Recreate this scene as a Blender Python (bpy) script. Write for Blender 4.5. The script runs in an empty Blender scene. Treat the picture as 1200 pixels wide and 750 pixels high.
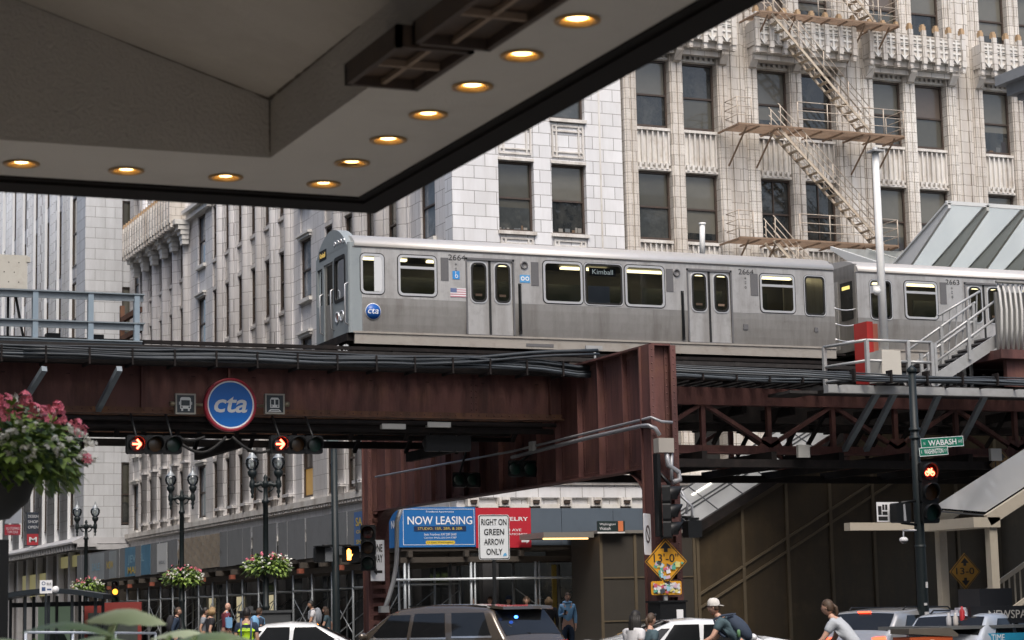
import bpy, bmesh, math, random
from mathutils import Vector, Matrix
random.seed(7)
S = bpy.context.scene
C = S.collection
R = math.radians
PI = math.pi

# ------------------------------------------------------------------ camera
# world axes: X runs along the elevated line, Y away down the cross street, Z up
PHI, PITCH, ROLL, FPX, EZ = R(23.25), math.atan(342 / 2450), R(1.25), 2450.0, 1.6
FW = Vector((math.sin(PHI) * math.cos(PITCH), math.cos(PHI) * math.cos(PITCH), math.sin(PITCH)))
R0 = Vector((math.cos(PHI), -math.sin(PHI), 0))
U0 = R0.cross(FW)
RC = R0 * math.cos(ROLL) - U0 * math.sin(ROLL)
UC = R0 * math.sin(ROLL) + U0 * math.cos(ROLL)
EYE = Vector((0, 0, EZ))
cam_d = bpy.data.cameras.new('camera')
cam = bpy.data.objects.new('camera', cam_d)
C.objects.link(cam)
M4 = Matrix((RC, UC, -FW)).transposed().to_4x4()
M4.translation = EYE
cam.matrix_world = M4
cam_d.sensor_width = 36
cam_d.lens = 36 * FPX / 1200
cam_d.clip_start = 0.2
cam_d.clip_end = 2000
cam_d.dof.use_dof = True
cam_d.dof.focus_distance = 52
cam_d.dof.aperture_fstop = 4.0
S.camera = cam

# ------------------------------------------------------------------ sky and sun
W = bpy.data.worlds.new('World')
S.world = W
W.use_nodes = True
wn = W.node_tree
bg = wn.nodes['Background']
sky = wn.nodes.new('ShaderNodeTexSky')
sky.sky_type = 'NISHITA'
sky.sun_disc = False
SUN_EL, SUN_AZ = R(56), R(197)          # azimuth clockwise from +Y: behind the camera, a little to the left
sky.sun_elevation = SUN_EL
sky.sun_rotation = SUN_AZ
sky.air_density = 1.0
sky.dust_density = 5.0
sky.ozone_density = 1.0
wn.links.new(sky.outputs[0], bg.inputs[0])
bg.inputs[1].default_value = 0.15
sd = bpy.data.lights.new('sun', 'SUN')
sd.energy = 1.5
sd.angle = R(25)
sd.color = (1, .96, .9)
sun = bpy.data.objects.new('sun', sd)
C.objects.link(sun)
sdir = Vector((math.sin(SUN_AZ) * math.cos(SUN_EL), math.cos(SUN_AZ) * math.cos(SUN_EL), math.sin(SUN_EL)))
sun.rotation_euler = sdir.to_track_quat('Z', 'Y').to_euler()
S.view_settings.view_transform = 'Standard'
S.view_settings.look = 'None'
S.view_settings.gamma = 1
S.view_settings.use_curve_mapping = False
S.view_settings.exposure = 0.5
S.cycles.max_bounces = 6
S.cycles.diffuse_bounces = 4
S.cycles.glossy_bounces = 3
S.cycles.transparent_max_bounces = 12
S.cycles.caustics_reflective = False
S.cycles.caustics_refractive = False


def ray(px, py):
    a, b = (px - 600) / FPX, (375 - py) / FPX
    return FW + RC * a + UC * b


def PV(px, py, v):
    d = ray(px, py)
    return EYE + d * (v / d.y)


def PU(px, py, u):
    d = ray(px, py)
    return EYE + d * (u / d.x)


def PD(px, py, D):
    return EYE + ray(px, py) * D


# ------------------------------------------------------------------ materials
MATS = {}


def mat(name, col, rough=.6, metal=0, var=.12, scale=2.0, bump=0, bscale=30, stain=None, spec=.5, coat=0,
        emit=None, estr=0, streak=None):
    if name in MATS:
        return MATS[name]
    m = bpy.data.materials.new(name)
    MATS[name] = m
    m.use_nodes = True
    t = m.node_tree
    N, L = t.nodes, t.links
    p = N['Principled BSDF']
    p.inputs['Roughness'].default_value = rough
    p.inputs['Metallic'].default_value = metal
    p.inputs['Specular IOR Level'].default_value = spec
    p.inputs['Coat Weight'].default_value = coat
    tc = N.new('ShaderNodeTexCoord')
    no = N.new('ShaderNodeTexNoise')
    no.inputs['Scale'].default_value = scale
    no.inputs['Detail'].default_value = 6
    no.inputs['Roughness'].default_value = .65
    L.new(tc.outputs['Object'], no.inputs['Vector'])
    mx = N.new('ShaderNodeMix')
    mx.data_type = 'RGBA'
    mx.inputs[6].default_value = tuple(c * (1 - var) for c in col) + (1,)
    mx.inputs[7].default_value = tuple(min(1, c * (1 + var)) for c in col) + (1,)
    L.new(no.outputs['Fac'], mx.inputs[0])
    out = mx.outputs[2]
    for st, vert in ((stain, False), (streak, True)):
        if st:
            scol, sscale, amt = st
            n2 = N.new('ShaderNodeTexNoise')
            n2.inputs['Scale'].default_value = sscale
            n2.inputs['Detail'].default_value = 8
            n2.inputs['Roughness'].default_value = .7
            if vert:
                mp = N.new('ShaderNodeMapping')
                mp.inputs['Scale'].default_value = (1, 1, .12)
                L.new(tc.outputs['Object'], mp.inputs[0])
                L.new(mp.outputs[0], n2.inputs['Vector'])
            else:
                L.new(tc.outputs['Object'], n2.inputs['Vector'])
            rp = N.new('ShaderNodeMapRange')
            rp.inputs[1].default_value = .5 if not vert else .44
            rp.inputs[2].default_value = .75 if not vert else .68
            rp.inputs[4].default_value = amt
            L.new(n2.outputs['Fac'], rp.inputs[0])
            m2 = N.new('ShaderNodeMix')
            m2.data_type = 'RGBA'
            L.new(rp.outputs[0], m2.inputs[0])
            L.new(out, m2.inputs[6])
            m2.inputs[7].default_value = tuple(scol) + (1,)
            out = m2.outputs[2]
    L.new(out, p.inputs['Base Color'])
    if bump:
        nb = N.new('ShaderNodeTexNoise')
        nb.inputs['Scale'].default_value = bscale
        nb.inputs['Detail'].default_value = 4
        L.new(tc.outputs['Object'], nb.inputs['Vector'])
        b = N.new('ShaderNodeBump')
        b.inputs['Strength'].default_value = bump
        b.inputs['Distance'].default_value = .02
        L.new(nb.outputs['Fac'], b.inputs['Height'])
        L.new(b.outputs[0], p.inputs['Normal'])
    if emit:
        p.inputs['Emission Color'].default_value = tuple(emit) + (1,)
        p.inputs['Emission Strength'].default_value = estr
    return m


def tile_mat(name, col, mortar, bw, bh, ms=.012, rough=.35, var=.08, stain=None, offset=.5, dots=False, stain2=None):
    """glazed terracotta blocks: joints in the wall's own (along, up) coordinates"""
    m = bpy.data.materials.new(name)
    MATS[name] = m
    m.use_nodes = True
    t = m.node_tree
    N, L = t.nodes, t.links
    p = N['Principled BSDF']
    p.inputs['Roughness'].default_value = rough
    tc = N.new('ShaderNodeTexCoord')
    sx = N.new('ShaderNodeSeparateXYZ')
    L.new(tc.outputs['Object'], sx.inputs[0])
    ad = N.new('ShaderNodeMath')
    L.new(sx.outputs[0], ad.inputs[0])
    L.new(sx.outputs[1], ad.inputs[1])
    cb = N.new('ShaderNodeCombineXYZ')
    L.new(ad.outputs[0], cb.inputs[0])
    L.new(sx.outputs[2], cb.inputs[1])
    br = N.new('ShaderNodeTexBrick')
    br.offset = offset
    br.inputs['Scale'].default_value = 1
    br.inputs['Mortar Size'].default_value = ms
    br.inputs['Mortar Smooth'].default_value = .1
    br.inputs['Brick Width'].default_value = bw
    br.inputs['Row Height'].default_value = bh
    br.inputs['Color1'].default_value = tuple(c * (1 - var) for c in col) + (1,)
    br.inputs['Color2'].default_value = tuple(min(1, c * (1 + var)) for c in col) + (1,)
    br.inputs['Mortar'].default_value = tuple(mortar) + (1,)
    L.new(cb.outputs[0], br.inputs['Vector'])
    out = br.outputs['Color']
    for k, st in enumerate((stain, stain2)):
        if not st:
            continue
        scol, sscale, amt = st
        n2 = N.new('ShaderNodeTexNoise')
        n2.inputs['Scale'].default_value = sscale
        n2.inputs['Detail'].default_value = 9
        n2.inputs['Roughness'].default_value = .7
        mp = N.new('ShaderNodeMapping')
        mp.inputs['Scale'].default_value = (1, 1, .35 if k == 0 else .1)
        L.new(tc.outputs['Object'], mp.inputs[0])
        L.new(mp.outputs[0], n2.inputs['Vector'])
        rp = N.new('ShaderNodeMapRange')
        rp.inputs[1].default_value = .42
        rp.inputs[2].default_value = .72
        rp.inputs[4].default_value = amt
        L.new(n2.outputs['Fac'], rp.inputs[0])
        m2 = N.new('ShaderNodeMix')
        m2.data_type = 'RGBA'
        L.new(rp.outputs[0], m2.inputs[0])
        L.new(out, m2.inputs[6])
        m2.inputs[7].default_value = tuple(scol) + (1,)
        out = m2.outputs[2]
    if dots:
        vo = N.new('ShaderNodeTexVoronoi')
        vo.inputs['Scale'].default_value = 9
        vo.inputs['Randomness'].default_value = .25
        L.new(cb.outputs[0], vo.inputs['Vector'])
        rp = N.new('ShaderNodeMapRange')
        rp.inputs[1].default_value = .1
        rp.inputs[2].default_value = .35
        rp.inputs[3].default_value = .45
        rp.inputs[4].default_value = 0
        L.new(vo.outputs['Distance'], rp.inputs[0])
        m3 = N.new('ShaderNodeMix')
        m3.data_type = 'RGBA'
        L.new(rp.outputs[0], m3.inputs[0])
        L.new(out, m3.inputs[6])
        m3.inputs[7].default_value = tuple(c * .4 for c in col) + (1,)
        out = m3.outputs[2]
    L.new(out, p.inputs['Base Color'])
    b = N.new('ShaderNodeBump')
    b.inputs['Strength'].default_value = .5
    b.inputs['Distance'].default_value = .01
    b.invert = True
    L.new(br.outputs['Fac'], b.inputs['Height'])
    L.new(b.outputs[0], p.inputs['Normal'])
    return m


def glass_mat(name, tint, alpha, rough=.03):
    """thin pane: part see-through, part mirror"""
    m = bpy.data.materials.new(name)
    MATS[name] = m
    m.use_nodes = True
    t = m.node_tree
    N, L = t.nodes, t.links
    N.remove(N['Principled BSDF'])
    out = N['Material Output']
    tr = N.new('ShaderNodeBsdfTransparent')
    tr.inputs[0].default_value = tuple(c * alpha for c in tint) + (1,)
    gl = N.new('ShaderNodeBsdfGlossy')
    gl.inputs['Roughness'].default_value = rough
    gl.inputs[0].default_value = (.9, .95, 1, 1)
    fr = N.new('ShaderNodeFresnel')
    fr.inputs[0].default_value = 1.5
    ms = N.new('ShaderNodeMixShader')
    L.new(fr.outputs[0], ms.inputs[0])
    L.new(tr.outputs[0], ms.inputs[1])
    L.new(gl.outputs[0], ms.inputs[2])
    L.new(ms.outputs[0], out.inputs[0])
    return m


def emat(name, col, st):
    return mat(name, col, rough=.5, var=0, emit=col, estr=st)


# ------------------------------------------------------------------ mesh builder
class MB:
    def __init__(s):
        s.v, s.f, s.mi, s.sm, s.cm = [], [], [], [], 0

    def face(s, idx, smooth=False):
        s.f.append(tuple(idx)); s.mi.append(s.cm); s.sm.append(smooth)

    def vert(s, p):
        s.v.append(tuple(p)); return len(s.v) - 1

    def poly(s, pts, smooth=False):
        s.face([s.vert(p) for p in pts], smooth)

    def box(s, x0, y0, z0, x1, y1, z1):
        if x0 > x1: x0, x1 = x1, x0
        if y0 > y1: y0, y1 = y1, y0
        if z0 > z1: z0, z1 = z1, z0
        b = len(s.v)
        s.v += [(x0, y0, z0), (x1, y0, z0), (x1, y1, z0), (x0, y1, z0), (x0, y0, z1), (x1, y0, z1), (x1, y1, z1), (x0, y1, z1)]
        for q in ((0, 3, 2, 1), (4, 5, 6, 7), (0, 1, 5, 4), (1, 2, 6, 5), (2, 3, 7, 6), (3, 0, 4, 7)):
            s.face([b + i for i in q])
        return s

    def bar(s, p0, p1, w, h, up=(0, 0, 1)):
        p0, p1, up = Vector(p0), Vector(p1), Vector(up)
        d = (p1 - p0).normalized()
        a = d.cross(up)
        if a.length < 1e-4:
            a = d.cross(Vector((1, 0, 0)))
        a.normalize()
        c = a.cross(d).normalized()
        b = len(s.v)
        for p in (p0, p1):
            for i, j in ((-1, -1), (1, -1), (1, 1), (-1, 1)):
                s.v.append(tuple(p + a * (w / 2 * i) + c * (h / 2 * j)))
        for q in ((0, 1, 2, 3), (7, 6, 5, 4), (0, 4, 5, 1), (1, 5, 6, 2), (2, 6, 7, 3), (3, 7, 4, 0)):
            s.face([b + i for i in q])
        return s

    def path(s, pts, r, n=8, caps=True, closed=False):
        pts = [Vector(p) for p in pts]
        rs = r if isinstance(r, (list, tuple)) else [r] * len(pts)
        b = len(s.v)
        K = len(pts)
        ref = None
        for i, p in enumerate(pts):
            if closed:
                d = pts[(i + 1) % K] - pts[i - 1]
            else:
                d = pts[min(i + 1, K - 1)] - pts[max(i - 1, 0)]
            d.normalize()
            if ref is None:
                ref = d.cross(Vector((0, 0, 1)))
                if ref.length < .05:
                    ref = d.cross(Vector((1, 0, 0)))
            a = (ref - d * ref.dot(d)).normalized()
            ref = a
            c = d.cross(a)
            for k in range(n):
                t = 2 * PI * k / n
                s.v.append(tuple(p + (a * math.cos(t) + c * math.sin(t)) * rs[i]))
        for i in range(K if closed else K - 1):
            j = (i + 1) % K
            for k in range(n):
                l = (k + 1) % n
                s.face((b + i * n + k, b + i * n + l, b + j * n + l, b + j * n + k), True)
        if caps and not closed:
            s.face([b + k for k in reversed(range(n))])
            s.face([b + (K - 1) * n + k for k in range(n)])
        return s

    def tube(s, p0, p1, r, n=8):
        return s.path([p0, p1], r, n)

    def lathe(s, prof, c=(0, 0, 0), n=16, axis='z', ang=2 * PI, a0=0, caps=False):
        b = len(s.v)
        full = ang > 6.28
        m = n if full else n + 1
        for r, z in prof:
            for k in range(m):
                t = a0 + ang * k / n
                x, y = r * math.cos(t), r * math.sin(t)
                if axis == 'z': q = (x, y, z)
                elif axis == 'y': q = (x, z, y)
                else: q = (z, x, y)
                s.v.append((c[0] + q[0], c[1] + q[1], c[2] + q[2]))
        for i in range(len(prof) - 1):
            for k in range(n):
                l = (k + 1) % m
                s.face((b + i * m + k, b + i * m + l, b + (i + 1) * m + l, b + (i + 1) * m + k), True)
        if caps and full:
            s.face([b + k for k in range(m)])
            s.face([b + (len(prof) - 1) * m + k for k in range(m)])
        return s

    def prism(s, pts, O, A, B, D):
        """outline pts (a,b) in the plane O + aA + bB, pushed along D"""
        O, A, B, D = Vector(O), Vector(A), Vector(B), Vector(D)
        b = len(s.v)
        n = len(pts)
        for k in (0, 1):
            for p in pts:
                s.v.append(tuple(O + A * p[0] + B * p[1] + D * k))
        s.face([b + i for i in range(n)])
        s.face([b + n + i for i in reversed(range(n))])
        for i in range(n):
            j = (i + 1) % n
            s.face((b + i, b + n + i, b + n + j, b + j))
        return s

    def ring(s, o, i, O, A, B, D):
        """frame between outer outline o and inner outline i (same count)"""
        O, A, B, D = Vector(O), Vector(A), Vector(B), Vector(D)
        b = len(s.v)
        n = len(o)
        for k in (0, 1):
            for q in (o, i):
                for p in q:
                    s.v.append(tuple(O + A * p[0] + B * p[1] + D * k))
        for a in range(n):
            c = (a + 1) % n
            s.face((b + a, b + c, b + n + c, b + n + a))
            s.face((b + 2 * n + c, b + 2 * n + a, b + 3 * n + a, b + 3 * n + c))
            s.face((b + a, b + 2 * n + a, b + 2 * n + c, b + c))
            s.face((b + n + c, b + 3 * n + c, b + 3 * n + a, b + n + a))
        return s

    def ball(s, c, rx, ry, rz, n=10, m=7):
        b = len(s.v)
        for i in range(m + 1):
            t = PI * i / m
            for k in range(n):
                a = 2 * PI * k / n
                s.v.append((c[0] + rx * math.sin(t) * math.cos(a), c[1] + ry * math.sin(t) * math.sin(a), c[2] + rz * math.cos(t)))
        for i in range(m):
            for k in range(n):
                l = (k + 1) % n
                s.face((b + i * n + k, b + (i + 1) * n + k, b + (i + 1) * n + l, b + i * n + l), True)
        return s

    def build(s, name, mats, parent=None, fix=True):
        if not isinstance(mats, (list, tuple)):
            mats = [mats]
        me = bpy.data.meshes.new(name)
        off = Vector((0, 0, 0))
        if parent is not None:
            off = ORG.get(parent.name, off)
        me.from_pydata([tuple(Vector(p) - off) for p in s.v], [], s.f)
        for m in mats:
            me.materials.append(m)
        me.polygons.foreach_set('material_index', s.mi)
        me.polygons.foreach_set('use_smooth', s.sm)
        if fix:
            bm = bmesh.new()
            bm.from_mesh(me)
            bmesh.ops.recalc_face_normals(bm, faces=bm.faces)
            bm.to_mesh(me)
            bm.free()
        me.update()
        o = bpy.data.objects.new(name, me)
        C.objects.link(o)
        if parent is not None:
            o.parent = parent
            ORG[o.name] = off
        return o


ORG = {}


def tag(o, label, cat, group=None, kind=None):
    if label: o['label'] = label
    if cat: o['category'] = cat
    if group: o['group'] = group
    if kind: o['kind'] = kind
    return o


def thing(name, label, cat, loc=(0, 0, 0), group=None, world=True):
    """Empty at the base; with world=True its parts are written in world coordinates"""
    o = bpy.data.objects.new(name, None)
    o.empty_display_size = .3
    C.objects.link(o)
    o.location = loc
    ORG[o.name] = Vector(loc) if world else Vector((0, 0, 0))
    return tag(o, label, cat, group)


def copy_tree(o, parent=None):
    c = o.copy()
    C.objects.link(c)
    c.parent = parent
    for ch in list(o.children):
        copy_tree(ch, c)
    return c


def struct(mb, name, m):
    o = mb.build(name, m)
    o['kind'] = 'structure'
    return o


def text(s, O, A, B, w, h, m, parent, name='lettering', bold=0.0, shear=0, thick=.004, fit=True, label=None):
    """flat letters in the box of width w, height h centred on O; A right, B up"""
    cu = bpy.data.curves.new('t', 'FONT')
    cu.body = s
    cu.align_x = 'CENTER'
    cu.offset = bold
    cu.shear = shear
    cu.resolution_u = 3
    ob = bpy.data.objects.new('t', cu)
    C.objects.link(ob)
    dg = bpy.context.evaluated_depsgraph_get()
    me = bpy.data.meshes.new_from_object(ob.evaluated_get(dg))
    bpy.data.objects.remove(ob)
    bpy.data.curves.remove(cu)
    xs = [v.co.x for v in me.vertices]
    ys = [v.co.y for v in me.vertices]
    if not xs:
        return None
    cx, cy = (min(xs) + max(xs)) / 2, (min(ys) + max(ys)) / 2
    kx, ky = w / max(1e-6, max(xs) - min(xs)), h / max(1e-6, max(ys) - min(ys))
    if not fit:
        kx = ky
    A, B, O = Vector(A), Vector(B), Vector(O)
    Nn = A.cross(B)
    off = ORG.get(parent.name, Vector((0, 0, 0))) if parent else Vector((0, 0, 0))
    for v in me.vertices:
        v.co = O + A * ((v.co.x - cx) * kx) + B * ((v.co.y - cy) * ky) + Nn * thick - off
    me.materials.clear()
    me.materials.append(m)
    me.name = name
    o = bpy.data.objects.new(name, me)
    C.objects.link(o)
    if parent:
        o.parent = parent
        ORG[o.name] = off
    if label: o['label'] = label
    return o


def rrect(x0, y0, x1, y1, r, n=4):
    pts = []
    for cx, cy, a in ((x1 - r, y1 - r, 0), (x0 + r, y1 - r, 90), (x0 + r, y0 + r, 180), (x1 - r, y0 + r, 270)):
        for k in range(n + 1):
            t = R(a + 90 * k / n)
            pts.append((cx + r * math.cos(t), cy + r * math.sin(t)))
    return pts


def circ(r, n=24, cx=0, cy=0):
    return [(cx + r * math.cos(2 * PI * k / n), cy + r * math.sin(2 * PI * k / n)) for k in range(n)]


X, Y, Z = Vector((1, 0, 0)), Vector((0, 1, 0)), Vector((0, 0, 1))

# shared materials
asphalt = mat('asphalt', (.07, .07, .07), .85, var=.3, scale=6, bump=.4, bscale=60)
concrete = mat('concrete', (.40, .385, .36), .85, var=.15, scale=3, stain=((.25, .24, .22), 1.5, .5), bump=.2)
paint_white = mat('road_paint', (.7, .7, .68), .7, var=.2, scale=8)
steel_red = mat('maroon_steel', (.135, .062, .056), .6, var=.3, scale=1.2, stain=((.20, .10, .055), 1.1, .5), streak=((.03, .016, .016), 1.6, .85), spec=.3, bump=.2, bscale=18)
steel_rust = mat('rusted_maroon_steel', (.13, .06, .035), .7, var=.3, scale=2, stain=((.22, .1, .03), 1.6, .8), streak=((.03, .018, .015), 2.0, .6))
steel_dark = mat('shade_dark_steel', (.014, .012, .012), .8, spec=.2, var=.4, scale=2, stain=((.05, .035, .03), 3, .5))  # colour kept near black to stand in for deep shade under the deck
steel_grey = mat('blue_grey_steel', (.21, .25, .28), .5, var=.15, scale=3, stain=((.09, .1, .1), 4, .4))
galv = mat('galvanised_steel', (.42, .43, .43), .5, metal=.4, var=.15, scale=5, stain=((.2, .19, .17), 3, .4))
black = mat('black_paint', (.009, .01, .011), .5, spec=.3, var=.2, scale=4)
black_rough = mat('black_rubber', (.013, .013, .013), .8, var=.3, scale=6)
pole_green = mat('dark_green_iron', (.008, .014, .016), .5, spec=.35, var=.3, scale=6, stain=((.03, .035, .03), 6, .3))
white_paint = mat('white_paint', (.72, .73, .72), .45, var=.06, stain=((.4, .38, .34), 2.5, .35))
timber = mat('tarred_timber', (.022, .02, .02), .9, var=.4, scale=3, stain=((.09, .085, .08), 5, .4))
# ================================================================== ground, streets
g = MB(); g.box(-400, -300, -.5, 500, 700, 0)
struct(g, 'road', asphalt)


def walk(x0, y0, x1, y1):
    m = MB(); m.box(x0, y0, .0, x1, y1, .15)
    struct(m, 'sidewalk', concrete)


walk(-40, -60, 4, 41.6); walk(-60, 62.2, 4, 300); walk(21.9, 62.2, 200, 300); walk(21.9, -60, 200, 42.9)
m = MB()
for x0, y0, x1, y1 in ((-40, -60, 4, 41.6), (21.9, 62.2, 200, 300), (21.9, -60, 200, 42.9)):
    for (a, b, c, d) in ((x0, y0, x1, y0), (x0, y1, x1, y1), (x0, y0, x0, y1), (x1, y0, x1, y1)):
        m.box(min(a, c) - .003, min(b, d) - .003, 0, max(a, c) + .15, max(b, d) + .15, .156)
struct(m, 'kerb', mat('kerb_stone', (.36, .35, .33), .8))
m = MB()
for k in range(9):
    m.box(5 + k * 1.85, 43.4, .004, 5.6 + k * 1.85, 46.4, .008)
    m.box(22.4 - 17.6 + k * 1.85, 60.0, .004, 5.4 + k * 1.85, 61.9, .008)
for k in range(8):
    m.box(22.0, 45.5 + k * 1.9, .004, 25, 46.1 + k * 1.9, .008)
for k in range(20):
    m.box(12.9, -20 + k * 3, .004, 13.05, -18 + k * 3, .008)
    m.box(12.9, 66 + k * 3, .004, 13.05, 68 + k * 3, .008)
struct(m, 'road_marking', paint_white)
m = MB(); m.box(16.6, 41.6, 0, 18.2, 43.0, .15)
struct(m, 'traffic_island', concrete)

# ================================================================== white terracotta corner building
tc_white = tile_mat('white_terracotta', (.74, .75, .77), (.2, .19, .19), .86, .46, .012, .35, .085, ((.5, .48, .45), .35, .5), stain2=((.34, .32, .30), .8, .35))
tc_left = tile_mat('weathered_white_terracotta', (.68, .675, .68), (.2, .19, .19), .62, .62, .012, .4, .06, ((.46, .43, .40), .3, .7), stain2=((.3, .27, .25), .7, .45))
tc_orn = tile_mat('ornamental_terracotta', (.71, .685, .64), (.22, .19, .16), .42, .40, .011, .45, .08, ((.4, .33, .26), .5, .7), dots=True, stain2=((.27, .22, .17), .8, .55))
tc_beige = tile_mat('beige_terracotta', (.69, .67, .635), (.2, .18, .15), .6, .44, .011, .45, .07, ((.4, .34, .27), .5, .7), stain2=((.25, .2, .16), .9, .6))
tc_plain = mat('moulded_terracotta', (.69, .67, .635), .45, var=.12, scale=2, stain=((.36, .29, .22), 1.3, .7), streak=((.22, .18, .14), 1.5, .5))
tc_pale = mat('pale_moulding', (.66, .65, .62), .45, var=.1, scale=2, stain=((.4, .36, .3), 1.6, .6))
finial_m = mat('stained_finial', (.42, .29, .17), .6, var=.25, scale=5)
bronze = mat('bronze_window_frame', (.055, .04, .032), .45, var=.3, scale=5, stain=((.13, .08, .05), 6, .5))
shade_a = mat('drawn_blind', (.12, .115, .095), .2, bump=.35, bscale=1.5, var=.2, scale=1.3, spec=.6, coat=.6)
shade_b = mat('olive_blind', (.065, .063, .05), .2, bump=.35, bscale=1.2, var=.25, scale=1.1, spec=.6, coat=.7)
shade_c = mat('tan_blind', (.11, .085, .065), .4, var=.35, scale=1.6, spec=.6, coat=.7)
pane_d = mat('dark_window_glass', (.016, .019, .020), .06, bump=.5, bscale=1.3, var=.6, scale=1.2, spec=.8, stain=((.10, .10, .09), 1.1, .8), streak=((.05, .05, .045), 2.5, .6))  # pale patches here and in the grey glass paint in reflections
pane_e = mat('grey_window_glass', (.045, .05, .05), .08, bump=.5, bscale=1.6, var=.5, scale=1.5, spec=.8, stain=((.12, .12, .11), 1.2, .7))
pane_sky = mat('sky_reflection_glass', (.16, .19, .22), .05, var=.5, scale=.9, spec=1, stain=((.45, .5, .55), .8, .9))  # pale blue patches put the sky's reflection into the colour
pane_lit = mat('lit_window', (.2, .14, .06), .3, var=.5, scale=3, emit=(.9, .5, .12), estr=.16)
dark_in = mat('dark_interior', (.012, .012, .012), .9)

B1 = thing('office_building', 'white glazed terracotta office tower with fluted spandrels on the street corner behind the train', 'building', (27, 68, 0))


class Facade:
    """a along the wall, n outward from it"""
    def __init__(s, kind, plane):
        s.k, s.p = kind, plane

    def P(s, a, n, z):
        return (a, s.p - n, z) if s.k == 'front' else (s.p - n, a, z)

    def box(s, mb, a0, n0, z0, a1, n1, z1):
        p, q = s.P(a0, n0, z0), s.P(a1, n1, z1)
        mb.box(p[0], p[1], p[2], q[0], q[1], q[2])

    def quad(s, mb, a0, z0, a1, z1, n):
        mb.poly([s.P(a0, n, z0), s.P(a1, n, z0), s.P(a1, n, z1), s.P(a0, n, z1)])


FR, LF = Facade('front', 68), Facade('left', 27)
PITCH_F = 4.28


def zrow(k):
    t = 17.77 + PITCH_F * k
    return t - 2.6, t


def window(fc, a0, a1, z0, z1, parent, n=-.28, style=0):
    rnd = random.random
    mb = MB()
    w = .075
    fc.box(mb, a0, n - .05, z0, a0 + w, n + .06, z1)
    fc.box(mb, a1 - w, n - .05, z0, a1, n + .06, z1)
    fc.box(mb, a0 + w, n - .05, z1 - w, a1 - w, n + .06, z1)
    fc.box(mb, a0 + w, n - .05, z0, a1 - w, n + .09, z0 + w * 1.3)
    zm = z0 + (z1 - z0) * .47
    fc.box(mb, a0 + w, n - .04, zm, a1 - w, n + .05, zm + .07)
    if style == 2:
        am = (a0 + a1) / 2
        fc.box(mb, am - .02, n - .03, z0 + w * 1.3, am + .02, n + .035, zm)
        fc.box(mb, am - .02, n - .03, zm + .07, am + .02, n + .035, z1 - w)
    win = mb.build('window', bronze, parent)
    if fc.k == 'front' and z0 > 14 and style != 2 and rnd() < .5:            # things standing on the sill behind the glass
        q = MB()
        x = a0 + w + .05
        while x < a1 - w - .12:
            ww, hh = random.uniform(.05, .22), random.uniform(.06, .5 if rnd() < .3 else .2)
            q.cm = random.randrange(4)
            fc.box(q, x, n - .010, z0 + w * 1.3, min(x + ww, a1 - w), n - .004, z0 + w * 1.3 + hh)
            x += ww + random.uniform(.0, .2)
        q.build('sill_clutter', [mat('clutter_pale', (.22, .21, .19), .6), mat('clutter_brown', (.13, .08, .045), .6), mat('clutter_dark', (.03, .03, .035), .6), mat('clutter_grey', (.10, .11, .115), .6)], win)
    p = MB()
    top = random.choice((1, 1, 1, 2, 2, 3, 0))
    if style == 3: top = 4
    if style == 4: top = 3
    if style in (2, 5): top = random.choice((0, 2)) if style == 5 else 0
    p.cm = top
    fc.quad(p, a0 + w, zm + .035, a1 - w, z1 - w, n - .02)
    if style != 4 and top in (1, 2, 3) and rnd() < .55:
        zs = z0 + (zm - z0) * random.choice((.3, .55, .75))
        p.cm = top
        fc.quad(p, a0 + w, zs, a1 - w, zm + .034, n - .012)
        p.cm = random.choice((0, 0, 6))
        fc.quad(p, a0 + w, z0 + w, a1 - w, zs, n - .012)
    else:
        p.cm = 5 if style == 4 else {4: 4}.get(top, random.choice((0, 0, 6, 6, 2)))
        fc.quad(p, a0 + w, z0 + w, a1 - w, zm + .034, n - .012)
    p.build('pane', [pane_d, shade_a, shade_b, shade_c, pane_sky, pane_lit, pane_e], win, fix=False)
    return win


# core behind the walls, so no light leaks through the building
m = MB(); m.box(27.7, 68.7, 0, 75, 118.6, 33)
m.build('core', dark_in, B1)

ROWS_F = (0, 1, 2)
ROWS_L = (-2, -1, 0, 1)
ZB, ZT = 6.45, 33.0
wallm = MB()          # plain ashlar
# --- front, plain corner section with panelled spandrels
secA = ((28.8, 30.2), (30.9, 32.3))
edges = [27.0, 28.8, 30.2, 30.9, 32.3, 33.8]
for i in (0, 2, 4):
    FR.box(wallm, edges[i], -.7, ZB, edges[i + 1], 0, ZT)
orn = MB(); pan = MB()
for a0, a1 in secA:
    prev = ZB
    for k in (-2, -1, 0, 1, 2, 3):
        z0, z1 = zrow(k)
        FR.box(wallm, a0, -.7, prev, a1, -.07, z0 - .12)
        # panel mouldings
        if z0 - prev > 1.2:
            zz0, zz1 = prev + .14, z0 - .22
            for (b0, b1, c0, c1) in ((a0 + .06, a1 - .06, zz1 - .07, zz1), (a0 + .06, a1 - .06, zz0, zz0 + .07), (a0 + .06, a1 - .06, zz1 - .26, zz1 - .2), (a0 + .06, a1 - .06, zz0 + .18, zz0 + .23)):
                FR.box(pan, b0, -.07, c0, b1, -.01, c1)
            for c in (a0 + .06, a0 + .22, a1 - .28, a1 - .12):
                FR.box(pan, c, -.07, zz0 + .07, c + .06, -.004, zz1 - .07)
        FR.box(pan, a0 - .05, -.3, z0 - .12, a1 + .05, .08, z0)          # sill
        FR.box(pan, a0 - .003, -.3, z1, a1 + .003, .03, z1 + .1)          # lintel moulding
        prev = z1 + .1
        if k >= 0:
            window(FR, a0, a1, z0, z1, B1)
    FR.box(wallm, a0, -.7, prev, a1, -.07, ZT)
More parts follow.
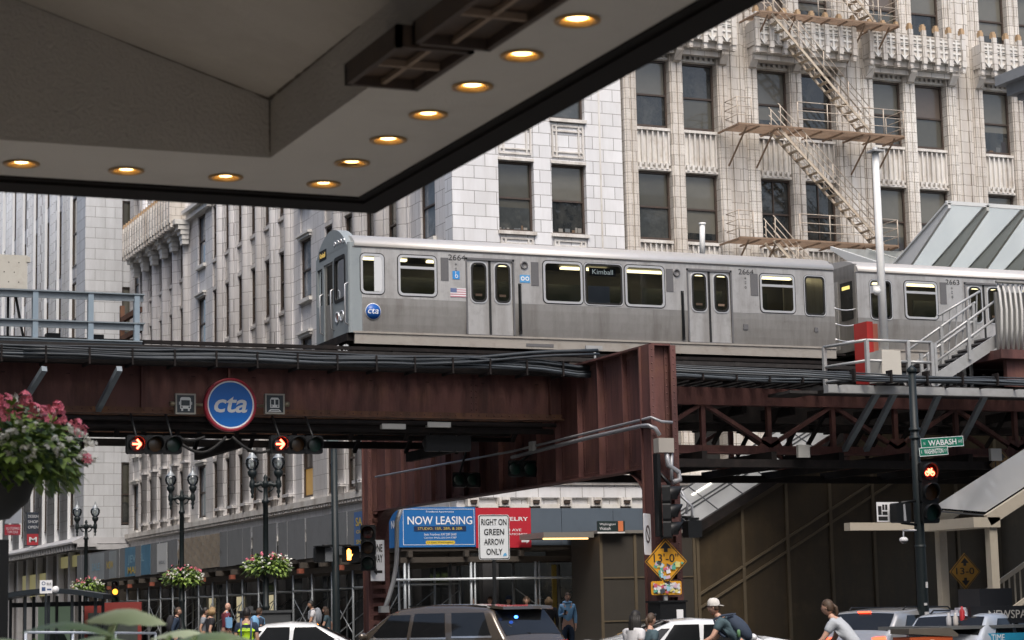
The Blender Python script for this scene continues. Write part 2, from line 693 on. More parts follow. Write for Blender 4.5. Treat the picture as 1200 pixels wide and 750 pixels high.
# thin vertical drafted joint lines either side of the section
FR.box(pan, 32.86, -.1, ZB, 32.92, .025, ZT)
wallm.build('wall', tc_white, B1)
pan.build('panel_moulding', tc_plain, B1)

# --- front, ornamental bays
bays = [34.4 + 5.2 * i for i in range(5)]
base = MB()


def colonnette(a0, a1, n, z0=ZB, z1=ZT):
    mb = MB()
    FR.box(mb, a0, -.7, z0, a1, n - .06, z1)
    FR.box(mb, a0 + .05, n - .06, z0, (a0 + a1) / 2 - .03, n, z1)
    FR.box(mb, (a0 + a1) / 2 + .03, n - .06, z0, a1 - .05, n, z1)
    mb.build('pilaster', tc_orn, B1)


for i, b in enumerate(bays):
    colonnette(b - .52, b, .16)                                   # left edge of the bay
    colonnette(b + 1.45, b + 2.0, .1)                             # mullion pier
    colonnette(b + 3.45, b + 3.9, .16)
    FR.box(base, b + 3.9, -.7, ZB, b + 4.68, .05, ZT)             # flat of the wide pier
    FR.box(base, b + 4.05, .05, ZB, b + 4.12, .12, ZT)
    FR.box(base, b + 4.46, .05, ZB, b + 4.53, .12, ZT)
    for a0, a1 in ((b, b + 1.45), (b + 2.0, b + 3.45)):
        prev = ZB
        for k in (-2, -1, 0, 1, 2, 3):
            z0, z1 = zrow(k)
            sp = MB()
            FR.box(sp, a0, -.7, prev, a1, -.16, z0)
            h = z0 - prev
            if .8 < h < 2.5:
                n = 6
                for j in range(n + 1):
                    c = a0 + .02 + (a1 - a0 - .1) * j / n
                    FR.box(sp, c, -.16, prev + .22, c + .06, -.05, z0 - .14)
                    if j < n:
                        FR.box(sp, c + .1, -.16, prev + .08, c + .2, -.03, prev + .3)
                FR.box(sp, a0, -.16, z0 - .14, a1, -.02, z0 - .04)
                FR.box(sp, a0, -.16, prev + .02, a1, -.06, prev + .12)
            sp.build('spandrel_panel', tc_plain, B1)
            prev = z1
            if k >= 0:
                st = 0
                if i == 1 and k == 0: st = 2
                window(FR, a0, a1, z0, z1, B1, n=-.3, style=st)
        FR.box(base, a0, -.7, prev, a1, -.16, ZT)
base.build('pier', tc_beige, B1)


# --- balconies
def balcony(fc, a0, a1, zb, zt, out):
    mb = MB()
    mb.cm = 0
    fc.box(mb, a0, .18, zb + .25, a1, out, zt - .35)
    fc.box(mb, a0 + .05, .18, zb, a1 - .05, out - .2, zb + .25)
    fc.box(mb, a0 + .12, .1, zb - .25, a1 - .12, out - .42, zb)
    n = max(2, round((a1 - a0) / .62))
    for j in range(n + 1):
        c = a0 + (a1 - a0) * j / n
        mb.cm = 0
        fc.box(mb, c - .09, out, zb + .12, c + .09, out + .12, zt - .08)
        fc.box(mb, c - .07, out - .15, zb - .1, c + .07, out + .07, zb + .12)
        mb.cm = 2
        fc.box(mb, c - .085, out - .12, zt - .08, c + .085, out + .09, zt + .1)
        fc.box(mb, c - .06, out - .09, zt + .1, c + .06, out + .06, zt + .18)
        if j < n:
            w = (a1 - a0) / n
            mb.cm = 1
            m_ = c + w / 2
            fc.box(mb, m_ - .04, out, zb + .3, m_ + .04, out + .06, zt - .36)
            for zz in (zt - .5, zt - .72, zb + .62, zb + .86):
                fc.box(mb, c + .1, out, zz, m_ - .04, out + .045, zz + .07)
                fc.box(mb, m_ + .04, out, zz, c + w - .1, out + .045, zz + .07)
            mb.prism([(-w * .3, .34), (0, .1), (w * .3, .34), (w * .12, .25), (0, .3), (-w * .12, .25)], fc.P(m_, out, zb + .12), Vector(fc.P(1, 0, 0)) - Vector(fc.P(0, 0, 0)), Z, Vector(fc.P(0, .07, 0)) - Vector(fc.P(0, 0, 0)))
            mb.cm = 0
            fc.box(mb, c + .1, out - .1, zt - .35, c + w - .1, out + .03, zt - .28)
    return mb.build('balcony', [tc_beige, tc_pale, finial_m], B1)


for i, b in enumerate(bays):
    balcony(FR, b - .45, b + 3.85, 22.5, 24.05, .75 if i != 1 else .95)
    mb = MB()                                                     # brackets below, one each side
    for c in (b - .5, b + 1.45, b + 3.4):
        mb.prism([(.12, 21.95), (.25, 22.0), (.5, 22.35), (.5, 22.5), (.12, 22.5)], FR.P(c + .1, 0, 0), -Y, Z, X * .3)
    mb.build('balcony_bracket', tc_beige, B1)

# --- left side, running away down the cross street
lw = MB(); lo = MB()
flush = ((69.7, 71.2), (84.5, 86.0), (102.0, 103.5), (116.7, 118.0))
slots = [(73.1, 4), (87.6, 6), (105.6, 5)]
sections = [(68.0, 72.3), (82.6, 87.0), (100.6, 105.0), (116.4, 119.0)]
# corner wall behind the front face stops at v=68.7; the side starts there
for (s0, s1), (w0, w1) in zip(sections, flush):
    s00 = s0 + (.702 if s0 == 68.0 else 0)
    LF.box(lw, s00, -.68, ZB, w0, 0, ZT)
    LF.box(lw, w1, -.68, ZB, s1, 0, ZT)
    prev = ZB
    for k in (-2, -1, 0, 1, 2, 3):
        z0, z1 = zrow(k)
        LF.box(lw, w0, -.68, prev, w1, -.06, z0)
        LF.box(lo, w0 - .1, -.05, z0 - .18, w1 + .1, .14, z0 - .02)
        LF.box(lo, w0 - .1, -.05, z1 + .02, w1 + .1, .12, z1 + .14)
        LF.box(lo, w0 - .16, -.05, z1 + .14, w1 + .16, .2, z1 + .24)
        prev = z1
        if k in ROWS_L:
            window(LF, w0, w1, z0, z1, B1, n=-.14, style=3 if k != -2 else (4 if w0 == 84.5 else 3))
    LF.box(lw, w0, -.68, prev, w1, -.06, ZT)
lo.build('window_hood', tc_pale, B1)
lb = MB()
for (v0, n) in slots:
    v1 = {73.1: 82.6, 87.6: 100.6, 105.6: 116.4}[v0]
    s0 = {73.1: 72.3, 87.6: 87.0, 105.6: 105.0}[v0]
    pitch = (v1 - s0) / n
    for j in range(n):
        a = s0 + pitch * j
        pw = pitch * .44
        # projecting pilaster with a rounded nose
        mb = MB()
        LF.box(mb, a, -.68, ZB, a + pw, .02, ZT)
        LF.box(mb, a + .1, .02, ZB, a + pw - .1, .07, ZT)
        mb.path([LF.P(a + pw / 2, .02, ZB), LF.P(a + pw / 2, .02, ZT)], pw * .27, 12)
        for zz in (6.75, 9.55):
            LF.box(mb, a + .04, .02, zz, a + pw - .04, .3, zz + .12)
        mb.build('pilaster', tc_left, B1)
        w0, w1 = a + pw, a + pitch
        prev = ZB
        for k in (-2, -1, 0, 1, 2, 3):
            z0, z1 = zrow(k)
            LF.box(lb, w0, -.68, prev, w1, -.07, z0)
            LF.box(lb, w0, -.07, z0 - .25, w1, .03, z0 - .1)
            LF.box(lb, w0, -.07, z1 + .02, w1, .0, z1 + .2)
            prev = z1
            if k in ROWS_L:
                window(LF, w0, w1, z0, z1, B1, n=-.15, style=5)
        LF.box(lb, w0, -.68, prev, w1, -.07, ZT)
lb.build('spandrel_wall', tc_beige, B1)
lw.build('side_wall', tc_left, B1)
balcony(LF, 105.3, 116.2, 21.9, 23.7, .95)
mb = MB()
for j in range(6):
    c = 105.2 + (116.2 - 105.2) / 5 * j
    for q in range(5):
        t = q / 4
        LF.box(mb, c - .25 - .2 * t, .1, 20.9 + .25 * q, c + .25 + .2 * t, .45 + .45 * t * t, 21.15 + .25 * q)
mb.build('capital', tc_pale, B1)
# sloped ledges near the near end of the side, high up
mb = MB()
LF.box(mb, 100.4, .05, 22.4, 105.0, .5, 22.6); LF.box(mb, 100.6, .05, 22.1, 104.8, .3, 22.4)
mb.build('ledge', tc_pale, B1)

# --- string course, blank band, brackets, shop floor
mb = MB()
FR.box(mb, 26.75, -.7, 6.2, 62, .22, 6.45)
FR.box(mb, 26.85, -.7, 6.05, 62, .12, 6.2)
LF.box(mb, 67.78, -.65, 6.2, 119, .25, 6.447)
LF.box(mb, 67.88, -.65, 6.05, 119, .14, 6.198)
for k in range(150):
    LF.box(mb, 68.2 + k * .335, .14, 6.06, 68.37 + k * .335, .22, 6.19)
mb.build('string_course', tc_plain, B1)
mb = MB()
FR.box(mb, 27.003, -.7, 5.6, 62, .05, 6.05)
LF.box(mb, 68.7, -.65, 5.25, 119, .05, 6.05)
LF.box(mb, 67.951, -.05, 5.6, 68.7, .05, 6.05)
mb.build('frieze', tc_white, B1)
mb = MB()
FR.box(mb, 27, -.6, 5.15, 62, -.1, 5.6)
for k in range(28):
    c = 27.3 + 1.19 * k
    mb.cm = 1
    FR.box(mb, c, -.1, 5.28, c + .42, .22, 5.597)
    mb.prism([(-.05, 5.597), (.3, 5.597), (.3, 5.5), (.14, 5.38), (.1, 5.2), (-.05, 5.2)], FR.P(c + .08, 0, 0), -Y, Z, X * .26)
    mb.cm = 2
    FR.box(mb, c + .1, .22, 5.38, c + .32, .28, 5.5)
    mb.cm = 3
    FR.box(mb, c + .42, -.1, 5.2, c + 1.19, .1, 5.36)
    mb.cm = 0
mb.build('bracket_course', [tc_white, tc_plain, bronze, tc_pale], B1)
mb = MB()
for k in range(42):
    c = 68.9 + 1.19 * k
    LF.box(mb, c, -.2, 4.75, c + .35, .12, 5.25)
    LF.box(mb, c + .05, .12, 4.9, c + .3, .2, 5.1)
LF.box(mb, 68.7, -.65, 5.0, 119, -.2, 5.25)
mb.build('side_bracket_course', tc_pale, B1)
mb = MB()
for k in range(8):
    FR.box(mb, 28 + 4.2 * k, -.9, .15, 28.6 + 4.2 * k, -.25, 5.15)
for k in range(12):
    LF.box(mb, 69 + 4.3 * k, -.9, .15, 69.7 + 4.3 * k, -.25, 5.0)
mb.build('shop_pier', mat('dark_granite', (.05, .05, .052), .35, var=.3, scale=8), B1)
mb = MB()
FR.box(mb, 27.2, -.75, .15, 62, -.6, 5.15)
LF.box(mb, 68.8, -.68, .15, 119, -.6, 5.0)
mb.build('shop_window', mat('shop_glass', (.015, .017, .018), .08, var=.6, scale=.8, spec=.8, stain=((.06, .055, .045), .5, .7)), B1)
mb = MB()
for k in range(5):
    v = 92 + 5.3 * k
    mb.box(26.98 + .55, v, 1.2, 26.98 + .585, v + 1.0, 2.6)
mb.build('lit_display', emat('warm_display', (.8, .7, .45), .3), B1)

# ================================================================== grey stone store beyond
B2 = thing('department_store', 'grey stone store with tall fluted piers and a projecting ledge at the far left', 'building', (24.4, 119, 0))
st_m = tile_mat('grey_limestone', (.56, .58, .60), (.22, .22, .22), 1.15, .62, .014, .6, .06, ((.3, .3, .31), .3, .6), stain2=((.24, .24, .24), .6, .5))
st_p = mat('grey_moulding', (.42, .42, .43), .6, var=.12, scale=2, stain=((.22, .22, .22), 1.2, .5))
m = MB(); m.box(25.2, 119.6, 0, 60, 200, 40); m.build('core', dark_in, B2)
F2, L2 = Facade('front', 119.0), Facade('left', 24.4)
mb = MB()
F2.box(mb, 24.4, -.6, 6.3, 26.55, 0, 40)
for k in range(6):
    F2.box(mb, 26.55, -.6, 6.3 + 5.1 * k - .8 * (k > 0), 28.2, -.2, 7.0 + 5.1 * k)
L2.box(mb, 119.6, -.6, 6.3, 121.5, 0, 40)
mb.build('wall', st_m, B2)
for k in range(5):
    window(F2, 26.6, 28.1, 7.05 + 5.1 * k, 10.6 + 5.1 * k, B2, n=-.3, style=0)
sp = MB()
a = 121.5
for j in range(9):
    mb = MB()
    L2.box(mb, a + 1.5, -.6, 6.3, a + 3.9, .0, 40)
    for q in range(4):
        c = a + 1.8 + .6 * q
        mb.path([L2.P(c, -.04, 6.3), L2.P(c, -.04, 40)], .2, 10)
    mb.cm = 1
    for c in (1.42, 3.8): L2.box(mb, a + c, -.3, 6.3, a + c + .16, .12, 40)
    mb.build('fluted_pier', [st_m, mat('lit_edge_stone', (.74, .76, .78), .5, var=.05)], B2)  # paler edge strips put the light on the pier sides into the colour
    for k in range(5):
        z0 = 7.05 + 5.1 * k
        L2.box(sp, a, -.6, z0 + 4.2, a + 1.42, -.04, z0 + 5.1)
        L2.box(sp, a + .2, -.04, z0 + 4.4, a + 1.2, .0, z0 + 4.9)
        if j < 6:
            window(L2, a, a + 1.42, z0, z0 + 4.2, B2, n=-.1)
    L2.box(sp, a, -.6, 6.3, a + 1.42, -.2, 7.05)
    a += 3.98
sp.build('spandrel_panel', st_p, B2)
mb = MB()
L2.box(mb, 118.2, -.6, 5.75, 170, .5, 5.95)
mb.prism([(-.2, 5.95), (.75, 5.95), (.75, 6.05), (-.2, 6.5)], (24.4, 118.25, 0), -X, Z, Y * 52)
F2.box(mb, 24.4, -.5, 5.95, 28, .12, 6.3)
for k in range(60):
    L2.box(mb, 119 + .8 * k, .5, 5.6, 119.35 + .8 * k, .68, 5.9)
F2.box(mb, 23.9, -.6, 5.6, 28, .55, 5.9)
mb.build('ledge', st_p, B2)
mb = MB()
L2.box(mb, 119.2, -.5, .15, 170, -.35, 5.7)
F2.box(mb, 24.5, -.5, .15, 28, -.35, 5.6)
mb.build('shop_front', mat('shop_front', (.05, .045, .04), .2, var=.6, scale=.5, stain=((.2, .17, .1), .6, .7)), B2)
mb = MB()
L2.box(mb, 121, -.3, 4.75, 127, -.15, 5.4); L2.box(mb, 131, -.3, 3.2, 139, -.15, 4.6)
mb.build('lit_fascia', emat('yellow_fascia', (.4, .36, .16), .22), B2)
mb = MB()
for k in range(10):
    L2.box(mb, 119.4 + 3.4 * k, -.34, .15, 119.9 + 3.4 * k, 0, 5.6)
mb.build('shop_pier', st_p, B2)


def banner(x, y, z, w, h, words, label):
    t = thing('banner', label, 'banner', (x, y, z))
    m = MB(); m.box(x, y, z, x + w, y + .03, z + h)
    m.build('cloth', mat('navy_cloth', (.02, .028, .045), .8), t)
    m = MB(); m.box(x + .02, y - .012, z + .06, x + w - .02, y - .002, z + h * .36)
    m.build('red_patch', mat('red_cloth', (.3, .02, .03), .8), t)
    m = MB()
    for zz in (z + h * .98, z + .03):
        m.tube((x - .1, y + .04, zz), (x + w + .3, y + .04, zz), .03, 6)
    m.build('rod', black, t)
    wm = mat('banner_white', (.55, .56, .58), .8)
    for i, s in enumerate(words):
        text(s, (x + w / 2, y - .004, z + h * (.88 - .16 * i)), X, Z, w * .8, h * .08, wm, t)
    text('M', (x + w / 2, y - .016, z + h * .19), X, Z, w * .6, h * .15, wm, t, bold=.02)


p = PD(83, 640, 130); banner(p.x, p.y, p.z, .7, 2.3, ('FOR', 'YOUR', 'LIFE'), 'navy and red vertical banner partly behind the twin lamp at the far left')
p = PD(31, 640, 130); banner(p.x, p.y, p.z, .8, 2.1, ('DESIGN', 'SHOP', 'OPEN'), 'navy and red vertical banner nearest the left edge, below the flower basket')
# ================================================================== elevated railway
ER = thing('elevated_railway', 'maroon riveted steel elevated railway crossing over the street on tall columns', 'railway bridge', (21.6, 51.6, 0))
UC_ = 21.6            # the bent that stands at the crossing


def rivets_line(mb, p0, p1, step, nrm, r=.022):
    p0, p1, nrm = Vector(p0), Vector(p1), Vector(nrm)
    L = (p1 - p0).length
    n = max(1, int(L / step))
    t = nrm.cross((p1 - p0).normalized())
    d = (p1 - p0).normalized()
    for i in range(n + 1):
        c = p0 + (p1 - p0) * (i / n)
        b = len(mb.v)
        for k in range(6):
            a = PI * k / 3
            mb.v.append(tuple(c + (d * math.cos(a) + t * math.sin(a)) * r))
        mb.v.append(tuple(c + nrm * r * .8))
        for k in range(6):
            mb.face((b + k, b + (k + 1) % 6, b + 6))


def bent(u):
    for v, s in ((42.0, 1), (61.3, -1)):
        mb = MB()
        top = 7.5
        for du in (-.29, .25):
            mb.box(u + du, v - .25, .0, u + du + .04, v + .25, top)
        mb.box(u - .25, v - .03, 0, u + .25, v + .03, top)
        for du in (-.25, .15):                                     # angles with rivets
            mb.box(u + du, v - .06, 0, u + du + .10, v - .03, top)
            rivets_line(mb, (u + du + .05, v - .06, .3), (u + du + .05, v - .06, top - .1), .16, (0, -1, 0))
        for q in (-.25, .25):
            for du in (-.34, .20):
                mb.box(u + du, v + q - .025, 0, u + du + .14, v + q + .025, top)
                rivets_line(mb, (u + du + .07, v + q - .025, .3), (u + du + .07, v + q - .025, top - .1), .16, (0, -1, 0))
        mb.box(u - .36, v - .4, 0, u + .36, v + .4, .25)
        for k in range(16):                                        # battens on the open side
            mb.box(u - .2, v - .275, .5 + .27 * k, u + .2, v - .262, .62 + .27 * k)
        mb.build('column', steel_red, ER)
    mb = MB()
    zb, zt, v0, v1 = 4.78, 7.5, 42.25, 61.05
    mb.box(u - .02, v0, zb, u + .02, v1, zt)
    mb.box(u - .25, v0 - .45, zt - .002, u + .25, v1 + .45, zt + .045)
    mb.box(u - .2, v0, zb - .04, u + .2, v1, zb)
    for sx in (-1, 1):
        for z0 in (zb, zt - .16):
            mb.box(u + sx * .022, v0, z0 + .002, u + sx * .036, v1, z0 + .16)
            rivets_line(mb, (u + sx * .036, v0, z0 + .08), (u + sx * .036, v1, z0 + .08), .15, (sx, 0, 0))
        n = 15
        for i in range(1, n):
            v = v0 + (v1 - v0) * i / n
            w = .16 if i % 2 else .2
            mb.box(u + sx * .022, v - .012, zb, u + sx * w, v + .012, zt - .01)
            for q in (-.07, .06):
                mb.box(u + sx * .022, v + q - .045, zb + .17, u + sx * .034, v + q + .045, zt - .17)
            rivets_line(mb, (u + sx * .034, v - .07, zb + .25), (u + sx * .034, v - .07, zt - .25), .14, (sx, 0, 0))
    mb.build('cross_girder', steel_red, ER)
    for v, s in ((42.25, 1), (61.05, -1)):                          # curved knees
        mb = MB()
        r = 1.35
        arc = [(r - r * math.cos(t), -(r - r * math.sin(t))) for t in [PI / 2 * k / 10 for k in range(11)]]
        pts = [(0, 0)] + [(a, b) for a, b in arc][::-1]
        mb.prism(pts, (u - .02, v, zb - .04), (0, s, 0), Z, (.04, 0, 0))
        for k in range(10):
            a, b = arc[k], arc[k + 1]
            mb.bar((u, v + s * a[0], zb - .04 + a[1]), (u, v + s * b[0], zb - .04 + b[1]), .36, .03, (1, 0, 0)) if False else mb.poly([(u - .18, v + s * a[0], zb - .045 + a[1]), (u + .18, v + s * a[0], zb - .045 + a[1]), (u + .18, v + s * b[0], zb - .045 + b[1]), (u - .18, v + s * b[0], zb - .045 + b[1])])
        mb.build('knee_bracket', steel_red, ER)


for u in (UC_, 2.0, 46.5):
    bent(u)

# plate girders to the left of the crossing bent
GV = (47.2, 48.8, 51.1, 52.7)
for i, v in enumerate(GV):
    mb = MB()
    u0, u1 = -12.0, UC_ - .05
    zb, zt = 6.27, 7.38
    mb.cm = 0
    mb.box(u0, v - .02, zb + .14, u1, v + .02, zt)
    mb.box(u0, v - .2, zt, u1, v + .2, zt + .04)
    mb.cm = 1
    mb.box(u0, v - .2, zb, u1, v + .2, zb + .04)
    mb.box(u0, v - .05, zb + .04, u1, v + .05, zb + .16)
    mb.cm = 0
    for k in range(17):
        u = 21.2 - 2.05 * k
        if k in (0, 4, 5, 8, 9, 12): mb.box(u, v - .16, zb + .16, u + .03, v - .02, zt)
        for q in ((.0, .12) if k % 3 == 1 else ()):
            rivets_line(mb, (u + q, v - .02, zb + .25), (u + q, v - .02, zt - .1), .13, (0, -1, 0), .026)
    rivets_line(mb, (8, v - .05, zb + .1), (u1, v - .05, zb + .1), .2, (0, -1, 0))
    mb.build('plate_girder', [steel_red, steel_rust], ER)
# lattice trusses to the right
for i, v in enumerate(GV):
    mb = MB()
    if i in (1, 2):
        mb.box(UC_ + .05, v - .03, 6.5, 39.1, v + .03, 7.2); mb.box(UC_ + .05, v - .15, 6.46, 39.1, v + .15, 6.5); mb.build('stringer', steel_dark, ER); continue
    z0, z1 = 5.5, 7.2
    u0, u1 = UC_ + .05, 39.1
    mb.box(u0, v - .14, z1 - .45, u1, v + .14, z1)
    mb.box(u0, v - .16, z0, u1, v + .16, z0 + .05)
    mb.box(u0, v - .05, z0 + .05, u1, v + .05, z0 + .22)
    n = 9
    L = (u1 - u0) / n
    for k in range(n + 1):
        mb.box(u0 + k * L - .06, v - .06, z0 + .1, u0 + k * L + .06, v + .06, z1 - .4)
    for k in range(n):
        a, b = (z1 - .4, z0 + .2) if k % 2 == 0 else (z0 + .2, z1 - .4)
        mb.bar((u0 + k * L, v, a), (u0 + (k + 1) * L, v, b), .1, .16, (0, 1, 0))
        if k % 2 == 0:
            mb.prism([(-.45, 0), (.45, 0), (.2, .4), (-.2, .4)], (u0 + (k + 1) * L, v - .08, z0 + .05), X, Z, (0, .02, 0))
    mb.build('lattice_truss', steel_red, ER)
# cross frames in the dark under the deck
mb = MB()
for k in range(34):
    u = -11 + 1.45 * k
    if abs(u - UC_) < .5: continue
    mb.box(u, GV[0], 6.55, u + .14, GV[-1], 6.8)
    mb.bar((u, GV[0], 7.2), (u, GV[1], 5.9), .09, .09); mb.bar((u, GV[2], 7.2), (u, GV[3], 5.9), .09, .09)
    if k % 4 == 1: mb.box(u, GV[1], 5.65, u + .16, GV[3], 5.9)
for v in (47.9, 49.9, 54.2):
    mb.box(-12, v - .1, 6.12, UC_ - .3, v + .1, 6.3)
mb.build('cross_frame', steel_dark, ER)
# pipes slung under the girder
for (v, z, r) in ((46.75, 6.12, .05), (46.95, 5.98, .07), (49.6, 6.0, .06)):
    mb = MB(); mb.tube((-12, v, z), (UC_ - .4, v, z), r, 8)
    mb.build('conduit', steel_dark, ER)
# deck: ties, footwalks, guard timbers
mb = MB()
for k in range(170):
    u = -12 + .38 * k
    if abs(u - UC_) < .35: continue
    e = random.uniform(-.08, .08)
    mb.box(u, 46.1 + e, 7.46, u + .22, 54.4, 7.62)
mb.build('tie', timber, ER)['kind'] = 'stuff'
mb = MB()
for v in (46.0, 49.6, 50.2, 54.0):
    mb.box(-12, v, 7.622, 52, v + .22, 7.72)
for k in range(60):
    pass
mb.build('guard_timber', timber, ER)
for v in (47.25, 48.68, 51.2, 52.63):
    mb = MB(); mb.box(-12, v - .04, 7.622, 52, v + .04, 7.78)
    mb.build('rail', mat('rail_steel', (.09, .075, .065), .45, metal=.6, var=.3, scale=4), ER)
for v in (46.6, 50.45, 53.4):
    mb = MB(); mb.box(-12, v - .06, 7.82, 52, v + .06, 7.9)
    for k in range(20): mb.box(-11 + 3.1 * k, v - .05, 7.62, -10.8 + 3.1 * k, v + .05, 7.82)
    mb.build('third_rail', steel_dark, ER)
# bundled cables along the near edge of the deck
cab_m = mat('cable_sheath', (.022, .028, .034), .5, var=.4, scale=3)
cab_l = mat('pale_cable', (.07, .085, .1), .5, var=.3, scale=3)
rr = random.Random(3)
for i in range(11):
    mb = MB()
    pts = []
    zz, vv = 7.26 + .052 * (i % 6), 45.55 - .06 * (i // 6)
    ph = rr.uniform(0, 6)
    for k in range(70):
        u = -12 + k * .95
        lift = .10 if u < 21 else 0
        pts.append((u, vv + .015 * math.sin(u * .7 + ph), zz + lift + .02 * math.sin(u * 1.3 + ph) - .05 * abs(math.sin(u * .52))))
    mb.path(pts, rr.choice((.02, .026, .032)), 6)
    mb.build('cable', cab_l if i in (3, 7) else cab_m, ER)
mb = MB()
pts = [(8 + k * .6, 45.5, 7.46 + .5 * max(0, (k - 15)) / 10 + .02 * math.sin(k)) for k in range(24)]
mb.path(pts, .05, 6); mb.path([(p[0], p[1] - .08, p[2] - .1) for p in pts], .035, 6)
mb.build('cable', cab_m, ER)
mb = MB()
for k in range(66):
    u = -11.5 + k * .95
    mb.box(u, 45.4, 7.18, u + .05, 46.1, 7.24)
    mb.box(u, 45.38, 7.18, u + .04, 45.42, 7.55 if u < 21 else 7.45)
mb.build('cable_rack', steel_dark, ER)
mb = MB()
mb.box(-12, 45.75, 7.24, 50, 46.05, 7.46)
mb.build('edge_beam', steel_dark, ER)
# walkway outriggers, right of the bent
for k in range(1):
    mb = MB()
    for (px, py, qx, qy) in ((1030, 457, 990, 527), (1050, 457, 1015, 527), (1100, 462, 1075, 520), (1155, 462, 1128, 515)):
        a, b = PV(px, py, 44.2), PV(qx, qy, 46.9)
        mb.bar(b, a, .12, .14, (1, 0, 0))
    mb.build('outrigger_strut', steel_grey, ER)
    mb = MB()
    a, b = PV(968, 450, 44.1), PV(1166, 459, 44.1)
    mb.box(a.x, 44.0, 6.78, b.x + 1.6, 44.22, 6.98)
    mb.build('walkway_beam', galv, ER)
    mb = MB(); mb.box(a.x + .3, 44.23, 6.93, b.x + 8, 46.1, 7.03); mb.box(a.x - .5, 45.0, 6.86, a.x + .3, 46.1, 6.93); mb.build('walkway_board', timber, ER)
    for i in range(7):
        mb = MB(); ph = rr.uniform(0, 6); dz_ = .05 * (i % 4); dv_ = -.06 * (i // 4)
        mb.path([(22.2, 45.4 + dv_, 7.42 + dz_), (24, 44.9 + dv_, 7.3 + dz_), (26.5, 43.6 + dv_, 7.10 + dz_)] + [(28 + 1.2 * k, 43.35 + dv_ + .01 * math.sin(k + ph), 7.02 + dz_ + .02 * math.sin(k * 1.7 + ph)) for k in range(15)], rr.choice((.022, .03)), 6)
        mb.build('cable', cab_l if i in (2, 5) else cab_m, ER)
    mb = MB()
    for k in range(14): mb.box(27.6 + 1.05 * k, 43.2, 6.96, 27.64 + 1.05 * k, 43.44, 7.28); mb.box(27.6 + 1.05 * k, 43.44, 6.96, 27.64 + 1.05 * k, 44.3, 7.0)
    mb.build('cable_rack', steel_dark, ER)
    mb = MB()
    for (px, py, qx, qy) in ((140, 432, 115, 480), (52, 432, 20, 482)):
        a, b = PV(px, py, 45.3), PV(qx, qy, 46.9)
        mb.bar(b, a, .12, .12, (1, 0, 0))
    mb.build('outrigger_strut', steel_grey, ER)
# lower cross beam and lit fittings under the right-hand deck
mb = MB()
mb.box(UC_ + .3, 46.3, 5.1, 39, 46.6, 5.3); mb.box(UC_ + .3, 53.6, 5.2, 39, 53.9, 5.4)
for k in range(9): mb.box(23 + 2 * k, 46.3, 5.3, 23.15 + 2 * k, 53.8, 5.5)
mb.build('lower_beam', steel_dark, ER)
# relay cases at the foot of the deck, behind the knee of the girder
mb = MB()
mb.box(19.4, 50.1, 7.7, 21.3, 50.25, 8.2)
mb.build('relay_case', black, ER)
# conduit run along the cross girder and down the column
cond = mat('grey_conduit', (.3, .31, .33), .45, metal=.3, var=.2)
mb = MB()
a = [PU(600, 536, UC_ - .3), PU(690, 513, UC_ - .3), PU(752, 499, UC_ - .3)]
mb.path(a + [PV(760, 499, 41.6), PV(768, 502, 41.6), PV(773, 510, 41.6)], .05, 8)
b_ = [PU(440, 559, UC_ - .3), PU(600, 529, UC_ - .3), PU(752, 492, UC_ - .3), PV(763, 489, 41.6), PV(775, 494, 41.6), PV(788, 495, 41.6)]
mb.path(b_, .032, 6)
mb.build('conduit', cond, ER)
mb = MB()
q = [PV(781, 531, 41.5), PV(783, 545, 41.5), PV(795, 553, 41.5), PV(797, 562, 41.5), PV(788, 565, 41.5)]
mb.path(q, .06, 8)
mb.path([PV(787, 531, 41.5), PV(787, 563, 41.5)], .04, 8)
mb.path([PV(798, 575, 41.5), PV(806, 590, 41.5), PV(804, 602, 41.5)], .03, 6)
mb.build('conduit', cond, ER)
p = PV(779, 522, 41.5)
mb = MB(); mb.box(p.x - .19, 41.42, p.z - .16, p.x + .19, 41.68, p.z + .16)
mb.build('junction_box', mat('dull_metal_box', (.33, .31, .28), .5, var=.15), ER)
mb = MB()
for px, py in ((513, 498), (460, 500)):
    p = PV(px, py, 46.8)
    mb.box(p.x - .3, 46.7, p.z - .06, p.x + .3, 46.85, p.z + .06)
p = PU(626, 523, UC_ - .3); mb.box(p.x - .1, p.y - .12, p.z - .12, p.x, p.y + .12, p.z + .12)
for px, py in ((940, 529), (1165, 533)):
    p = PV(px, py, 46.0); mb.box(p.x - .17, 45.9, p.z - .16, p.x + .17, 46.0, p.z + .16)
mb.build('small_box', mat('grey_box', (.4, .4, .38), .6, var=.15), ER)
p = PV(697, 410, 46.0)                                              # little signal post at the end of the cable run
mb = MB(); mb.tube((p.x, 46, 7.5), (p.x, 46, p.z + .05), .03, 6); mb.box(p.x - .25, 45.97, p.z, p.x + .2, 46.03, p.z + .1)
mb.build('marker_post', galv, ER)

# ================================================================== trains
steel_s = mat('brushed_stainless', (.66, .65, .63), .32, metal=.6, var=.10, scale=3, stain=((.27, .255, .235), 2.5, .45), streak=((.25, .22, .19), 2.2, .5), bump=.08, bscale=60)
steel_low = mat('shaded_grimy_stainless', (.46, .445, .42), .32, metal=.65, var=.12, scale=2, stain=((.3, .28, .25), 1.6, .5), streak=((.22, .195, .17), 2.6, .5), bump=.08, bscale=60)  # base darkened for the dim reflection low on the side; streaks are dirt
roof_s = mat('roof_stainless', (.62, .60, .57), .42, metal=.5, var=.06, stain=((.5, .46, .42), 2, .5))
skirt_m = mat('skirt_paint', (.36, .335, .30), .55, metal=.3, var=.12, stain=((.2, .16, .12), 2.5, .55))
cab_blue = mat('blue_grey_cab', (.26, .295, .31), .4, var=.08, stain=((.17, .2, .22), 3, .4))
gl_train = glass_mat('tinted_train_glass', (.75, .8, .82), .62)
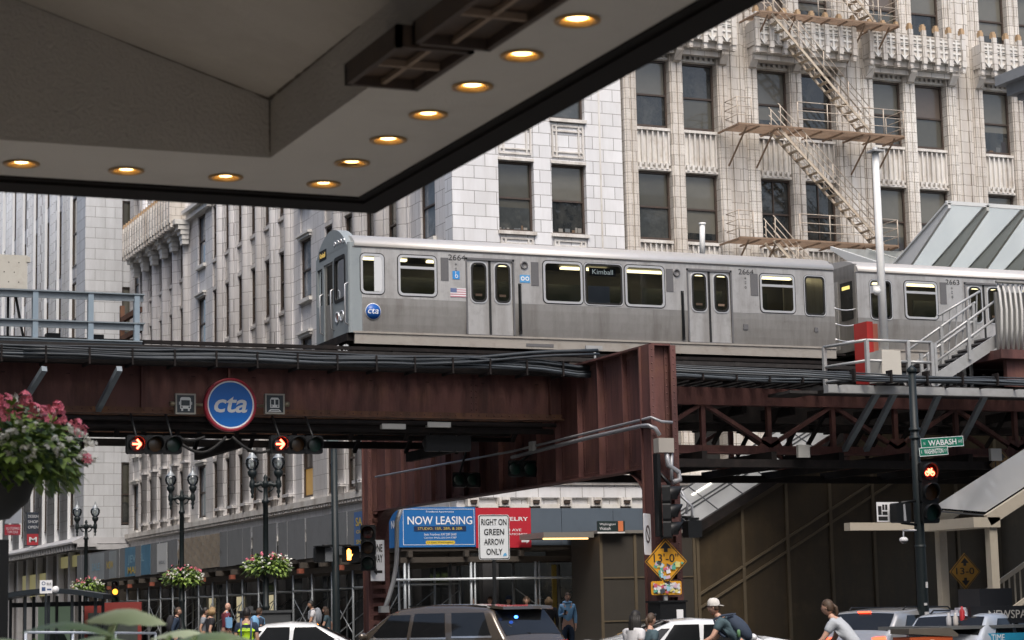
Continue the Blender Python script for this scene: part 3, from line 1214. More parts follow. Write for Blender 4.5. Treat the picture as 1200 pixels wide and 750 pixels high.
rubber = mat('rubber_seal', (.01, .01, .01), .6, var=0)
rim = mat('bright_window_rim', (.75, .76, .77), .3, metal=.6, var=.05)
louvre = mat('dark_louvre', (.12, .12, .125), .5, var=.2, scale=20)
blue_s = mat('logo_blue', (.01, .09, .36), .4, var=.03)
red_s = mat('logo_red', (.5, .03, .05), .4, var=.03)
white_s = mat('sign_white', (.75, .76, .78), .45, var=.03)
ink = mat('black_lettering', (.015, .015, .015), .5, var=0)
tube_l = emat('train_ceiling_light', (1, .82, .45), 3.6)
inner = mat('train_interior', (.07, .065, .055), .6, var=.2)
seat_m = mat('blue_seat', (.05, .09, .16), .7)


def train(u0, openings, doors, number_at, label, cab):
    """openings: (u0,u1,z0,z1,kind) on the near side; body length 14.45 from u0"""
    T = thing('train_car', label, 'train car', (u0, 50.5, 7.78), 'coupled cars of the silver train')
    u1 = u0 + 14.45
    v0, v1 = 50.5, 53.27
    zs, zk, zbelt, zt = 8.52, 8.82, 9.72, 11.06
    # near side: lower panels, window band posts, header
    ups = MB(); low = MB()
    cuts = sorted([(o[0], o[1], o[2], o[3]) for o in openings] + [(d[0], d[1], 8.86, 10.84) for d in doors])
    x = u0 + .02

    def lowp(a, b):                                                  # lower side shaped to tuck in, so its reflection darkens towards the sill
        prof = [(.003, zbelt), (.003, 9.55), (.012, 9.3), (.028, 9.05), (.05, zk), (.1, zk), (.1, zbelt)]
        low.prism([(v0 + q, z) for q, z in prof], (a, 0, 0), Y, Z, (b - a, 0, 0))

    for (a, b, z0, z1) in cuts:
        ups.box(x, v0, zbelt, a, v0 + .07, zt)
        lowp(x, a)
        ups.box(a, v0, z1, b, v0 + .07, zt)
        if z0 > 9:
            ups.box(a, v0, zbelt, b, v0 + .07, z0)
            lowp(a, b)
        x = b
    ups.box(x, v0, zbelt, u1, v0 + .07, zt); lowp(x, u1)
    ups.box(u0, v1 - .07, zbelt, u1, v1, zt); low.box(u0, v1 - .07, zk, u1, v1, zbelt)
    for k in range(1, 7):                                           # vertical sheet joints
        c = u0 + 14.45 * k / 7 + .4
        if not any(a - .05 < c < b + .05 for a, b, _, _ in cuts):
            ups.box(c, v0 - .004, zbelt, c + .012, v0, zt)
        if not any(d[0] - .1 < c < d[1] + .1 for d in doors):
            low.box(c, v0 - .001, 9.5, c + .014, v0 + .006, zbelt)
    ups.box(u0, v0 - .012, zbelt - .02, u1, v0 + .003, zbelt + .01) if not doors else None
    ups.build('side_panel', steel_s, T)
    low.build('lower_panel', steel_low, T)
    # ends
    mb = MB()
    mb.box(u1 - .06, v0 + .07, zk, u1, v1 - .07, 11.3)
    mb.build('end_wall', steel_low, T)
    # floor, interior
    mb = MB()
    mb.box(u0 + .1, v0 + .1, 8.7, u1 - .1, v1 - .1, 8.82)
    mb.box(u0 + .1, v0 + .1, 11.14, u1 - .1, v1 - .1, 11.18)
    mb.box(u0 + .1, v1 - .1, 8.82, u1 - .1, v1 - .085, 11.14)
    mb.build('floor', inner, T)
    mb = MB()
    for k in range(7):
        mb.box(u0 + .8 + 2 * k, v0 + .75, 11.06, u0 + 2.2 + 2 * k, v0 + .9, 11.12)
        mb.box(u0 + .8 + 2 * k, v1 - .9, 11.06, u0 + 2.2 + 2 * k, v1 - .75, 11.12)
    mb.build('ceiling_light', tube_l, T)
    mb = MB()
    for k in range(12):
        c = u0 + 1.2 + 1.05 * k
        if any(d[0] - .5 < c < d[1] for d in doors): continue
        for vv in (v0 + .12, v1 - .97):
            mb.box(c, vv, 9.1, c + .5, vv + .85, 9.25); mb.box(c, vv, 9.25, c + .08, vv + .85, 9.85)
    mb.build('seat', seat_m, T)
    mb = MB()                                                        # far-side window band seen through the near one
    for k in range(9): mb.box(u0 + .7 + 1.5 * k, v1 - .115, 9.9, u0 + 1.8 + 1.5 * k, v1 - .102, 10.75)
    mb.build('far_window', mat('far_window_dim', (.05, .06, .06), .2, var=.5), T)
    # roof: gutter, bright quarter roll, low crown
    mb = MB()
    prof = [(-.03, 11.06), (-.035, 11.12), (0, 11.19), (.1, 11.27), (.3, 11.37), (.7, 11.47), (1.385, 11.52)]
    prof = prof + [(2.77 - a, z) for a, z in prof[-2::-1]]
    b = len(mb.v)
    for uu in (u0 + .05, u1):
        for a, z in prof: mb.v.append((uu, v0 + a, z))
    n = len(prof)
    for i in range(n - 1): mb.face((b + i, b + i + 1, b + n + i + 1, b + n + i), True)
    mb.face([b + i for i in range(n)]); mb.face([b + n + i for i in range(n)])
    mb.build('roof', roof_s, T)
    mb = MB(); mb.box(u0, v0 - .012, 11.02, u1, v0 - .001, 11.055); mb.build('gutter', louvre, T)
    # skirt and underframe
    mb = MB()
    mb.box(u0 + .05, v0 + .02, zs, u1, v0 + .1, zk - .003); mb.box(u0 + .05, v1 - .1, zs, u1, v1 - .02, zk - .003)
    mb.box(u0, v0 - .01, zk - .03, u1, v0 + .02, zk + .02)
    mb.build('skirt', skirt_m, T)
    mb = MB()
    mb.box(u0 + .3, v0 + .25, 8.35, u1 - .3, v1 - .25, 8.7)
    for c in (3.2, 5.1, 7.4, 9.6): mb.box(u0 + c, v0 + .15, 8.1, u0 + c + 1.3, v0 + 1.0, 8.5)
    mb.build('underframe', steel_dark, T)
    for c in (2.4, 11.6):
        tr = MB()
        tr.box(u0 + c - 1.2, v0 + .4, 8.05, u0 + c + 1.2, v0 + .55, 8.3); tr.box(u0 + c - 1.2, v1 - .55, 8.05, u0 + c + 1.2, v1 - .4, 8.3)
        tr.box(u0 + c - .3, v0 + .4, 8.1, u0 + c + .3, v1 - .4, 8.35)
        tk = tr.build('truck', steel_dark, T)
        for d in (-.9, .9):
            for vv in (51.15, 52.6):
                w = MB(); w.lathe([(.1, -.07), (.36, -.07), (.36, .03), (.4, .05), (.4, .08), (.1, .08)], (u0 + c + d, vv, 8.18), 20, 'y')
                w.build('wheel', steel_dark, tk)
    # windows
    for (a, b, z0, z1, kind) in openings:
        o, i_ = rrect(a - .03, z0 - .03, b + .03, z1 + .03, .12), rrect(a + .03, z0 + .03, b - .03, z1 - .03, .09)
        o2 = rrect(a - .055, z0 - .055, b + .055, z1 + .055, .14)
        mb = MB()
        mb.cm = 1
        mb.ring(o2, i_, (0, v0 - .006, 0), X, Z, (0, .03, 0))
        mb.cm = 0
        if kind in 'stc': mb.ring(o, i_, (0, v0 - .016, 0), X, Z, (0, .02, 0))
        else: mb.ring(rrect(a - .045, z0 - .045, b + .045, z1 + .045, .13), rrect(a - .02, z0 - .02, b + .02, z1 + .02, .12), (0, v0 - .014, 0), X, Z, (0, .02, 0))
        if kind == 's': mb.box(a + .03, v0 - .014, z1 - .33, b - .03, v0 + .012, z1 - .26)
        w = mb.build('window', [rim, rubber], T)
        if kind == 'c':
            mb = MB(); mb.box(b - .24, v0 - .012, z0 + .04, b - .03, v0 + .012, z1 - .04)
            mb.build('blind', mat('pale_blind', (.6, .62, .64), .5, var=.04), w)
        mb = MB(); mb.poly([(a, v0 + .025, z0), (b, v0 + .025, z0), (b, v0 + .025, z1), (a, v0 + .025, z1)])
        mb.build('pane', gl_train, w)
        if kind == 'd':
            mb = MB(); mb.box(a + .15, v0 + .05, z1 - .3, b - .15, v0 + .09, z1 - .08); mb.build('sign_case', black, w)
            text('Kimball', ((a + b) / 2, v0 + .048, z1 - .19), X, Z, .62, .13, emat('sign_glow', (.75, .8, .8), .5), w)
            mb = MB(); mb.box(a + .1, v0 + .06, z0, a + .75, v0 + .07, z0 + .5); mb.build('notice', mat('dim_notice', (.3, .32, .36), .6), w)
    # doors
    for (a, b) in doors:
        m_ = (a + b) / 2
        mb = MB()
        mb.box(a - .05, v0 - .012, 8.86, a, v0 + .05, 10.9); mb.box(b, v0 - .012, 8.86, b + .05, v0 + .05, 10.9); mb.box(a, v0 + .0, 8.83, b, v0 + .06, 8.86)
        mb.box(a - .05, v0 - .012, 10.84, b + .05, v0 + .05, 10.9)
        mb.build('door_frame', louvre, T)
        for (c, d) in ((a, m_ - .035), (m_ + .035, b)):
            mb = MB()
            z0, z1 = 9.74, 10.76
            w0, w1 = c + .13, d - .08
            mb.box(c, v0 + .03, 8.86, d, v0 + .06, z0); mb.box(c, v0 + .03, z1, d, v0 + .06, 10.84)
            mb.box(c, v0 + .03, z0, w0, v0 + .06, z1); mb.box(w1, v0 + .03, z0, d, v0 + .06, z1)
            dr = mb.build('door_leaf', steel_s, T)
            mb = MB()
            mb.cm = 0; mb.ring(rrect(w0 - .05, z0 - .05, w1 + .05, z1 + .05, .16), rrect(w0 + .015, z0 + .015, w1 - .015, z1 - .015, .13), (0, v0 + .012, 0), X, Z, (0, .02, 0))
            mb.cm = 1; mb.ring(rrect(w0 - .02, z0 - .02, w1 + .02, z1 + .02, .15), rrect(w0 + .03, z0 + .03, w1 - .03, z1 - .03, .12), (0, v0 + .008, 0), X, Z, (0, .01, 0))
            wf = mb.build('door_window', [rim, rubber], dr)
            mb = MB(); mb.poly([(w0, v0 + .045, z0), (w1, v0 + .045, z0), (w1, v0 + .045, z1), (w0, v0 + .045, z1)]); mb.build('pane', gl_train, wf)
            mb = MB(); mb.box(w0 + .12, v0 + .05, z0 + .15, w1 - .1, v0 + .055, z0 + .21); mb.build('door_sticker', emat('orange_sticker', (.8, .5, .35), .12), wf)  # sticker given a faint glow of its own, though no lamp
        mb = MB(); mb.box(m_ - .034, v0 + .02, 8.86, m_ + .034, v0 + .07, 10.84); mb.build('door_seal', rubber, T)
        bx = b + .2 if abs(b - 28.4) > .3 else a - .2
        mb = MB(); mb.path([(bx, v0 - .005, 10.24), (bx, v0 - .06, 10.18), (bx, v0 - .06, 9.02), (bx, v0 - .005, 8.95)], .022, 6)
        mb.box(bx - .03, v0 - .05, 8.9, bx + .03, v0, 8.98); mb.box(bx - .045, v0 - .012, 8.95, bx + .045, v0 - .002, 10.26)
        mb.build('grab_bar', black, T)
    for (c, w, z0, z1) in cab['louvres']:
        mb = MB(); mb.box(c, v0 - .012, z0, c + w, v0 - .001, z1)
        mb.build('louvre', louvre, T)
    for c in number_at:
        text(cab['number'], (c, v0 - .004, 10.88), X, Z, .48, .15, ink, T)
        for k, s_ in enumerate(('+', ':', 'o')):
            text(s_, (c - .03, v0 - .004, 10.7 - .13 * k), X, Z, .06, .07, ink, T)
    return T


c1 = [(17.5, 18.08, 9.85, 10.84, 'c'), (18.53, 19.54, 9.84, 10.85, 's'), (22.66, 23.76, 9.8, 10.88, 't'), (23.88, 24.97, 9.8, 10.88, 'd'),
      (25.1, 26.24, 9.8, 10.88, 't'), (29.31, 30.37, 9.79, 10.82, 's'), (30.75, 31.37, 9.75, 10.83, 'e')]
d1 = [(20.44, 21.74), (27.02, 28.34)]
T1 = train(17.25, c1, d1, (20.15, 28.85), 'leading silver train car with a blue grey cab end at its left', dict(number='2664', louvres=[(19.69, .22, 10.25, 10.86), (22.28, .22, 10.22, 10.86), (26.33, .22, 10.22, 10.86), (28.98, .24, 10.22, 10.84), (31.05, 0.001, 10.2, 10.201)]))
c2 = [(32.93, 33.6, 9.72, 10.8, 'e'), (34.1, 35.17, 9.78, 10.82, 's'), (38.2, 39.3, 9.8, 10.88, 't'), (39.45, 40.55, 9.8, 10.88, 't'), (40.7, 41.8, 9.8, 10.88, 't'), (44.2, 45.2, 9.8, 10.85, 's')]
d2 = [(36.2, 37.5), (42.5, 43.8)]
T2 = train(32.45, c2, d2, (35.75,), 'second silver train car coupled behind, half hidden by the metal staircase', dict(number='2663', louvres=[(35.3, .22, 10.22, 10.86)]))
# roundel vents and small plates
mb = MB()
for c in (22.08, 26.66):
    mb.lathe([(.11, 0), (.11, -.03), (.07, -.03), (.07, -.01), (0, -.01)], (c, 50.5, 10.76), 14, 'y')
mb.build('round_vent', louvre, T1)
# logo disc, wheelchair sign, flag, blue sticker
mb = MB(); mb.lathe([(0, -.006), (.215, -.006), (.215, 0)], (17.8, 50.5, 9.36), 28, 'y'); lg = mb.build('logo_disc', white_s, T1)
mb = MB(); mb.lathe([(0, -.009), (.2, -.009), (.2, -.006)], (17.8, 50.5, 9.36), 28, 'y'); mb.build('logo_field', blue_s, lg)
text('cta', (17.8, 50.49, 9.37), X, Z, .29, .135, white_s, lg, bold=.004, shear=.2)
mb = MB(); mb.box(20.02, 50.49, 10.3, 20.22, 50.499, 10.52); ws = mb.build('access_sign', mat('sky_blue_sticker', (.04, .25, .6), .4), T1)
mb = MB(); mb.lathe([(.028, 0), (.045, 0)], (20.13, 50.487, 10.38), 14, 'y'); mb.box(20.1, 50.485, 10.39, 20.115, 50.488, 10.46); mb.ball((20.107, 50.487, 10.485), .015, .004, .015)
mb.build('access_symbol', white_s, ws)
mb = MB(); mb.box(21.95, 50.49, 10.29, 22.24, 50.499, 10.5); ws = mb.build('blue_sticker', mat('pale_blue_sticker', (.1, .32, .6), .4), T1)
mb = MB(); mb.lathe([(.03, 0), (.06, 0)], (22.03, 50.486, 10.4), 12, 'y'); mb.lathe([(.03, 0), (.06, 0)], (22.16, 50.486, 10.4), 12, 'y'); mb.build('sticker_mark', white_s, ws)
mb = MB()
mb.cm = 0; mb.box(19.95, 50.49, 9.83, 20.39, 50.499, 10.06)
for k in range(4): mb.cm = 1; mb.box(19.95, 50.487, 9.83 + .06 * k, 20.39, 50.489, 9.855 + .06 * k)
mb.cm = 2; mb.box(19.95, 50.484, 9.95, 20.13, 50.486, 10.06)
mb.build('flag_sticker', [white_s, mat('faded_red', (.5, .2, .25), .5), mat('faded_blue', (.12, .16, .3), .5)], T1)
mb = MB(); mb.box(28.7, 50.49, 9.25, 28.86, 50.499, 9.4); mb.box(31.0, 50.49, 9.26, 31.12, 50.499, 9.38); mb.box(22.1, 50.51, 8.58, 22.9, 50.519, 8.66); mb.build('small_plate', louvre, T1)

# cab end
mb = MB()
v0, v1 = 50.5, 53.27
xe = 17.14
top = []
for k in range(13):
    t = k / 12
    top.append((v0 + .16 + (v1 - v0 - .32) * t, 11.14 + .55 * math.sin(PI * t) ** .75))
outline = [(v0 + .1, 8.75)] + top[:1] + top[1:] + [(v1 - .1, 8.75)]
holes = True
# face pieces: left post, door bay, right panel with the window
mb.box(xe, 50.58, 8.8, xe + .08, 50.78, 11.1)
mb.box(xe, 51.63, 8.8, xe + .08, 51.78, 11.1)
mb.box(xe, 50.78, 8.8, xe + .08, 51.63, 9.72)
mb.box(xe, 50.78, 10.86, xe + .08, 51.63, 11.1)
mb.box(xe, 52.55, 8.8, xe + .08, 53.2, 9.8); mb.box(xe, 52.55, 9.8, xe + .08, 52.68, 10.8); mb.box(xe, 53.1, 9.8, xe + .08, 53.2, 10.8); mb.box(xe, 52.55, 10.8, xe + .08, 53.2, 11.1)
mb.box(xe, 51.78, 10.85, xe + .08, 52.55, 11.1)
mb.prism([(a, z) for a, z in top] + [(v1 - .16, 11.09), (v0 + .16, 11.09)], (xe, 0, 0), Y, Z, (.3, 0, 0))
# rounded corner back to the side
pts = [(xe, 50.58), (xe + .005, 50.54), (xe + .04, 50.505), (xe + .1, 50.495), (xe + .36, 50.495), (xe + .36, 50.52), (xe + .1, 50.6), (xe + .08, 50.62)]
mb.prism(pts, (0, 0, 8.8), X, Y, (0, 0, 2.36))
mb.prism([(a, 103.77 - b) for a, b in pts], (0, 0, 8.8), X, Y, (0, 0, 2.36))
cab = mb.build('cab_end', cab_blue, T1)
mb = MB(); mb.ring(rrect(50.74, 9.68, 51.67, 10.9, .13), rrect(50.83, 9.77, 51.58, 10.81, .1), (xe - .012, 0, 0), Y, Z, (.03, 0, 0)); cw = mb.build('cab_window', rubber, cab)
mb = MB(); mb.poly([(xe + .03, 50.78, 9.72), (xe + .03, 51.63, 9.72), (xe + .03, 51.63, 10.86), (xe + .03, 50.78, 10.86)]); mb.build('pane', gl_train, cab)
mb = MB(); mb.box(xe + .03, 51.78, 8.8, xe + .06, 52.55, 9.75); mb.box(xe + .03, 51.78, 10.8, xe + .06, 52.55, 10.86); mb.box(xe + .03, 51.78, 9.75, xe + .06, 51.9, 10.8); mb.box(xe + .03, 52.43, 9.75, xe + .06, 52.55, 10.8)
mb.build('end_door', steel_low, cab)
mb = MB(); mb.poly([(xe + .05, 51.9, 9.75), (xe + .05, 52.43, 9.75), (xe + .05, 52.43, 10.8), (xe + .05, 51.9, 10.8)]); mb.poly([(xe + .05, 52.68, 9.8), (xe + .05, 53.1, 9.8), (xe + .05, 53.1, 10.8), (xe + .05, 52.68, 10.8)]); mb.build('pane', gl_train, cab)
for v, z, m_ in ((51.05, 9.3, (.8, .8, .75)), (51.42, 9.3, (.35, .12, .08))):
    mb = MB(); mb.lathe([(.15, .02), (.15, -.02), (.115, -.02), (.11, .01), (0, .015)], (xe - .005, v, z), 18, 'x'); hl = mb.build('headlight', rim, cab)
    mb = MB(); mb.ball((xe + .005, v, z), .012, .085, .1); mb.build('lens', mat('lens_%d' % (m_[1] * 100), m_, .15), hl)
for k, cc in enumerate(((.02, .1, .08), (.3, .02, .02), (.02, .1, .08), (.5, .5, .5))):
    mb = MB(); mb.lathe([(.065, .02), (.065, -.015), (.045, -.015), (.04, 0), (0, .0)], (xe - .006, 50.85 + .24 * k, 11.22 + .06 * math.sin(PI * (k + 1) / 6)), 12, 'x'); o = mb.build('marker_lamp', rim, cab)
    mb = MB(); mb.ball((xe - .006, 50.85 + .24 * k, 11.22 + .06 * math.sin(PI * (k + 1) / 6)), .01, .04, .04); mb.build('lens', mat('marker_%d' % k, cc, .2), o)
mb = MB(); mb.box(xe - .006, 52.3, 11.0, xe + .02, 52.9, 11.28); mb.build('destination_sign', black, cab)
text('Kimball', (xe - .01, 52.6, 11.14), -Y, Z, .45, .13, emat('amber_sign', (.8, .55, .15), .8), cab)
mb = MB()
for v in (50.54, 51.7, 52.62): mb.path([(xe, v, 10.1), (xe - .09, v, 10.05), (xe - .09, v, 9.05), (xe, v, 9.0)], .022, 6)
mb.build('handrail', mat('bright_rail', (.6, .6, .6), .3, metal=.7), cab)
mb = MB()
mb.cm = 0
mb.box(xe - .02, 50.62, 8.6, xe + .3, 53.15, 8.8)
mb.box(xe - .35, 51.5, 8.35, xe + .5, 52.3, 8.6)
for v in (50.75, 51.35): mb.bar((xe + .05, v, 8.62), (xe + .12, v + .1, 7.95), .05, .05)
mb.build('anticlimber', steel_dark, cab)
mb = MB()
for (px, py, qx, qy) in ((395, 405, 401, 418), (407, 404, 400, 418), (403, 404, 408, 419)): mb.bar(PV(px, py, 50.65), PV(qx, qy, 50.65), .06, .06)
mb.build('step_bracket', mat('pale_bracket', (.5, .52, .54), .5), T1)
# end of the second car and the chains between them
mb = MB(); mb.box(32.46, 50.58, 8.8, 32.54, 53.2, 11.3); e2 = mb.build('front_end', steel_low, T2)
mb = MB(); mb.box(32.445, 50.72, 9.72, 32.458, 51.35, 10.82); mb.build('end_window', pane_d, e2)
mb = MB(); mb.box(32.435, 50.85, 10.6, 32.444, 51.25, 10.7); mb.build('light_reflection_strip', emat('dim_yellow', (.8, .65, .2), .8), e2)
mb = MB(); mb.box(32.44, 51.5, 8.9, 32.455, 52.3, 10.9); mb.build('end_door', steel_s, e2)
for z in (10.0, 9.55, 9.1):
    mb = MB(); pts = [(31.71 + .16 * k, 50.62, z - .07 * math.sin(PI * k / 5)) for k in range(6)]
    mb.path(pts, .02, 6); mb.build('safety_chain', rim, T1)
mb = MB(); mb.box(31.6, 51.4, 8.3, 32.6, 52.3, 8.55); mb.box(31.7, 51.2, 8.7, 32.45, 52.5, 8.76); mb.build('coupler', steel_dark, T1)
# ================================================================== entrance canopy overhead
soffit_m = mat('stucco_soffit', (.66, .64, .61), .85, var=.08, scale=1.2, bump=.45, bscale=70, stain=((.52, .5, .47), 1.0, .5))
trim_m = mat('dark_bronze_trim', (.014, .012, .011), .7, var=.2, spec=.15)
CP = thing('entrance_canopy', 'big stucco entrance canopy with recessed lights overhanging the sidewalk at upper left', 'canopy', (4.6, 13, 0))
ZC = 4.3
HOLES = []
DL = [(2.14 - .625 * k, 12.32) for k in range(3, 0, -1)] + [(2.14, 12.30), (2.77, 12.31), (3.39, 12.32), (4.03, 12.34)] + [(4.0, 12.34 - .645 * k) for k in range(1, 9)]
mb = MB()
u0c, u1c, v0c, v1c = -3.9, 4.44, 2.0, 12.75
ur, vr = 3.5, 11.73
# soffit strips with round light holes cut as octagon cells
HR = .088


def soffit_cell(x0, y0, x1, y1, hole):
    if not hole:
        mb.poly([(x0, y0, ZC), (x1, y0, ZC), (x1, y1, ZC), (x0, y1, ZC)]); return
    cx, cy = hole
    n = 24
    inn = [mb.vert((cx + HR * math.cos(2 * PI * k / n), cy + HR * math.sin(2 * PI * k / n), ZC)) for k in range(n)]
    out = []
    for k in range(n):
        t = 2 * PI * k / n
        dx, dy = math.cos(t), math.sin(t)
        sx = ((x1 - cx) / dx if dx > 1e-6 else (x0 - cx) / dx if dx < -1e-6 else 1e9)
        sy = ((y1 - cy) / dy if dy > 1e-6 else (y0 - cy) / dy if dy < -1e-6 else 1e9)
        s_ = min(sx, sy)
        out.append(mb.vert((cx + dx * s_, cy + dy * s_, ZC)))
    for k in range(n):
        l = (k + 1) % n
        mb.face((inn[k], inn[l], out[l], out[k]))
    for qx, qy in ((x0, y0), (x1, y0), (x1, y1), (x0, y1)):           # corner triangles
        a = math.atan2(qy - cy, qx - cx) % (2 * PI)
        k = int(a / (2 * PI) * n)
        mb.face((out[k], mb.vert((qx, qy, ZC)), out[(k + 1) % n]))


row = sorted([d for d in DL if abs(d[1] - 12.32) < .05])
cuts = [u0c] + [(row[i][0] + row[i + 1][0]) / 2 for i in range(len(row) - 1)] + [ur]
cuts[-1] = 3.71
for i, d in enumerate(row):
    soffit_cell(cuts[i], vr, cuts[i + 1] if i < len(row) - 1 else u1c, v1c, d)
colr = sorted([d for d in DL if d not in row], key=lambda d: -d[1])
vc = [vr] + [(colr[i][1] + colr[i + 1][1]) / 2 for i in range(len(colr) - 1)] + [v0c]
for i, d in enumerate(colr):
    soffit_cell(ur, vc[i + 1], u1c, vc[i], d)
mb.build('soffit', soffit_m, CP, fix=False)
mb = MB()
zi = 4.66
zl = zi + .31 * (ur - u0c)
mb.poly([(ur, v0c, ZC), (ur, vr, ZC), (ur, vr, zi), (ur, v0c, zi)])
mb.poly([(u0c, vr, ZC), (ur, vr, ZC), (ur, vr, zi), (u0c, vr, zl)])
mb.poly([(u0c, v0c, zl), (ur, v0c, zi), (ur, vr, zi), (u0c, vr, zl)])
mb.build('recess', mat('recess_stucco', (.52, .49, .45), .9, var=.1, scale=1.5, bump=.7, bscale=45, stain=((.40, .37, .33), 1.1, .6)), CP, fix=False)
gr = random.Random(2)
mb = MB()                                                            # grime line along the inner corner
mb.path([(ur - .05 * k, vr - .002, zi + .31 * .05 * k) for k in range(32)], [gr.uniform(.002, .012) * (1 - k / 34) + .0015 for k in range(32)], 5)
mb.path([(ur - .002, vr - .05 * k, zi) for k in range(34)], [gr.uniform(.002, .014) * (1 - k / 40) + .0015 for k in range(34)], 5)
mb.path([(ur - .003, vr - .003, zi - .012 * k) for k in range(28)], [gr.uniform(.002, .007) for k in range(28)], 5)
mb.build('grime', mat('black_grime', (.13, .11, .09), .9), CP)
mb = MB()
mb.box(u0c, 12.75, ZC - .03, 4.62, 13.05, ZC + .9); mb.box(4.44, v0c, ZC - .03, 4.62, 12.75, ZC + .9)
mb.box(u0c, 12.68, ZC - .012, 4.44, 12.75, ZC + .02); mb.box(4.38, v0c, ZC - .012, 4.44, 12.68, ZC + .02)
mb.build('fascia', trim_m, CP)
mb = MB(); mb.box(u0c, v0c, ZC + 1.9, 4.45, 12.8, ZC + 3.1) if False else mb.box(u0c, v0c, zl + .05, 4.44, 12.75, zl + .35)
mb.build('roof', trim_m, CP)
for (x, y) in DL:
    m1 = MB()
    m1.lathe([(.108, ZC - .004), (.108, ZC - .012), (.084, ZC - .012), (.078, ZC + .02), (.07, ZC + .07), (.06, ZC + .1)], (x, y, 0), 24)
    o = m1.build('downlight', mat('brass_trim', (.55, .33, .12), .3, metal=.7, var=.1), CP)
    m1 = MB(); m1.lathe([(0, ZC + .004), (.045, ZC + .007), (.072, ZC + .02)], (x, y, 0), 20)
    m1.build('lamp', emat('warm_lamp', (1, .68, .28), 9.0), o)
    if True:
        ld = bpy.data.lights.new('downlight_beam', 'SPOT'); ld.energy = 40; ld.color = (1, .86, .68); ld.spot_size = R(110); ld.spot_blend = .6; ld.shadow_soft_size = .05
        lo_ = bpy.data.objects.new('downlight_beam', ld); C.objects.link(lo_); lo_.parent = o; lo_.location = Vector((x, y, ZC - .03)) - ORG[o.name]
# slotted dark grilles let into the edge of the recess
gm = mat('rusty_dark_grille', (.07, .048, .036), .6, var=.4, scale=6, stain=((.16, .09, .05), 5, .5)); gt = mat('tan_grille_bar', (.30, .22, .16), .6, var=.2)
for (x0, y0, x1, y1) in ((3.24, 8.95, 3.66, 9.72), (3.30, 7.4, 3.72, 8.9), (3.30, 5.8, 3.72, 7.3)):
    mb = MB()
    z0, z1 = 4.235, 4.345
    x0, x1 = x0 + .05, x1 + .02
    for a, b, c, d in ((x0, y0, x0 + .03, y1), (x1 - .03, y0, x1, y1), (x0, y0, x1, y0 + .03), (x0, y1 - .03, x1, y1)):
        mb.box(a, b, z0, c, d, z1)
    mb.box(x0 + .03, y0 + .03, 4.285, x1 - .03, y1 - .03, 4.295)
    mb.cm = 1
    n = max(2, int((y1 - y0) / .38))
    for k in range(1, n): mb.box(x0 + .03, y0 + (y1 - y0) * k / n - .012, z0 + .01, x1 - .03, y0 + (y1 - y0) * k / n + .012, z0 + .045)
    mb.box((x0 + x1) / 2 - .012, y0 + .03, z0 + .015, (x0 + x1) / 2 + .012, y1 - .03, z0 + .04)
    mb.build('grille', [gm, gt], CP)
HB = thing('hotel_building', 'pale stone building wall that carries the overhanging canopy', 'building', (-4, 0, 0))
mb = MB(); mb.box(-30, -30, .15, -4.0, 40, 40)
mb.build('wall', mat('dark_stone', (.42, .40, .37), .7, var=.2, stain=((.3, .28, .26), 1, .5)), HB)
mb = MB()
for k in range(8): mb.box(-3.99, -10 + 4 * k, .6, -3.93, -7 + 4 * k, 3.6)
mb.build('shop_window', pane_d, HB)
# the blocks across the streets, outside the frame: they shade the street canyon and show in the glass and steel
for nm, lab, (bx0, by0, bx1, by1, bh), face in (('corner_block', 'tall stone block across the cross street, out of the picture on the left', (-40, 64, 1.5, 190, 34), 'x'), ('office_block', 'tall office block behind the camera on the right, out of the picture', (36, -70, 90, -8, 34), 'y')):
    t = thing(nm, lab, 'building', ((bx0 + bx1) / 2, by0, 0))
    mb = MB(); mb.box(bx0, by0, .15, bx1, by1, bh); mb.build('wall', mat('block_stone', (.34, .32, .29), .8, var=.2), t)
    mb = MB()
    for fl in range(8):
        for k in range(14):
            if face == 'x': mb.box(bx1 - .1, by0 + 2 + 8.5 * k, 1.2 + 4 * fl, bx1 + .02, by0 + 7 + 8.5 * k, 3.8 + 4 * fl)
            else: mb.box(bx0 + 1 + 3.8 * k, by1 - .1, 1.2 + 4 * fl, bx0 + 3.2 + 3.8 * k, by1 + .02, 3.8 + 4 * fl)
    mb.build('window_band', pane_d, t)

# moulded cornice corner entering at the far right
CN = thing('stone_building', 'grey building whose moulded cornice corner pokes in at the right edge', 'building', (24, 29, 0))
p = PV(1166, 100, 30.0)
cm_ = mat('grey_cornice_stone', (.33, .35, .37), .6, var=.12, stain=((.2, .21, .22), 1.5, .5))
mb = MB()
for dz, o in ((0, .0), (.16, .0), (.16, .18), (.34, .3), (.34, .42), (.62, .42), (.62, .62), (.9, .62)):
    pass
x, z = p.x, p.z
for k, (o, h0, h1) in enumerate(((.0, -.02, .16), (.14, -.22, -.02), (.27, -.32, -.22), (.42, -.55, -.32))):
    mb.box(x + o, -38.0 + o, z + h0, x + 28, 30.0 - o, z + h1)
mb.build('cornice', cm_, CN)
mb = MB(); mb.box(x + .8, -37.0, .15, x + 27.5, 29.2, z - .75)
mb.build('wall', cm_, CN)

# ================================================================== far station: platform and folded glass roof
FS = thing('platform_shelter', 'butterfly roof of glass and pale steel ribs over the far station platform', 'platform shelter', (38, 57, 0))
pale = mat('pale_grey_steel', (.58, .60, .60), .5, var=.05, stain=((.4, .41, .4), 2, .35))
dull = mat('shaded_rib_steel', (.42, .43, .40), .5, var=.06)  # duller copy of the rib steel: shade under the glass put into the colour


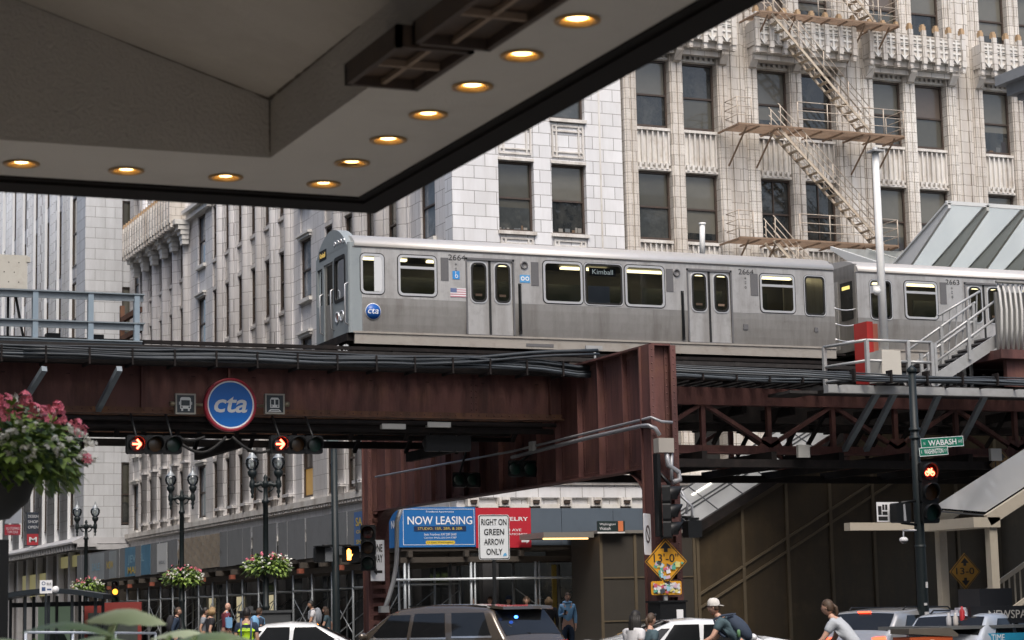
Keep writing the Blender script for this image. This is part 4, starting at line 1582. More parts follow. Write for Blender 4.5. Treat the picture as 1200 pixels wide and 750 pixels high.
def milky(name, col):
    m = glass_mat(name, col, .9, .08)
    t = m.node_tree
    N, L = t.nodes, t.links
    ms = [n for n in N if n.type == 'MIX_SHADER'][0]
    tr = [n for n in N if n.type == 'BSDF_TRANSPARENT'][0]
    tl = N.new('ShaderNodeBsdfTranslucent'); tl.inputs[0].default_value = tuple(col) + (1,)
    df = N.new('ShaderNodeBsdfDiffuse'); df.inputs[0].default_value = tuple(c * .7 for c in col) + (1,)
    m1 = N.new('ShaderNodeMixShader'); m1.inputs[0].default_value = .3; L.new(tl.outputs[0], m1.inputs[1]); L.new(df.outputs[0], m1.inputs[2])
    m2 = N.new('ShaderNodeMixShader'); m2.inputs[0].default_value = .85; L.new(tr.outputs[0], m2.inputs[1]); L.new(m1.outputs[0], m2.inputs[2])
    L.new(m2.outputs[0], ms.inputs[1])
    return m


gl_roof = milky('milky_roof_glass', (.80, .88, .88))
VV, ZV, VN, ZN, VF, ZF = 57.2, 12.45, 53.9, 14.0, 60.9, 13.75
mb = MB(); mb.box(38, VV - .25, ZV - .16, 62, VV + .25, ZV + .02); mb.build('valley_gutter', dull, FS)
for k in range(17):
    u = 38.2 + 1.45 * k
    mb = MB()
    mb.prism([(0, 0), (VN - VV, ZN - ZV), (VN - VV, ZN - ZV - .22), (-.1, -.75)], (u - .05, VV, ZV + .08), Y, Z, (.1, 0, 0))
    mb.bar((u, VV, ZV + .1), (u, VN, ZN + .1), .34, .05, (1, 0, 0)) if False else None
    mb.prism([(0, 0), (VF - VV, ZF - ZV), (VF - VV, ZF - ZV - .12), (.1, -.75)], (u - .05, VV, ZV + .08), Y, Z, (.1, 0, 0))
    mb.cm = 0
    mb.build('rib', pale if k == 0 else dull, FS)
    mb = MB(); mb.bar((u, VV - .1, ZV + .12), (u, VN, ZN + .06), .2, .05, (0, 0, 1)); mb.build('rib_cap', pale, FS)
    if k < 16:
        mb = MB()
        mb.poly([(u + .06, VV - .2, ZV + .13), (u + 1.39, VV - .2, ZV + .13), (u + 1.39, VN + .1, ZN + .02), (u + .06, VN + .1, ZN + .02)])
        mb.poly([(u + .06, VV + .2, ZV + .13), (u + 1.39, VV + .2, ZV + .13), (u + 1.39, VF - .1, ZF + .02), (u + .06, VF - .1, ZF + .02)])
        mb.build('glass_panel', gl_roof, FS)
    if k % 4 == 1:
        mb = MB(); mb.tube((u, VV, 8.9), (u, VV, ZV - .1), .12, 10); mb.build('post', pale, FS)
mb = MB(); mb.box(38.1, VN, ZN - .02, 61.5, VN + .08, ZN + .1); mb.build('edge_bar', pale, FS)
mb = MB(); mb.box(34.5, 54.0, 8.6, 62, 61.0, 8.85); mb.box(34.5, 54.0, 7.4, 62, 54.2, 8.6); mb.build('platform', mat('platform_boards', (.2, .19, .17), .8), FS)
mb = MB(); mb.tube(tuple(PV(823, 302, 56)), tuple(PV(823, 263, 56)), .085, 10); q = PV(823, 263, 56)
mb.box(30.4, 55.9, 7.5, 30.6, 56.1, 12.0); mb.lathe([(.11, 0), (.11, .05), (0, .05)], tuple(q), 10)
tag(mb.build('vent_pipe', white_paint), 'slim white vent pipe standing up behind the train roof', 'pipe')

# ================================================================== near side: stairs, railings, mast
def rail_fence(mb, pts, h, r=.04, rails=(1.0, .5), post_every=None):
    for i in range(len(pts) - 1):
        a, b = Vector(pts[i]), Vector(pts[i + 1])
        for q in rails:
            mb.tube(a + Z * h * q, b + Z * h * q, r, 6)
    for p_ in pts:
        mb.bar(p_, Vector(p_) + Z * h, .09, .09)


V_ = 44.3
MS = thing('metal_staircase', 'galvanised metal stair climbing to the near platform at the right', 'staircase', (29.6, V_, 7.05))
a, b = PV(1090, 441, V_), PV(1168, 380, V_)
for vv in (V_, V_ + 1.1):
    mb = MB(); mb.bar((a.x, vv, 7.1), (b.x + .3, vv, b.z - .25), .05, .3, (0, 1, 0) if False else (0, 0, 1)); mb.build('stringer', galv, MS)
n = 9
mb = MB()
for k in range(n):
    t = (k + .5) / n
    x, z = a.x + (b.x + .3 - a.x) * t, 7.1 + (b.z - .3 - 7.1) * t
    mb.box(x - .13, V_ + .03, z + .05, x + .13, V_ + 1.07, z + .09)
mb.build('tread', mat('dark_tread', (.12, .12, .12), .7), MS)
for vv in (V_ - .05, V_ + 1.15):
    mb = MB()
    p0, p1 = Vector((a.x + .15, vv, 7.1)), Vector((b.x + .2, vv, b.z - .25))
    for h in (1.0, .55):
        mb.tube(p0 + Z * h, p1 + Z * h, .035, 6)
    for t in (0, .48, .96):
        q = p0.lerp(p1, t)
        mb.bar(q, q + Z * 1.03, .08, .08)
    mb.build('handrail', galv, MS)
mb = MB()
for k in range(6):
    x = b.x - .9 + .22 * k
    mb.bar((x, V_ + 1.2, 7.9 + .1 * k), (x + .1, V_ + 1.2, 9.1 + .12 * k), .03, .03)
mb.tube((b.x - .95, V_ + 1.2, 9.05), (b.x + .4, V_ + 1.2, 9.75), .035, 6)
mb.build('baluster_screen', galv, MS)
NP = thing('platform_screen', 'curved screen of pale vertical fins around the near platform end', 'barrier', (31.6, 44, 7))
mb = MB()
xs = PV(1170, 335, 43.9).x
for k in range(40):
    x = xs + .16 * k
    mb.path([(x, 43.95, 8.0), (x - .03, 43.82, 8.5), (x - .02, 43.8, 9.0), (x + .04, 43.92, 9.45), (x + .1, 44.1, 9.75)], .035, 5)
mb.build('fin', mat('pale_fin', (.50, .50, .48), .5, var=.06), NP)
mb = MB(); mb.box(xs, 44.05, 7.95, xs + 7, 44.12, 9.5); mb.tube((xs, 44.0, 9.75), (xs + 7, 44.05, 9.75), .04, 6); mb.build('backing', mat('fin_backing', (.2, .2, .19), .7), NP)
mb = MB(); mb.box(xs - .1, 43.8, 7.75, xs + 8, 46.2, 7.98); mb.box(xs + .2, 44.0, 7.05, xs + 8, 44.15, 7.75); mb.build('platform_edge', steel_red, NP)
mb = MB()
for k in range(8): mb.box(xs - 1.6 + .22 * k, 45.2, 7.05, xs - 1.52 + .22 * k, 45.25, 8.0)
mb.build('fence_slat', galv, NP)
GR = thing('guard_railing', 'grey steel guard railing round the white mast and red panel', 'railing', (28.4, 43.6, 7.05))
mb = MB()
xa, xb = PV(1005, 440, 43.7).x, PV(1093, 440, 43.7).x
rail_fence(mb, [(xa, 45.2, 7.05), (xa + .3, 43.7, 7.05), (xa + 1.5, 43.7, 7.05), (xb, 43.7, 7.05)], 1.02, rails=(1.0, .5, .12))
mb.build('rail', galv, GR)
RP = PV(1017, 438, 44.6)
mb = MB(); mb.cm = 0; mb.box(RP.x - .10, 44.4, 7.05, RP.x + .08, 45.0, 8.65); mb.cm = 1; mb.box(RP.x + .082, 44.4, 7.05, RP.x + .22, 45.0, 8.6)
tag(mb.build('utility_cabinet', [mat('bright_red_paint', (.42, .03, .025), .45, var=.08), mat('faded_salmon_paint', (.5, .16, .1), .5, var=.1)]), 'tall narrow red cabinet behind the guard railing', 'cabinet')
WM = thing('light_mast', 'tall slim white light mast on a square concrete base above the tracks', 'mast', (PV(1037, 440, 43.9).x, 43.9, 7.05))
pb, pt = PV(1036, 400, 43.95), PV(1029, 178, 43.95)
mb = MB(); mb.path([(pb.x, 43.95, 7.8), (pb.x, 43.95, pt.z)], [.115, .085], 8); mb.build('shaft', white_paint, WM)
mb = MB(); mb.box(pb.x - .17, 43.75, pt.z - .02, pb.x + .14, 44.1, pt.z + .02); mb.lathe([(.09, .0), (.05, .12), (0, .12)], (pb.x, 43.95, pt.z), 8); mb.build('cap', galv, WM)
mb = MB(); mb.prism([(-.29, 0), (.29, 0), (.27, .78), (-.27, .78)], (pb.x, 43.66, 7.05), X, Z, (0, .58, 0)); mb.box(pb.x - .17, 43.78, 7.83, pb.x + .17, 44.12, 7.86); mb.build('footing', mat('pale_concrete', (.5, .48, .43), .8, var=.1), WM)
mb = MB(); q = PV(1027, 340, 43.8); mb.box(q.x - .15, 43.7, q.z - .08, q.x + .05, 43.85, q.z + .1); mb.ball((q.x - .05, 43.7, q.z - .05), .1, .1, .1, 8, 6); mb.build('camera_bracket', white_paint, WM)

# walkway railing and grey box at the far left of the deck
WR = thing('walkway_railing', 'blue grey beam railing of the track walkway at the left edge', 'railing', (8, 46.2, 7.4))
xr = PV(168, 410, 46.2).x
mb = MB()
for z, h in ((8.86, .14), (8.2, .14)):
    mb.box(-6, 46.12, z, xr + .02, 46.3, z + .03); mb.box(-6, 46.19, z - h, xr, 46.23, z)
mb.box(-6, 46.1, 7.52, xr - .05, 46.26, 7.78); mb.box(-6, 46.05, 7.78, xr - .05, 46.3, 7.81)
mb.build('beam', steel_grey, WR)
mb = MB()
for px in (160, 106, 41, -20, -90): 
    x = PV(px, 380, 46.2).x
    mb.box(x - .06, 46.14, 7.6, x + .06, 46.28, 8.86)
mb.build('post', mat('light_blue_steel', (.24, .31, .37), .5, var=.1), WR)
mb = MB()
for z in (8.5, 8.05): mb.box(xr - .1, 46.3, z, xr + .0, 48.2, z + .12)
mb.box(xr - .1, 48.1, 7.6, xr, 48.2, 8.9)
mb.build('end_beam', steel_rust, WR)
mb = MB()
for px in (62, 113): x = PV(px, 398, 46.5).x; mb.box(x - .15, 46.4, 7.81, x + .15, 46.7, 7.97)
mb.build('fixture', black, WR)
p0, p1 = PV(-60, 297, 46.6), PV(30, 341, 46.6)
RB = thing('relay_cabinet', 'beige perforated equipment cabinet raised on black legs at the left edge', 'cabinet', (p1.x, 46.6, 7.5))
mb = MB(); mb.box(p0.x, 46.4, p1.z, p1.x, 47.2, p0.z); mb.box(p1.x - .03, 46.38, p0.z - .15, p1.x + .06, 46.5, p0.z - .03); mb.build('body', mat('beige_panel', (.52, .50, .44), .6, var=.06, stain=((.35, .3, .25), 6, .4)), RB)
mb = MB()
for i in range(6):
    for j in range(4): mb.box(p1.x - .2 - .22 * i - .1 * (j % 2), 46.392, p1.z + .15 + .22 * j, p1.x - .18 - .22 * i - .1 * (j % 2), 46.4, p1.z + .17 + .22 * j)
mb.build('perforation', black, RB)
mb = MB()
mb.box(p0.x, 46.3, p1.z - .06, p1.x - .05, 47.2, p1.z - .002)
for x in (p1.x - .4, p1.x - .25, p1.x - 1.0): mb.bar((x, 46.5, p1.z - .06), (x + (.3 if x > p1.x - .3 else 0), 46.5, 7.3), .05, .05)
mb.build('leg', black, RB)

# ================================================================== covered stairs
brown = mat('brown_panel', (.065, .048, .028), .4, metal=.2, var=.25, scale=.8, stain=((.12, .088, .048), .9, .7), streak=((.045, .035, .025), 2, .6))
brown_d = mat('brown_frame', (.15, .12, .08), .5, metal=.3, var=.2)
bronze_l = mat('grey_bronze_panel', (.07, .063, .053), .5, metal=.3, var=.15, stain=((.06, .055, .05), 1.5, .5))
roofp = milky('milky_roof_panel', (.93, .95, .96))
V2 = 62.6
ST = thing('stair_enclosure', 'brown panelled enclosure of the far covered stair rising to the right', 'stair enclosure', (30, V2, .15))
xa, xb = PV(702, 640, V2).x, PV(815, 640, V2).x
x1, x2 = PV(935, 560, V2).x, 47.0
zt_ = 4.1
sl = .54
mb = MB()
mb.box(xa, V2, .15, xb, V2 + .1, zt_); mb.box(xa, V2 + .1, .15, xa + .1, V2 + 2.2, zt_)
mb.build('end_panel', bronze_l, ST)
mb = MB(); mb.box(xa - .08, V2 - .1, zt_, xb + .06, V2 + 2.3, zt_ + .1); mb.box(xa - 1.9, V2 + .2, zt_ - .12, xa - .08, V2 + 2.2, zt_ + .06); mb.build('flat_roof', mat('roof_edge', (.2, .19, .17), .5), ST)
mb = MB(); mb.box(xa - 1.8, V2 + .4, zt_ - .17, xa - .2, V2 + .5, zt_ - .122); mb.build('canopy_light', emat('warm_strip', (1, .6, .22), 2.0), ST)
mb = MB()
for k, x in enumerate((xa, xa + 1.25, xb - .12)): mb.box(x, V2 - .05, .15, x + .1, V2, zt_)
mb.box(xa, V2 - .03, 2.62, xb, V2, 2.67)
mb.box(xa, V2 - .03, 1.2, xb, V2, 1.25)
mb.build('mullion', brown_d, ST)
mb = MB()
mb.prism([(xb, .15), (x2, .15), (x2, zt_ + (x2 - xb) * sl), (xb, zt_)], (0, V2, 0), X, Z, (0, .08, 0))
mb.build('side_panel', brown, ST)
mb = MB()
x = xb
k = 0
while x < x2:
    mb.box(x, V2 - .07, .15, x + .11, V2, zt_ + (x - xb) * sl); x += 1.75
mb.build('mullion', brown_d, ST)
mb = MB()
for dz in (-.15, -2.1, -2.55):
    mb.bar((xb, V2 - .03, zt_ + dz), (x2, V2 - .03, zt_ + (x2 - xb) * sl + dz), .05, .14 if dz > -1 else .08, (0, 0, 1))
mb.build('sloped_rail', brown_d, ST)
mb = MB()
mb.bar((xb - .1, V2 - .22, zt_ + .1), (x2, V2 - .22, zt_ + .2 + (x2 - xb) * sl), .14, .3)
mb.build('eave', steel_dark, ST)
mb = MB()
O1, O2 = Vector((xb - .1, V2 - .1, zt_ + .22)), Vector((x2, V2 - .1, zt_ + .35 + (x2 - xb) * sl))
up = Vector((0, 2.1, .92))
mb.poly([O1, O2, O2 + up, O1 + up]); mb.poly([O1 - Z * .05, O1 + up - Z * .05, O2 + up - Z * .05, O2 - Z * .05])
mb.build('roof_panel', roofp, ST)
mb = MB()
for f_ in (0, .42, .52, 1.0): mb.bar(O1 + up * f_ + Z * .03, O2 + up * f_ + Z * .03, .05, .05)
for k in range(14): q = O1.lerp(O2, k / 14); mb.bar(q + Z * .02, q + up + Z * .02, .03, .03)
mb.build('roof_bar', mat('dark_bar', (.06, .065, .07), .5), ST)
mb = MB()
for k in (0, 2): 
    q = O1.lerp(O2, .06 + .07 * k) + up * .75 - Z * .0
    mb.bar(q + Z * .012, q + (O2 - O1) * .055 + Z * .012, .14, .01)
mb.build('strip_light', emat('stair_strip_light', (1, .93, .8), 3.0), ST)
p = PV(706, 617, V2 - .15)
mb = MB(); mb.box(p.x - .25, V2 - .3, p.z - .17, p.x + .75, V2 - .25, p.z + .17)
sg = tag(mb.build('station_sign', mat('black_sign', (.015, .03, .03), .5)), 'small dark station name sign standing on the flat roof of the stair box', 'sign')
mb = MB(); mb.box(p.x + .5, V2 - .312, p.z - .17, p.x + .68, V2 - .302, p.z + .17); mb.build('orange_band', mat('orange_band', (.65, .2, .08), .5), sg)
mb = MB(); mb.box(p.x + .7, V2 - .25, p.z - .2, p.x + .76, V2 - .1, p.z + .17); mb.box(p.x - .25, V2 - .3, p.z - .23, p.x + .75, V2 - .26, p.z - .18); mb.build('bracket', white_paint, sg)
text('Washington/', (p.x + .12, V2 - .304, p.z + .06), X, Z, .6, .1, white_s, sg); text('Wabash', (p.x + .02, V2 - .304, p.z - .07), X, Z, .4, .1, white_s, sg)

SN = thing('station_stair', 'near covered stair with pale posts and a milky sloping roof at the right', 'staircase', (27.6, 38, .15))
tan = mat('tan_steel', (.40, .36, .29), .5, var=.08, stain=((.25, .21, .16), 3, .4))
xA, vA, vB = 27.5, 38.1, 40.0
ze = 3.2
for v in (vA, vB):
    x = xA + .05
    mb = MB(); mb.box(x, v - .09, .15, x + .2, v + .09, ze); mb.build('post', tan, SN)
pm = PV(1098, 650, 39.0)
mb = MB(); mb.box(xA - .4, vA - .15, ze, xA + .3, vB + .15, ze + .22); mb.box(xA - 2.3, vB - .1, ze + .03, xA - .4, vB + .15, ze + .2); mb.build('eave_beam', tan, SN)
L = 8
dz = .52
for v in (vA - .1, vB + .1):
    mb = MB(); mb.bar((xA, v, ze + .15), (xA + L, v, ze + .15 + L * dz), .1, .26); mb.build('roof_beam', tan, SN)
mb = MB()
for q in (0, .04): mb.poly([(xA, vA - .05, ze + .3 + q), (xA + L, vA - .05, ze + .3 + q + L * dz), (xA + L, vB + .05, ze + .5 + q + L * dz), (xA, vB + .05, ze + .5 + q)])
mb.build('roof_panel', roofp, SN)
mb = MB()
for k in range(8): x = xA + 1.05 * k; mb.bar((x, vA, ze + .27 + 1.05 * k * dz), (x, vB, ze + .46 + 1.05 * k * dz), .04, .03)
mb.build('roof_bar', mat('dark_bar', (.06, .065, .07), .5), SN)
mb = MB()
n = 24
for k in range(n): mb.box(xA + .2 + .3 * k, vA + .1, .15, xA + .52 + .3 * k, vB - .1, .3 + .165 * k)
mb.build('step', mat('dark_steps', (.05, .045, .04), .8), SN)
for v in (vA - .02, vB + .02):
    mb = MB()
    mb.bar((xA, v, 1.1), (xA + L, v, 1.1 + L * .55), .06, .1)
    mb.bar((xA, v, .3), (xA + L, v, .3 + L * .55), .06, .06)
    for k in range(50): x = xA + .1 + .155 * k; mb.box(x, v - .015, .3 + (x - xA) * .55, x + .03, v + .015, 1.1 + (x - xA) * .55)
    mb.build('balustrade', tan, SN)
# second clearance sign under the deck, beyond the near stair
# ================================================================== signs hung on the girder
VS = 46.4
p = PV(269.5, 474.5, VS)
SG = thing('station_roundel', 'round blue transit sign with a red rim hanging on the girder', 'sign', (p.x, VS, p.z))
sz = .615
mb = MB(); mb.lathe([(0, .08), (sz, .08), (sz, -.06), (sz - .07, -.075), (sz - .07, -.06), (0, -.06)], (p.x, VS, p.z), 48, 'y'); mb.build('rim', mat('roundel_red', (.38, .03, .05), .4, var=.05), SG)
mb = MB(); mb.lathe([(sz - .1, -.07), (sz - .068, -.078)], (p.x, VS, p.z), 48, 'y'); mb.build('white_line', white_s, SG)
mb = MB(); mb.lathe([(0, -.068), (sz - .085, -.068)], (p.x, VS, p.z), 48, 'y'); mb.build('face', mat('roundel_blue', (.0, .13, .50), .35, var=.05), SG)
text('cta', (p.x, VS - .07, p.z), X, Z, .78, .37, mat('roundel_letter', (.62, .65, .65), .5, var=.05), SG, bold=.018, shear=.2)
mb = MB()
mb.tube((p.x - 1.3, VS + .1, p.z), (p.x + 1.3, VS + .1, p.z), .035, 8)
for s_ in (-1, 1): mb.tube((p.x + s_ * .4, VS + .05, p.z), (p.x + s_ * .4, 47.15, p.z), .03, 6)
mb.build('mounting_pipe', mat('brass_pipe', (.25, .21, .14), .4, metal=.5), SG)
dkg = mat('pictogram_ground', (.015, .025, .032), .4)
frm = mat('pictogram_frame', (.30, .29, .25), .5, var=.1)
wht = mat('pictogram_white', (.6, .62, .6), .5, var=.04)
for px, kind, lab in ((217, 'bus', 'square sign with a white bus pictogram left of the blue roundel'), (321.5, 'train', 'square sign with a white train pictogram right of the blue roundel')):
    q = PV(px, 473.5, VS)
    t = thing('pictogram_sign', lab, 'sign', (q.x, VS, q.z), 'pictogram signs beside the blue roundel')
    o = Vector((q.x, VS, q.z))
    w = .235
    mb = MB(); mb.ring([(-w, -w), (w, -w), (w, w), (-w, w)], [(-w + .035, -w + .035), (w - .035, -w + .035), (w - .035, w - .035), (-w + .035, w - .035)], o + Vector((0, -.05, 0)), X, Z, (0, .12, 0)); mb.build('frame', frm, t)
    mb = MB(); mb.box(o.x - w + .03, VS - .03, o.z - w + .03, o.x + w - .03, VS + .05, o.z + w - .03); mb.build('panel', dkg, t)
    mb = MB()
    y = VS - .034
    def rect(x0, z0, x1, z1): mb.poly([(o.x + x0, y, o.z + z0), (o.x + x1, y, o.z + z0), (o.x + x1, y, o.z + z1), (o.x + x0, y, o.z + z1)])
    def shape(pts): mb.poly([(o.x + a, y, o.z + b) for a, b in pts])
    if kind == 'bus':
        shape(rrect(-.125, .075, .125, .155, .05)[0:10] + [(-.125, .085), (.125, .085)]); rect(-.125, -.11, .125, -.04)
        for s_ in (-1, 1): rect(-.125 if s_ < 0 else .1, -.04, -.1 if s_ < 0 else .125, .09); rect(-.1 if s_ < 0 else .055, -.16, -.055 if s_ < 0 else .1, -.11)
        rect(-.15, -.02, -.135, .05); rect(.135, -.02, .15, .05)
    else:
        shape([(-.11, .1), (-.08, .145), (.08, .145), (.11, .1)]); rect(-.11, -.09, .11, -.02)
        for a, b in ((-.11, -.09), (-.015, .015), (.09, .11)): rect(a, -.02, b, .1)
        shape([(-.16, -.18), (.16, -.18), (.1, -.12), (-.1, -.12)])
    mb.build('pictogram', wht, t)
    mb = MB()
    if kind == 'bus':
        for s_ in (-1, 1): mb.ball((o.x + s_ * .085, y - .003, o.z - .075), .02, .002, .02, 8, 6)
    else:
        for s_ in (-1, 1): mb.ball((o.x + s_ * .07, y - .003, o.z - .05), .018, .002, .018, 8, 6)
        mb.bar((o.x - .1, y - .002, o.z - .15), (o.x + .1, y - .002, o.z - .15), .002, .015)
    mb.build('pictogram_detail', dkg, t)
    mb = MB(); s_ = -1 if kind == 'bus' else 1
    mb.tube((o.x + s_ * w, VS, o.z), (o.x + s_ * (w + .12), VS, o.z), .06, 10); mb.tube((o.x, VS + .05, o.z), (o.x, 47.1, o.z), .03, 6)
    mb.build('mounting_pipe', mat('brass_pipe', (.25, .21, .14), .4, metal=.5), t)

# ================================================================== traffic signals
sig_m = mat('signal_black', (.008, .009, .01), .45, spec=.3, var=.2)
sig_g = mat('signal_green_black', (.012, .022, .02), .4, var=.2)
lens_off = {'r': mat('lens_red_off', (.05, .01, .008), .2, coat=.5), 'y': mat('lens_amber_off', (.045, .02, .004), .3, coat=.2), 'g': mat('lens_green_off', (.004, .025, .018), .3, coat=.2)}


def signal(name, label, o, A, D, lenses='ryg', lit=None, size=.3, vertical=True, symbol=None, group=None, hangers=()):
    """A: along the face to the right, D: the way the lenses look; o is the centre of the first lens"""
    A, D = Vector(A).normalized(), Vector(D).normalized()
    run = -Z if vertical else A
    t = thing(name, label, 'traffic light', tuple(o), group)
    o = Vector(o)
    n = len(lenses)
    for i, c in enumerate(lenses):
        q = o + run * (size * 1.15 * i)
        mb = MB()
        h = size * .575
        mb.prism(rrect(-h, -h, h, h, .05, 3), q - D * .2, A, Z, D * .18)
        mb.build('lamp_housing', sig_m, t)
        mb = MB()                                                     # visor: three quarters of a tube
        b = len(mb.v)
        m = 18
        for j, (rad, dist) in enumerate(((size * .5, 0), (size * .5, .26), (size * .47, .26), (size * .47, 0))):
            for k in range(m + 1):
                a = R(-40 + 260 * k / m)
                cut = dist * (.55 + .45 * math.sin(max(0, min(PI, (a + .3) * .85))))
                mb.v.append(tuple(q + A * (rad * math.cos(a)) + Z * (rad * math.sin(a)) + D * (cut - .02)))
        for j in range(3):
            for k in range(m):
                mb.face((b + j * (m + 1) + k, b + j * (m + 1) + k + 1, b + (j + 1) * (m + 1) + k + 1, b + (j + 1) * (m + 1) + k), True)
        mb.build('visor', sig_m, t)
        mb = MB()
        r = size * .45
        c0 = mb.vert(q + D * .03)
        ring_ = [mb.vert(q + A * r * math.cos(2 * PI * k / 20) + Z * r * math.sin(2 * PI * k / 20) - D * .005) for k in range(20)]
        for k in range(20): mb.face((c0, ring_[k], ring_[(k + 1) % 20]), True)
        ln = mb.build('lens', lens_off[c] if i != lit or symbol else emat('lit_' + c, {'r': (1, .06, .03), 'y': (1, .45, .05), 'g': (.1, 1, .6)}[c], 1.6), t)
        if i == lit and symbol:
            red = emat('red_signal_glow', (1, .10, .05), 9.0)
            mb = MB()
            y = q + D * .036
            def ln_(a, b_, w): mb.bar(y + A * a[0] + Z * a[1], y + A * b_[0] + Z * b_[1], w, .006, D)
            if symbol == 'arrow':
                ln_((-.1, 0), (.08, 0), .045); ln_((0, .105), (.095, 0), .045); ln_((0, -.105), (.095, 0), .045)
            else:
                for s_ in (-1, 1):
                    pts = [y + A * (s_ * .062 + .042 * math.cos(2 * PI * k / 12)) + Z * (-.03 + .042 * math.sin(2 * PI * k / 12)) for k in range(12)]
                    mb.path(pts, .012, 5, closed=True)
                ln_((-.062, -.03), (-.02, .04), .02); ln_((-.02, .04), (.045, .035), .02); ln_((.062, -.03), (.04, .06), .02); ln_((0, -.03), (-.02, .04), .02); ln_((.03, .065), (.065, .065), .02); ln_((-.045, .055), (0, .055), .022); ln_((0, -.03), (.045, .035), .02)
            mb.build('lit_symbol', red, ln)
    if hangers:
        mb = MB()
        for a, b_, r in hangers: mb.tube(a, b_, r, 6)
        mb.build('hanger', sig_m, t)
    return t


tocam = Vector((-.34, -.94, 0)).normalized()
for px, lab in ((160, 'left of two horizontal signals with a red arrow under the girder'), (328, 'horizontal signal with a red arrow hanging below the train pictogram sign')):
    o = PV(px, 520.5, 45.9)
    signal('arrow_signal', lab, o, X, (0, -1, 0), 'ryg', 0, .36, False, 'arrow', 'red arrow signals under the girder', [((o.x, o.y, o.z + .15), (o.x, 46.5, 6.2), .03), ((o.x + .8, o.y, o.z + .15), (o.x + .8, 46.5, 6.2), .03)])
for (px, py, lab) in ((505, 520, 'dark horizontal signal unlit beneath the girder left of the cross girder'),):
    o = PV(px, py, 47.5)
    signal('unlit_signal', lab, o, X, (0, 1, 0), 'ryg', None, .34, False, None, None, [((o.x, o.y, o.z + .15), (o.x, 47.5, 6.3), .03)])
o = PU(538, 562, UC_ - .9); signal('unlit_signal', 'dark signal with green lens hanging lowest below the cross girder', o, X, (-.5, -.8, 0), 'gg', None, .34, False, None, None, [((o.x, o.y, o.z + .1), (o.x + .5, o.y, o.z + 1.6), .03)])
o = PU(604, 549, UC_ - .6); signal('unlit_signal', 'teal lensed signal mounted close against the cross girder', o, X, (-.5, -.8, 0), 'gg', None, .36, False, None, None, [((o.x, o.y, o.z + .1), (o.x + .5, o.y, o.z + .4), .03)])
# wires sagging from girder to signals
for (a, b_, s_) in (((212, 520), (265, 512), 14), ((272, 512), (330, 520), 14), ((206, 512), (240, 512), 4)):
    mb = MB()
    pts = []
    for k in range(11):
        t = k / 10
        q = PV(a[0] + (b_[0] - a[0]) * t, a[1] + (b_[1] - a[1]) * t + s_ * math.sin(PI * t), 46.0)
        pts.append(q)
    mb.path(pts, .035, 6)
    tag(mb.build('signal_cable', black_rough), {212: 'black cable sagging from the left arrow signal to the roundel', 272: 'black cable sagging from the roundel to the right arrow signal', 206: 'short thin cable above the longer sagging one left of the roundel'}[a[0]], 'cable')

# stack of signals on the near column
q0 = PV(787, 579, 41.1)
S1 = signal('column_signal', 'black three lamp signal seen from the side on the near steel column', q0, (0.5, .85, 0), (.93, -.36, 0), 'ryg', None, .34, True)
mb = MB(); mb.box(q0.x - .28, 41.2, q0.z - .92, q0.x - .2, 41.4, q0.z + .9); mb.tube((q0.x - .2, 41.3, q0.z + .5), (q0.x, 41.15, q0.z + .2), .04, 6); mb.tube((q0.x - .2, 41.3, q0.z - .95), (q0.x, 41.15, q0.z - .9), .04, 6); mb.build('bracket', sig_m, S1)
p = PV(811, 620, 41.1)
PB = thing('pedestrian_signal', 'black pedestrian signal box beside the column signal, turned away', 'pedestrian signal', (p.x, 41.1, p.z))
mb = MB(); mb.prism(rrect(-.17, -.19, .17, .19, .05, 3), (p.x, 40.95, p.z), X, Z, (0, .28, 0)); mb.box(p.x - .15, 41.0, p.z + .2, p.x + .13, 41.15, p.z + .25); mb.tube((p.x - .2, 41.2, p.z + .27), (p.x + .05, 41.1, p.z + .27), .03, 6); mb.build('housing', sig_m, PB)
mb = MB(); mb.path([(p.x, 41.1, p.z + .19), (p.x + .02, 41.1, p.z + .5), (p.x - .25, 41.15, p.z + .75)], .03, 6); mb.build('conduit', cond, PB)

# clearance signs
yel = mat('warning_yellow', (.60, .29, .015), .5, var=.1, stain=((.35, .2, .05), 3, .3))
yel_d = mat('shaded_warning_yellow', (.30, .16, .02), .6, var=.15)  # darker copy of the warning yellow, shade put into the colour
stick = [mat('sticker_%d' % i, c, .5, var=.05) for i, c in enumerate(((.6, .6, .6), (.7, .7, .72), (.1, .35, .25), (.5, .1, .15), (.05, .06, .08), (.55, .4, .5), (.3, .5, .6), (.6, .55, .2)))]


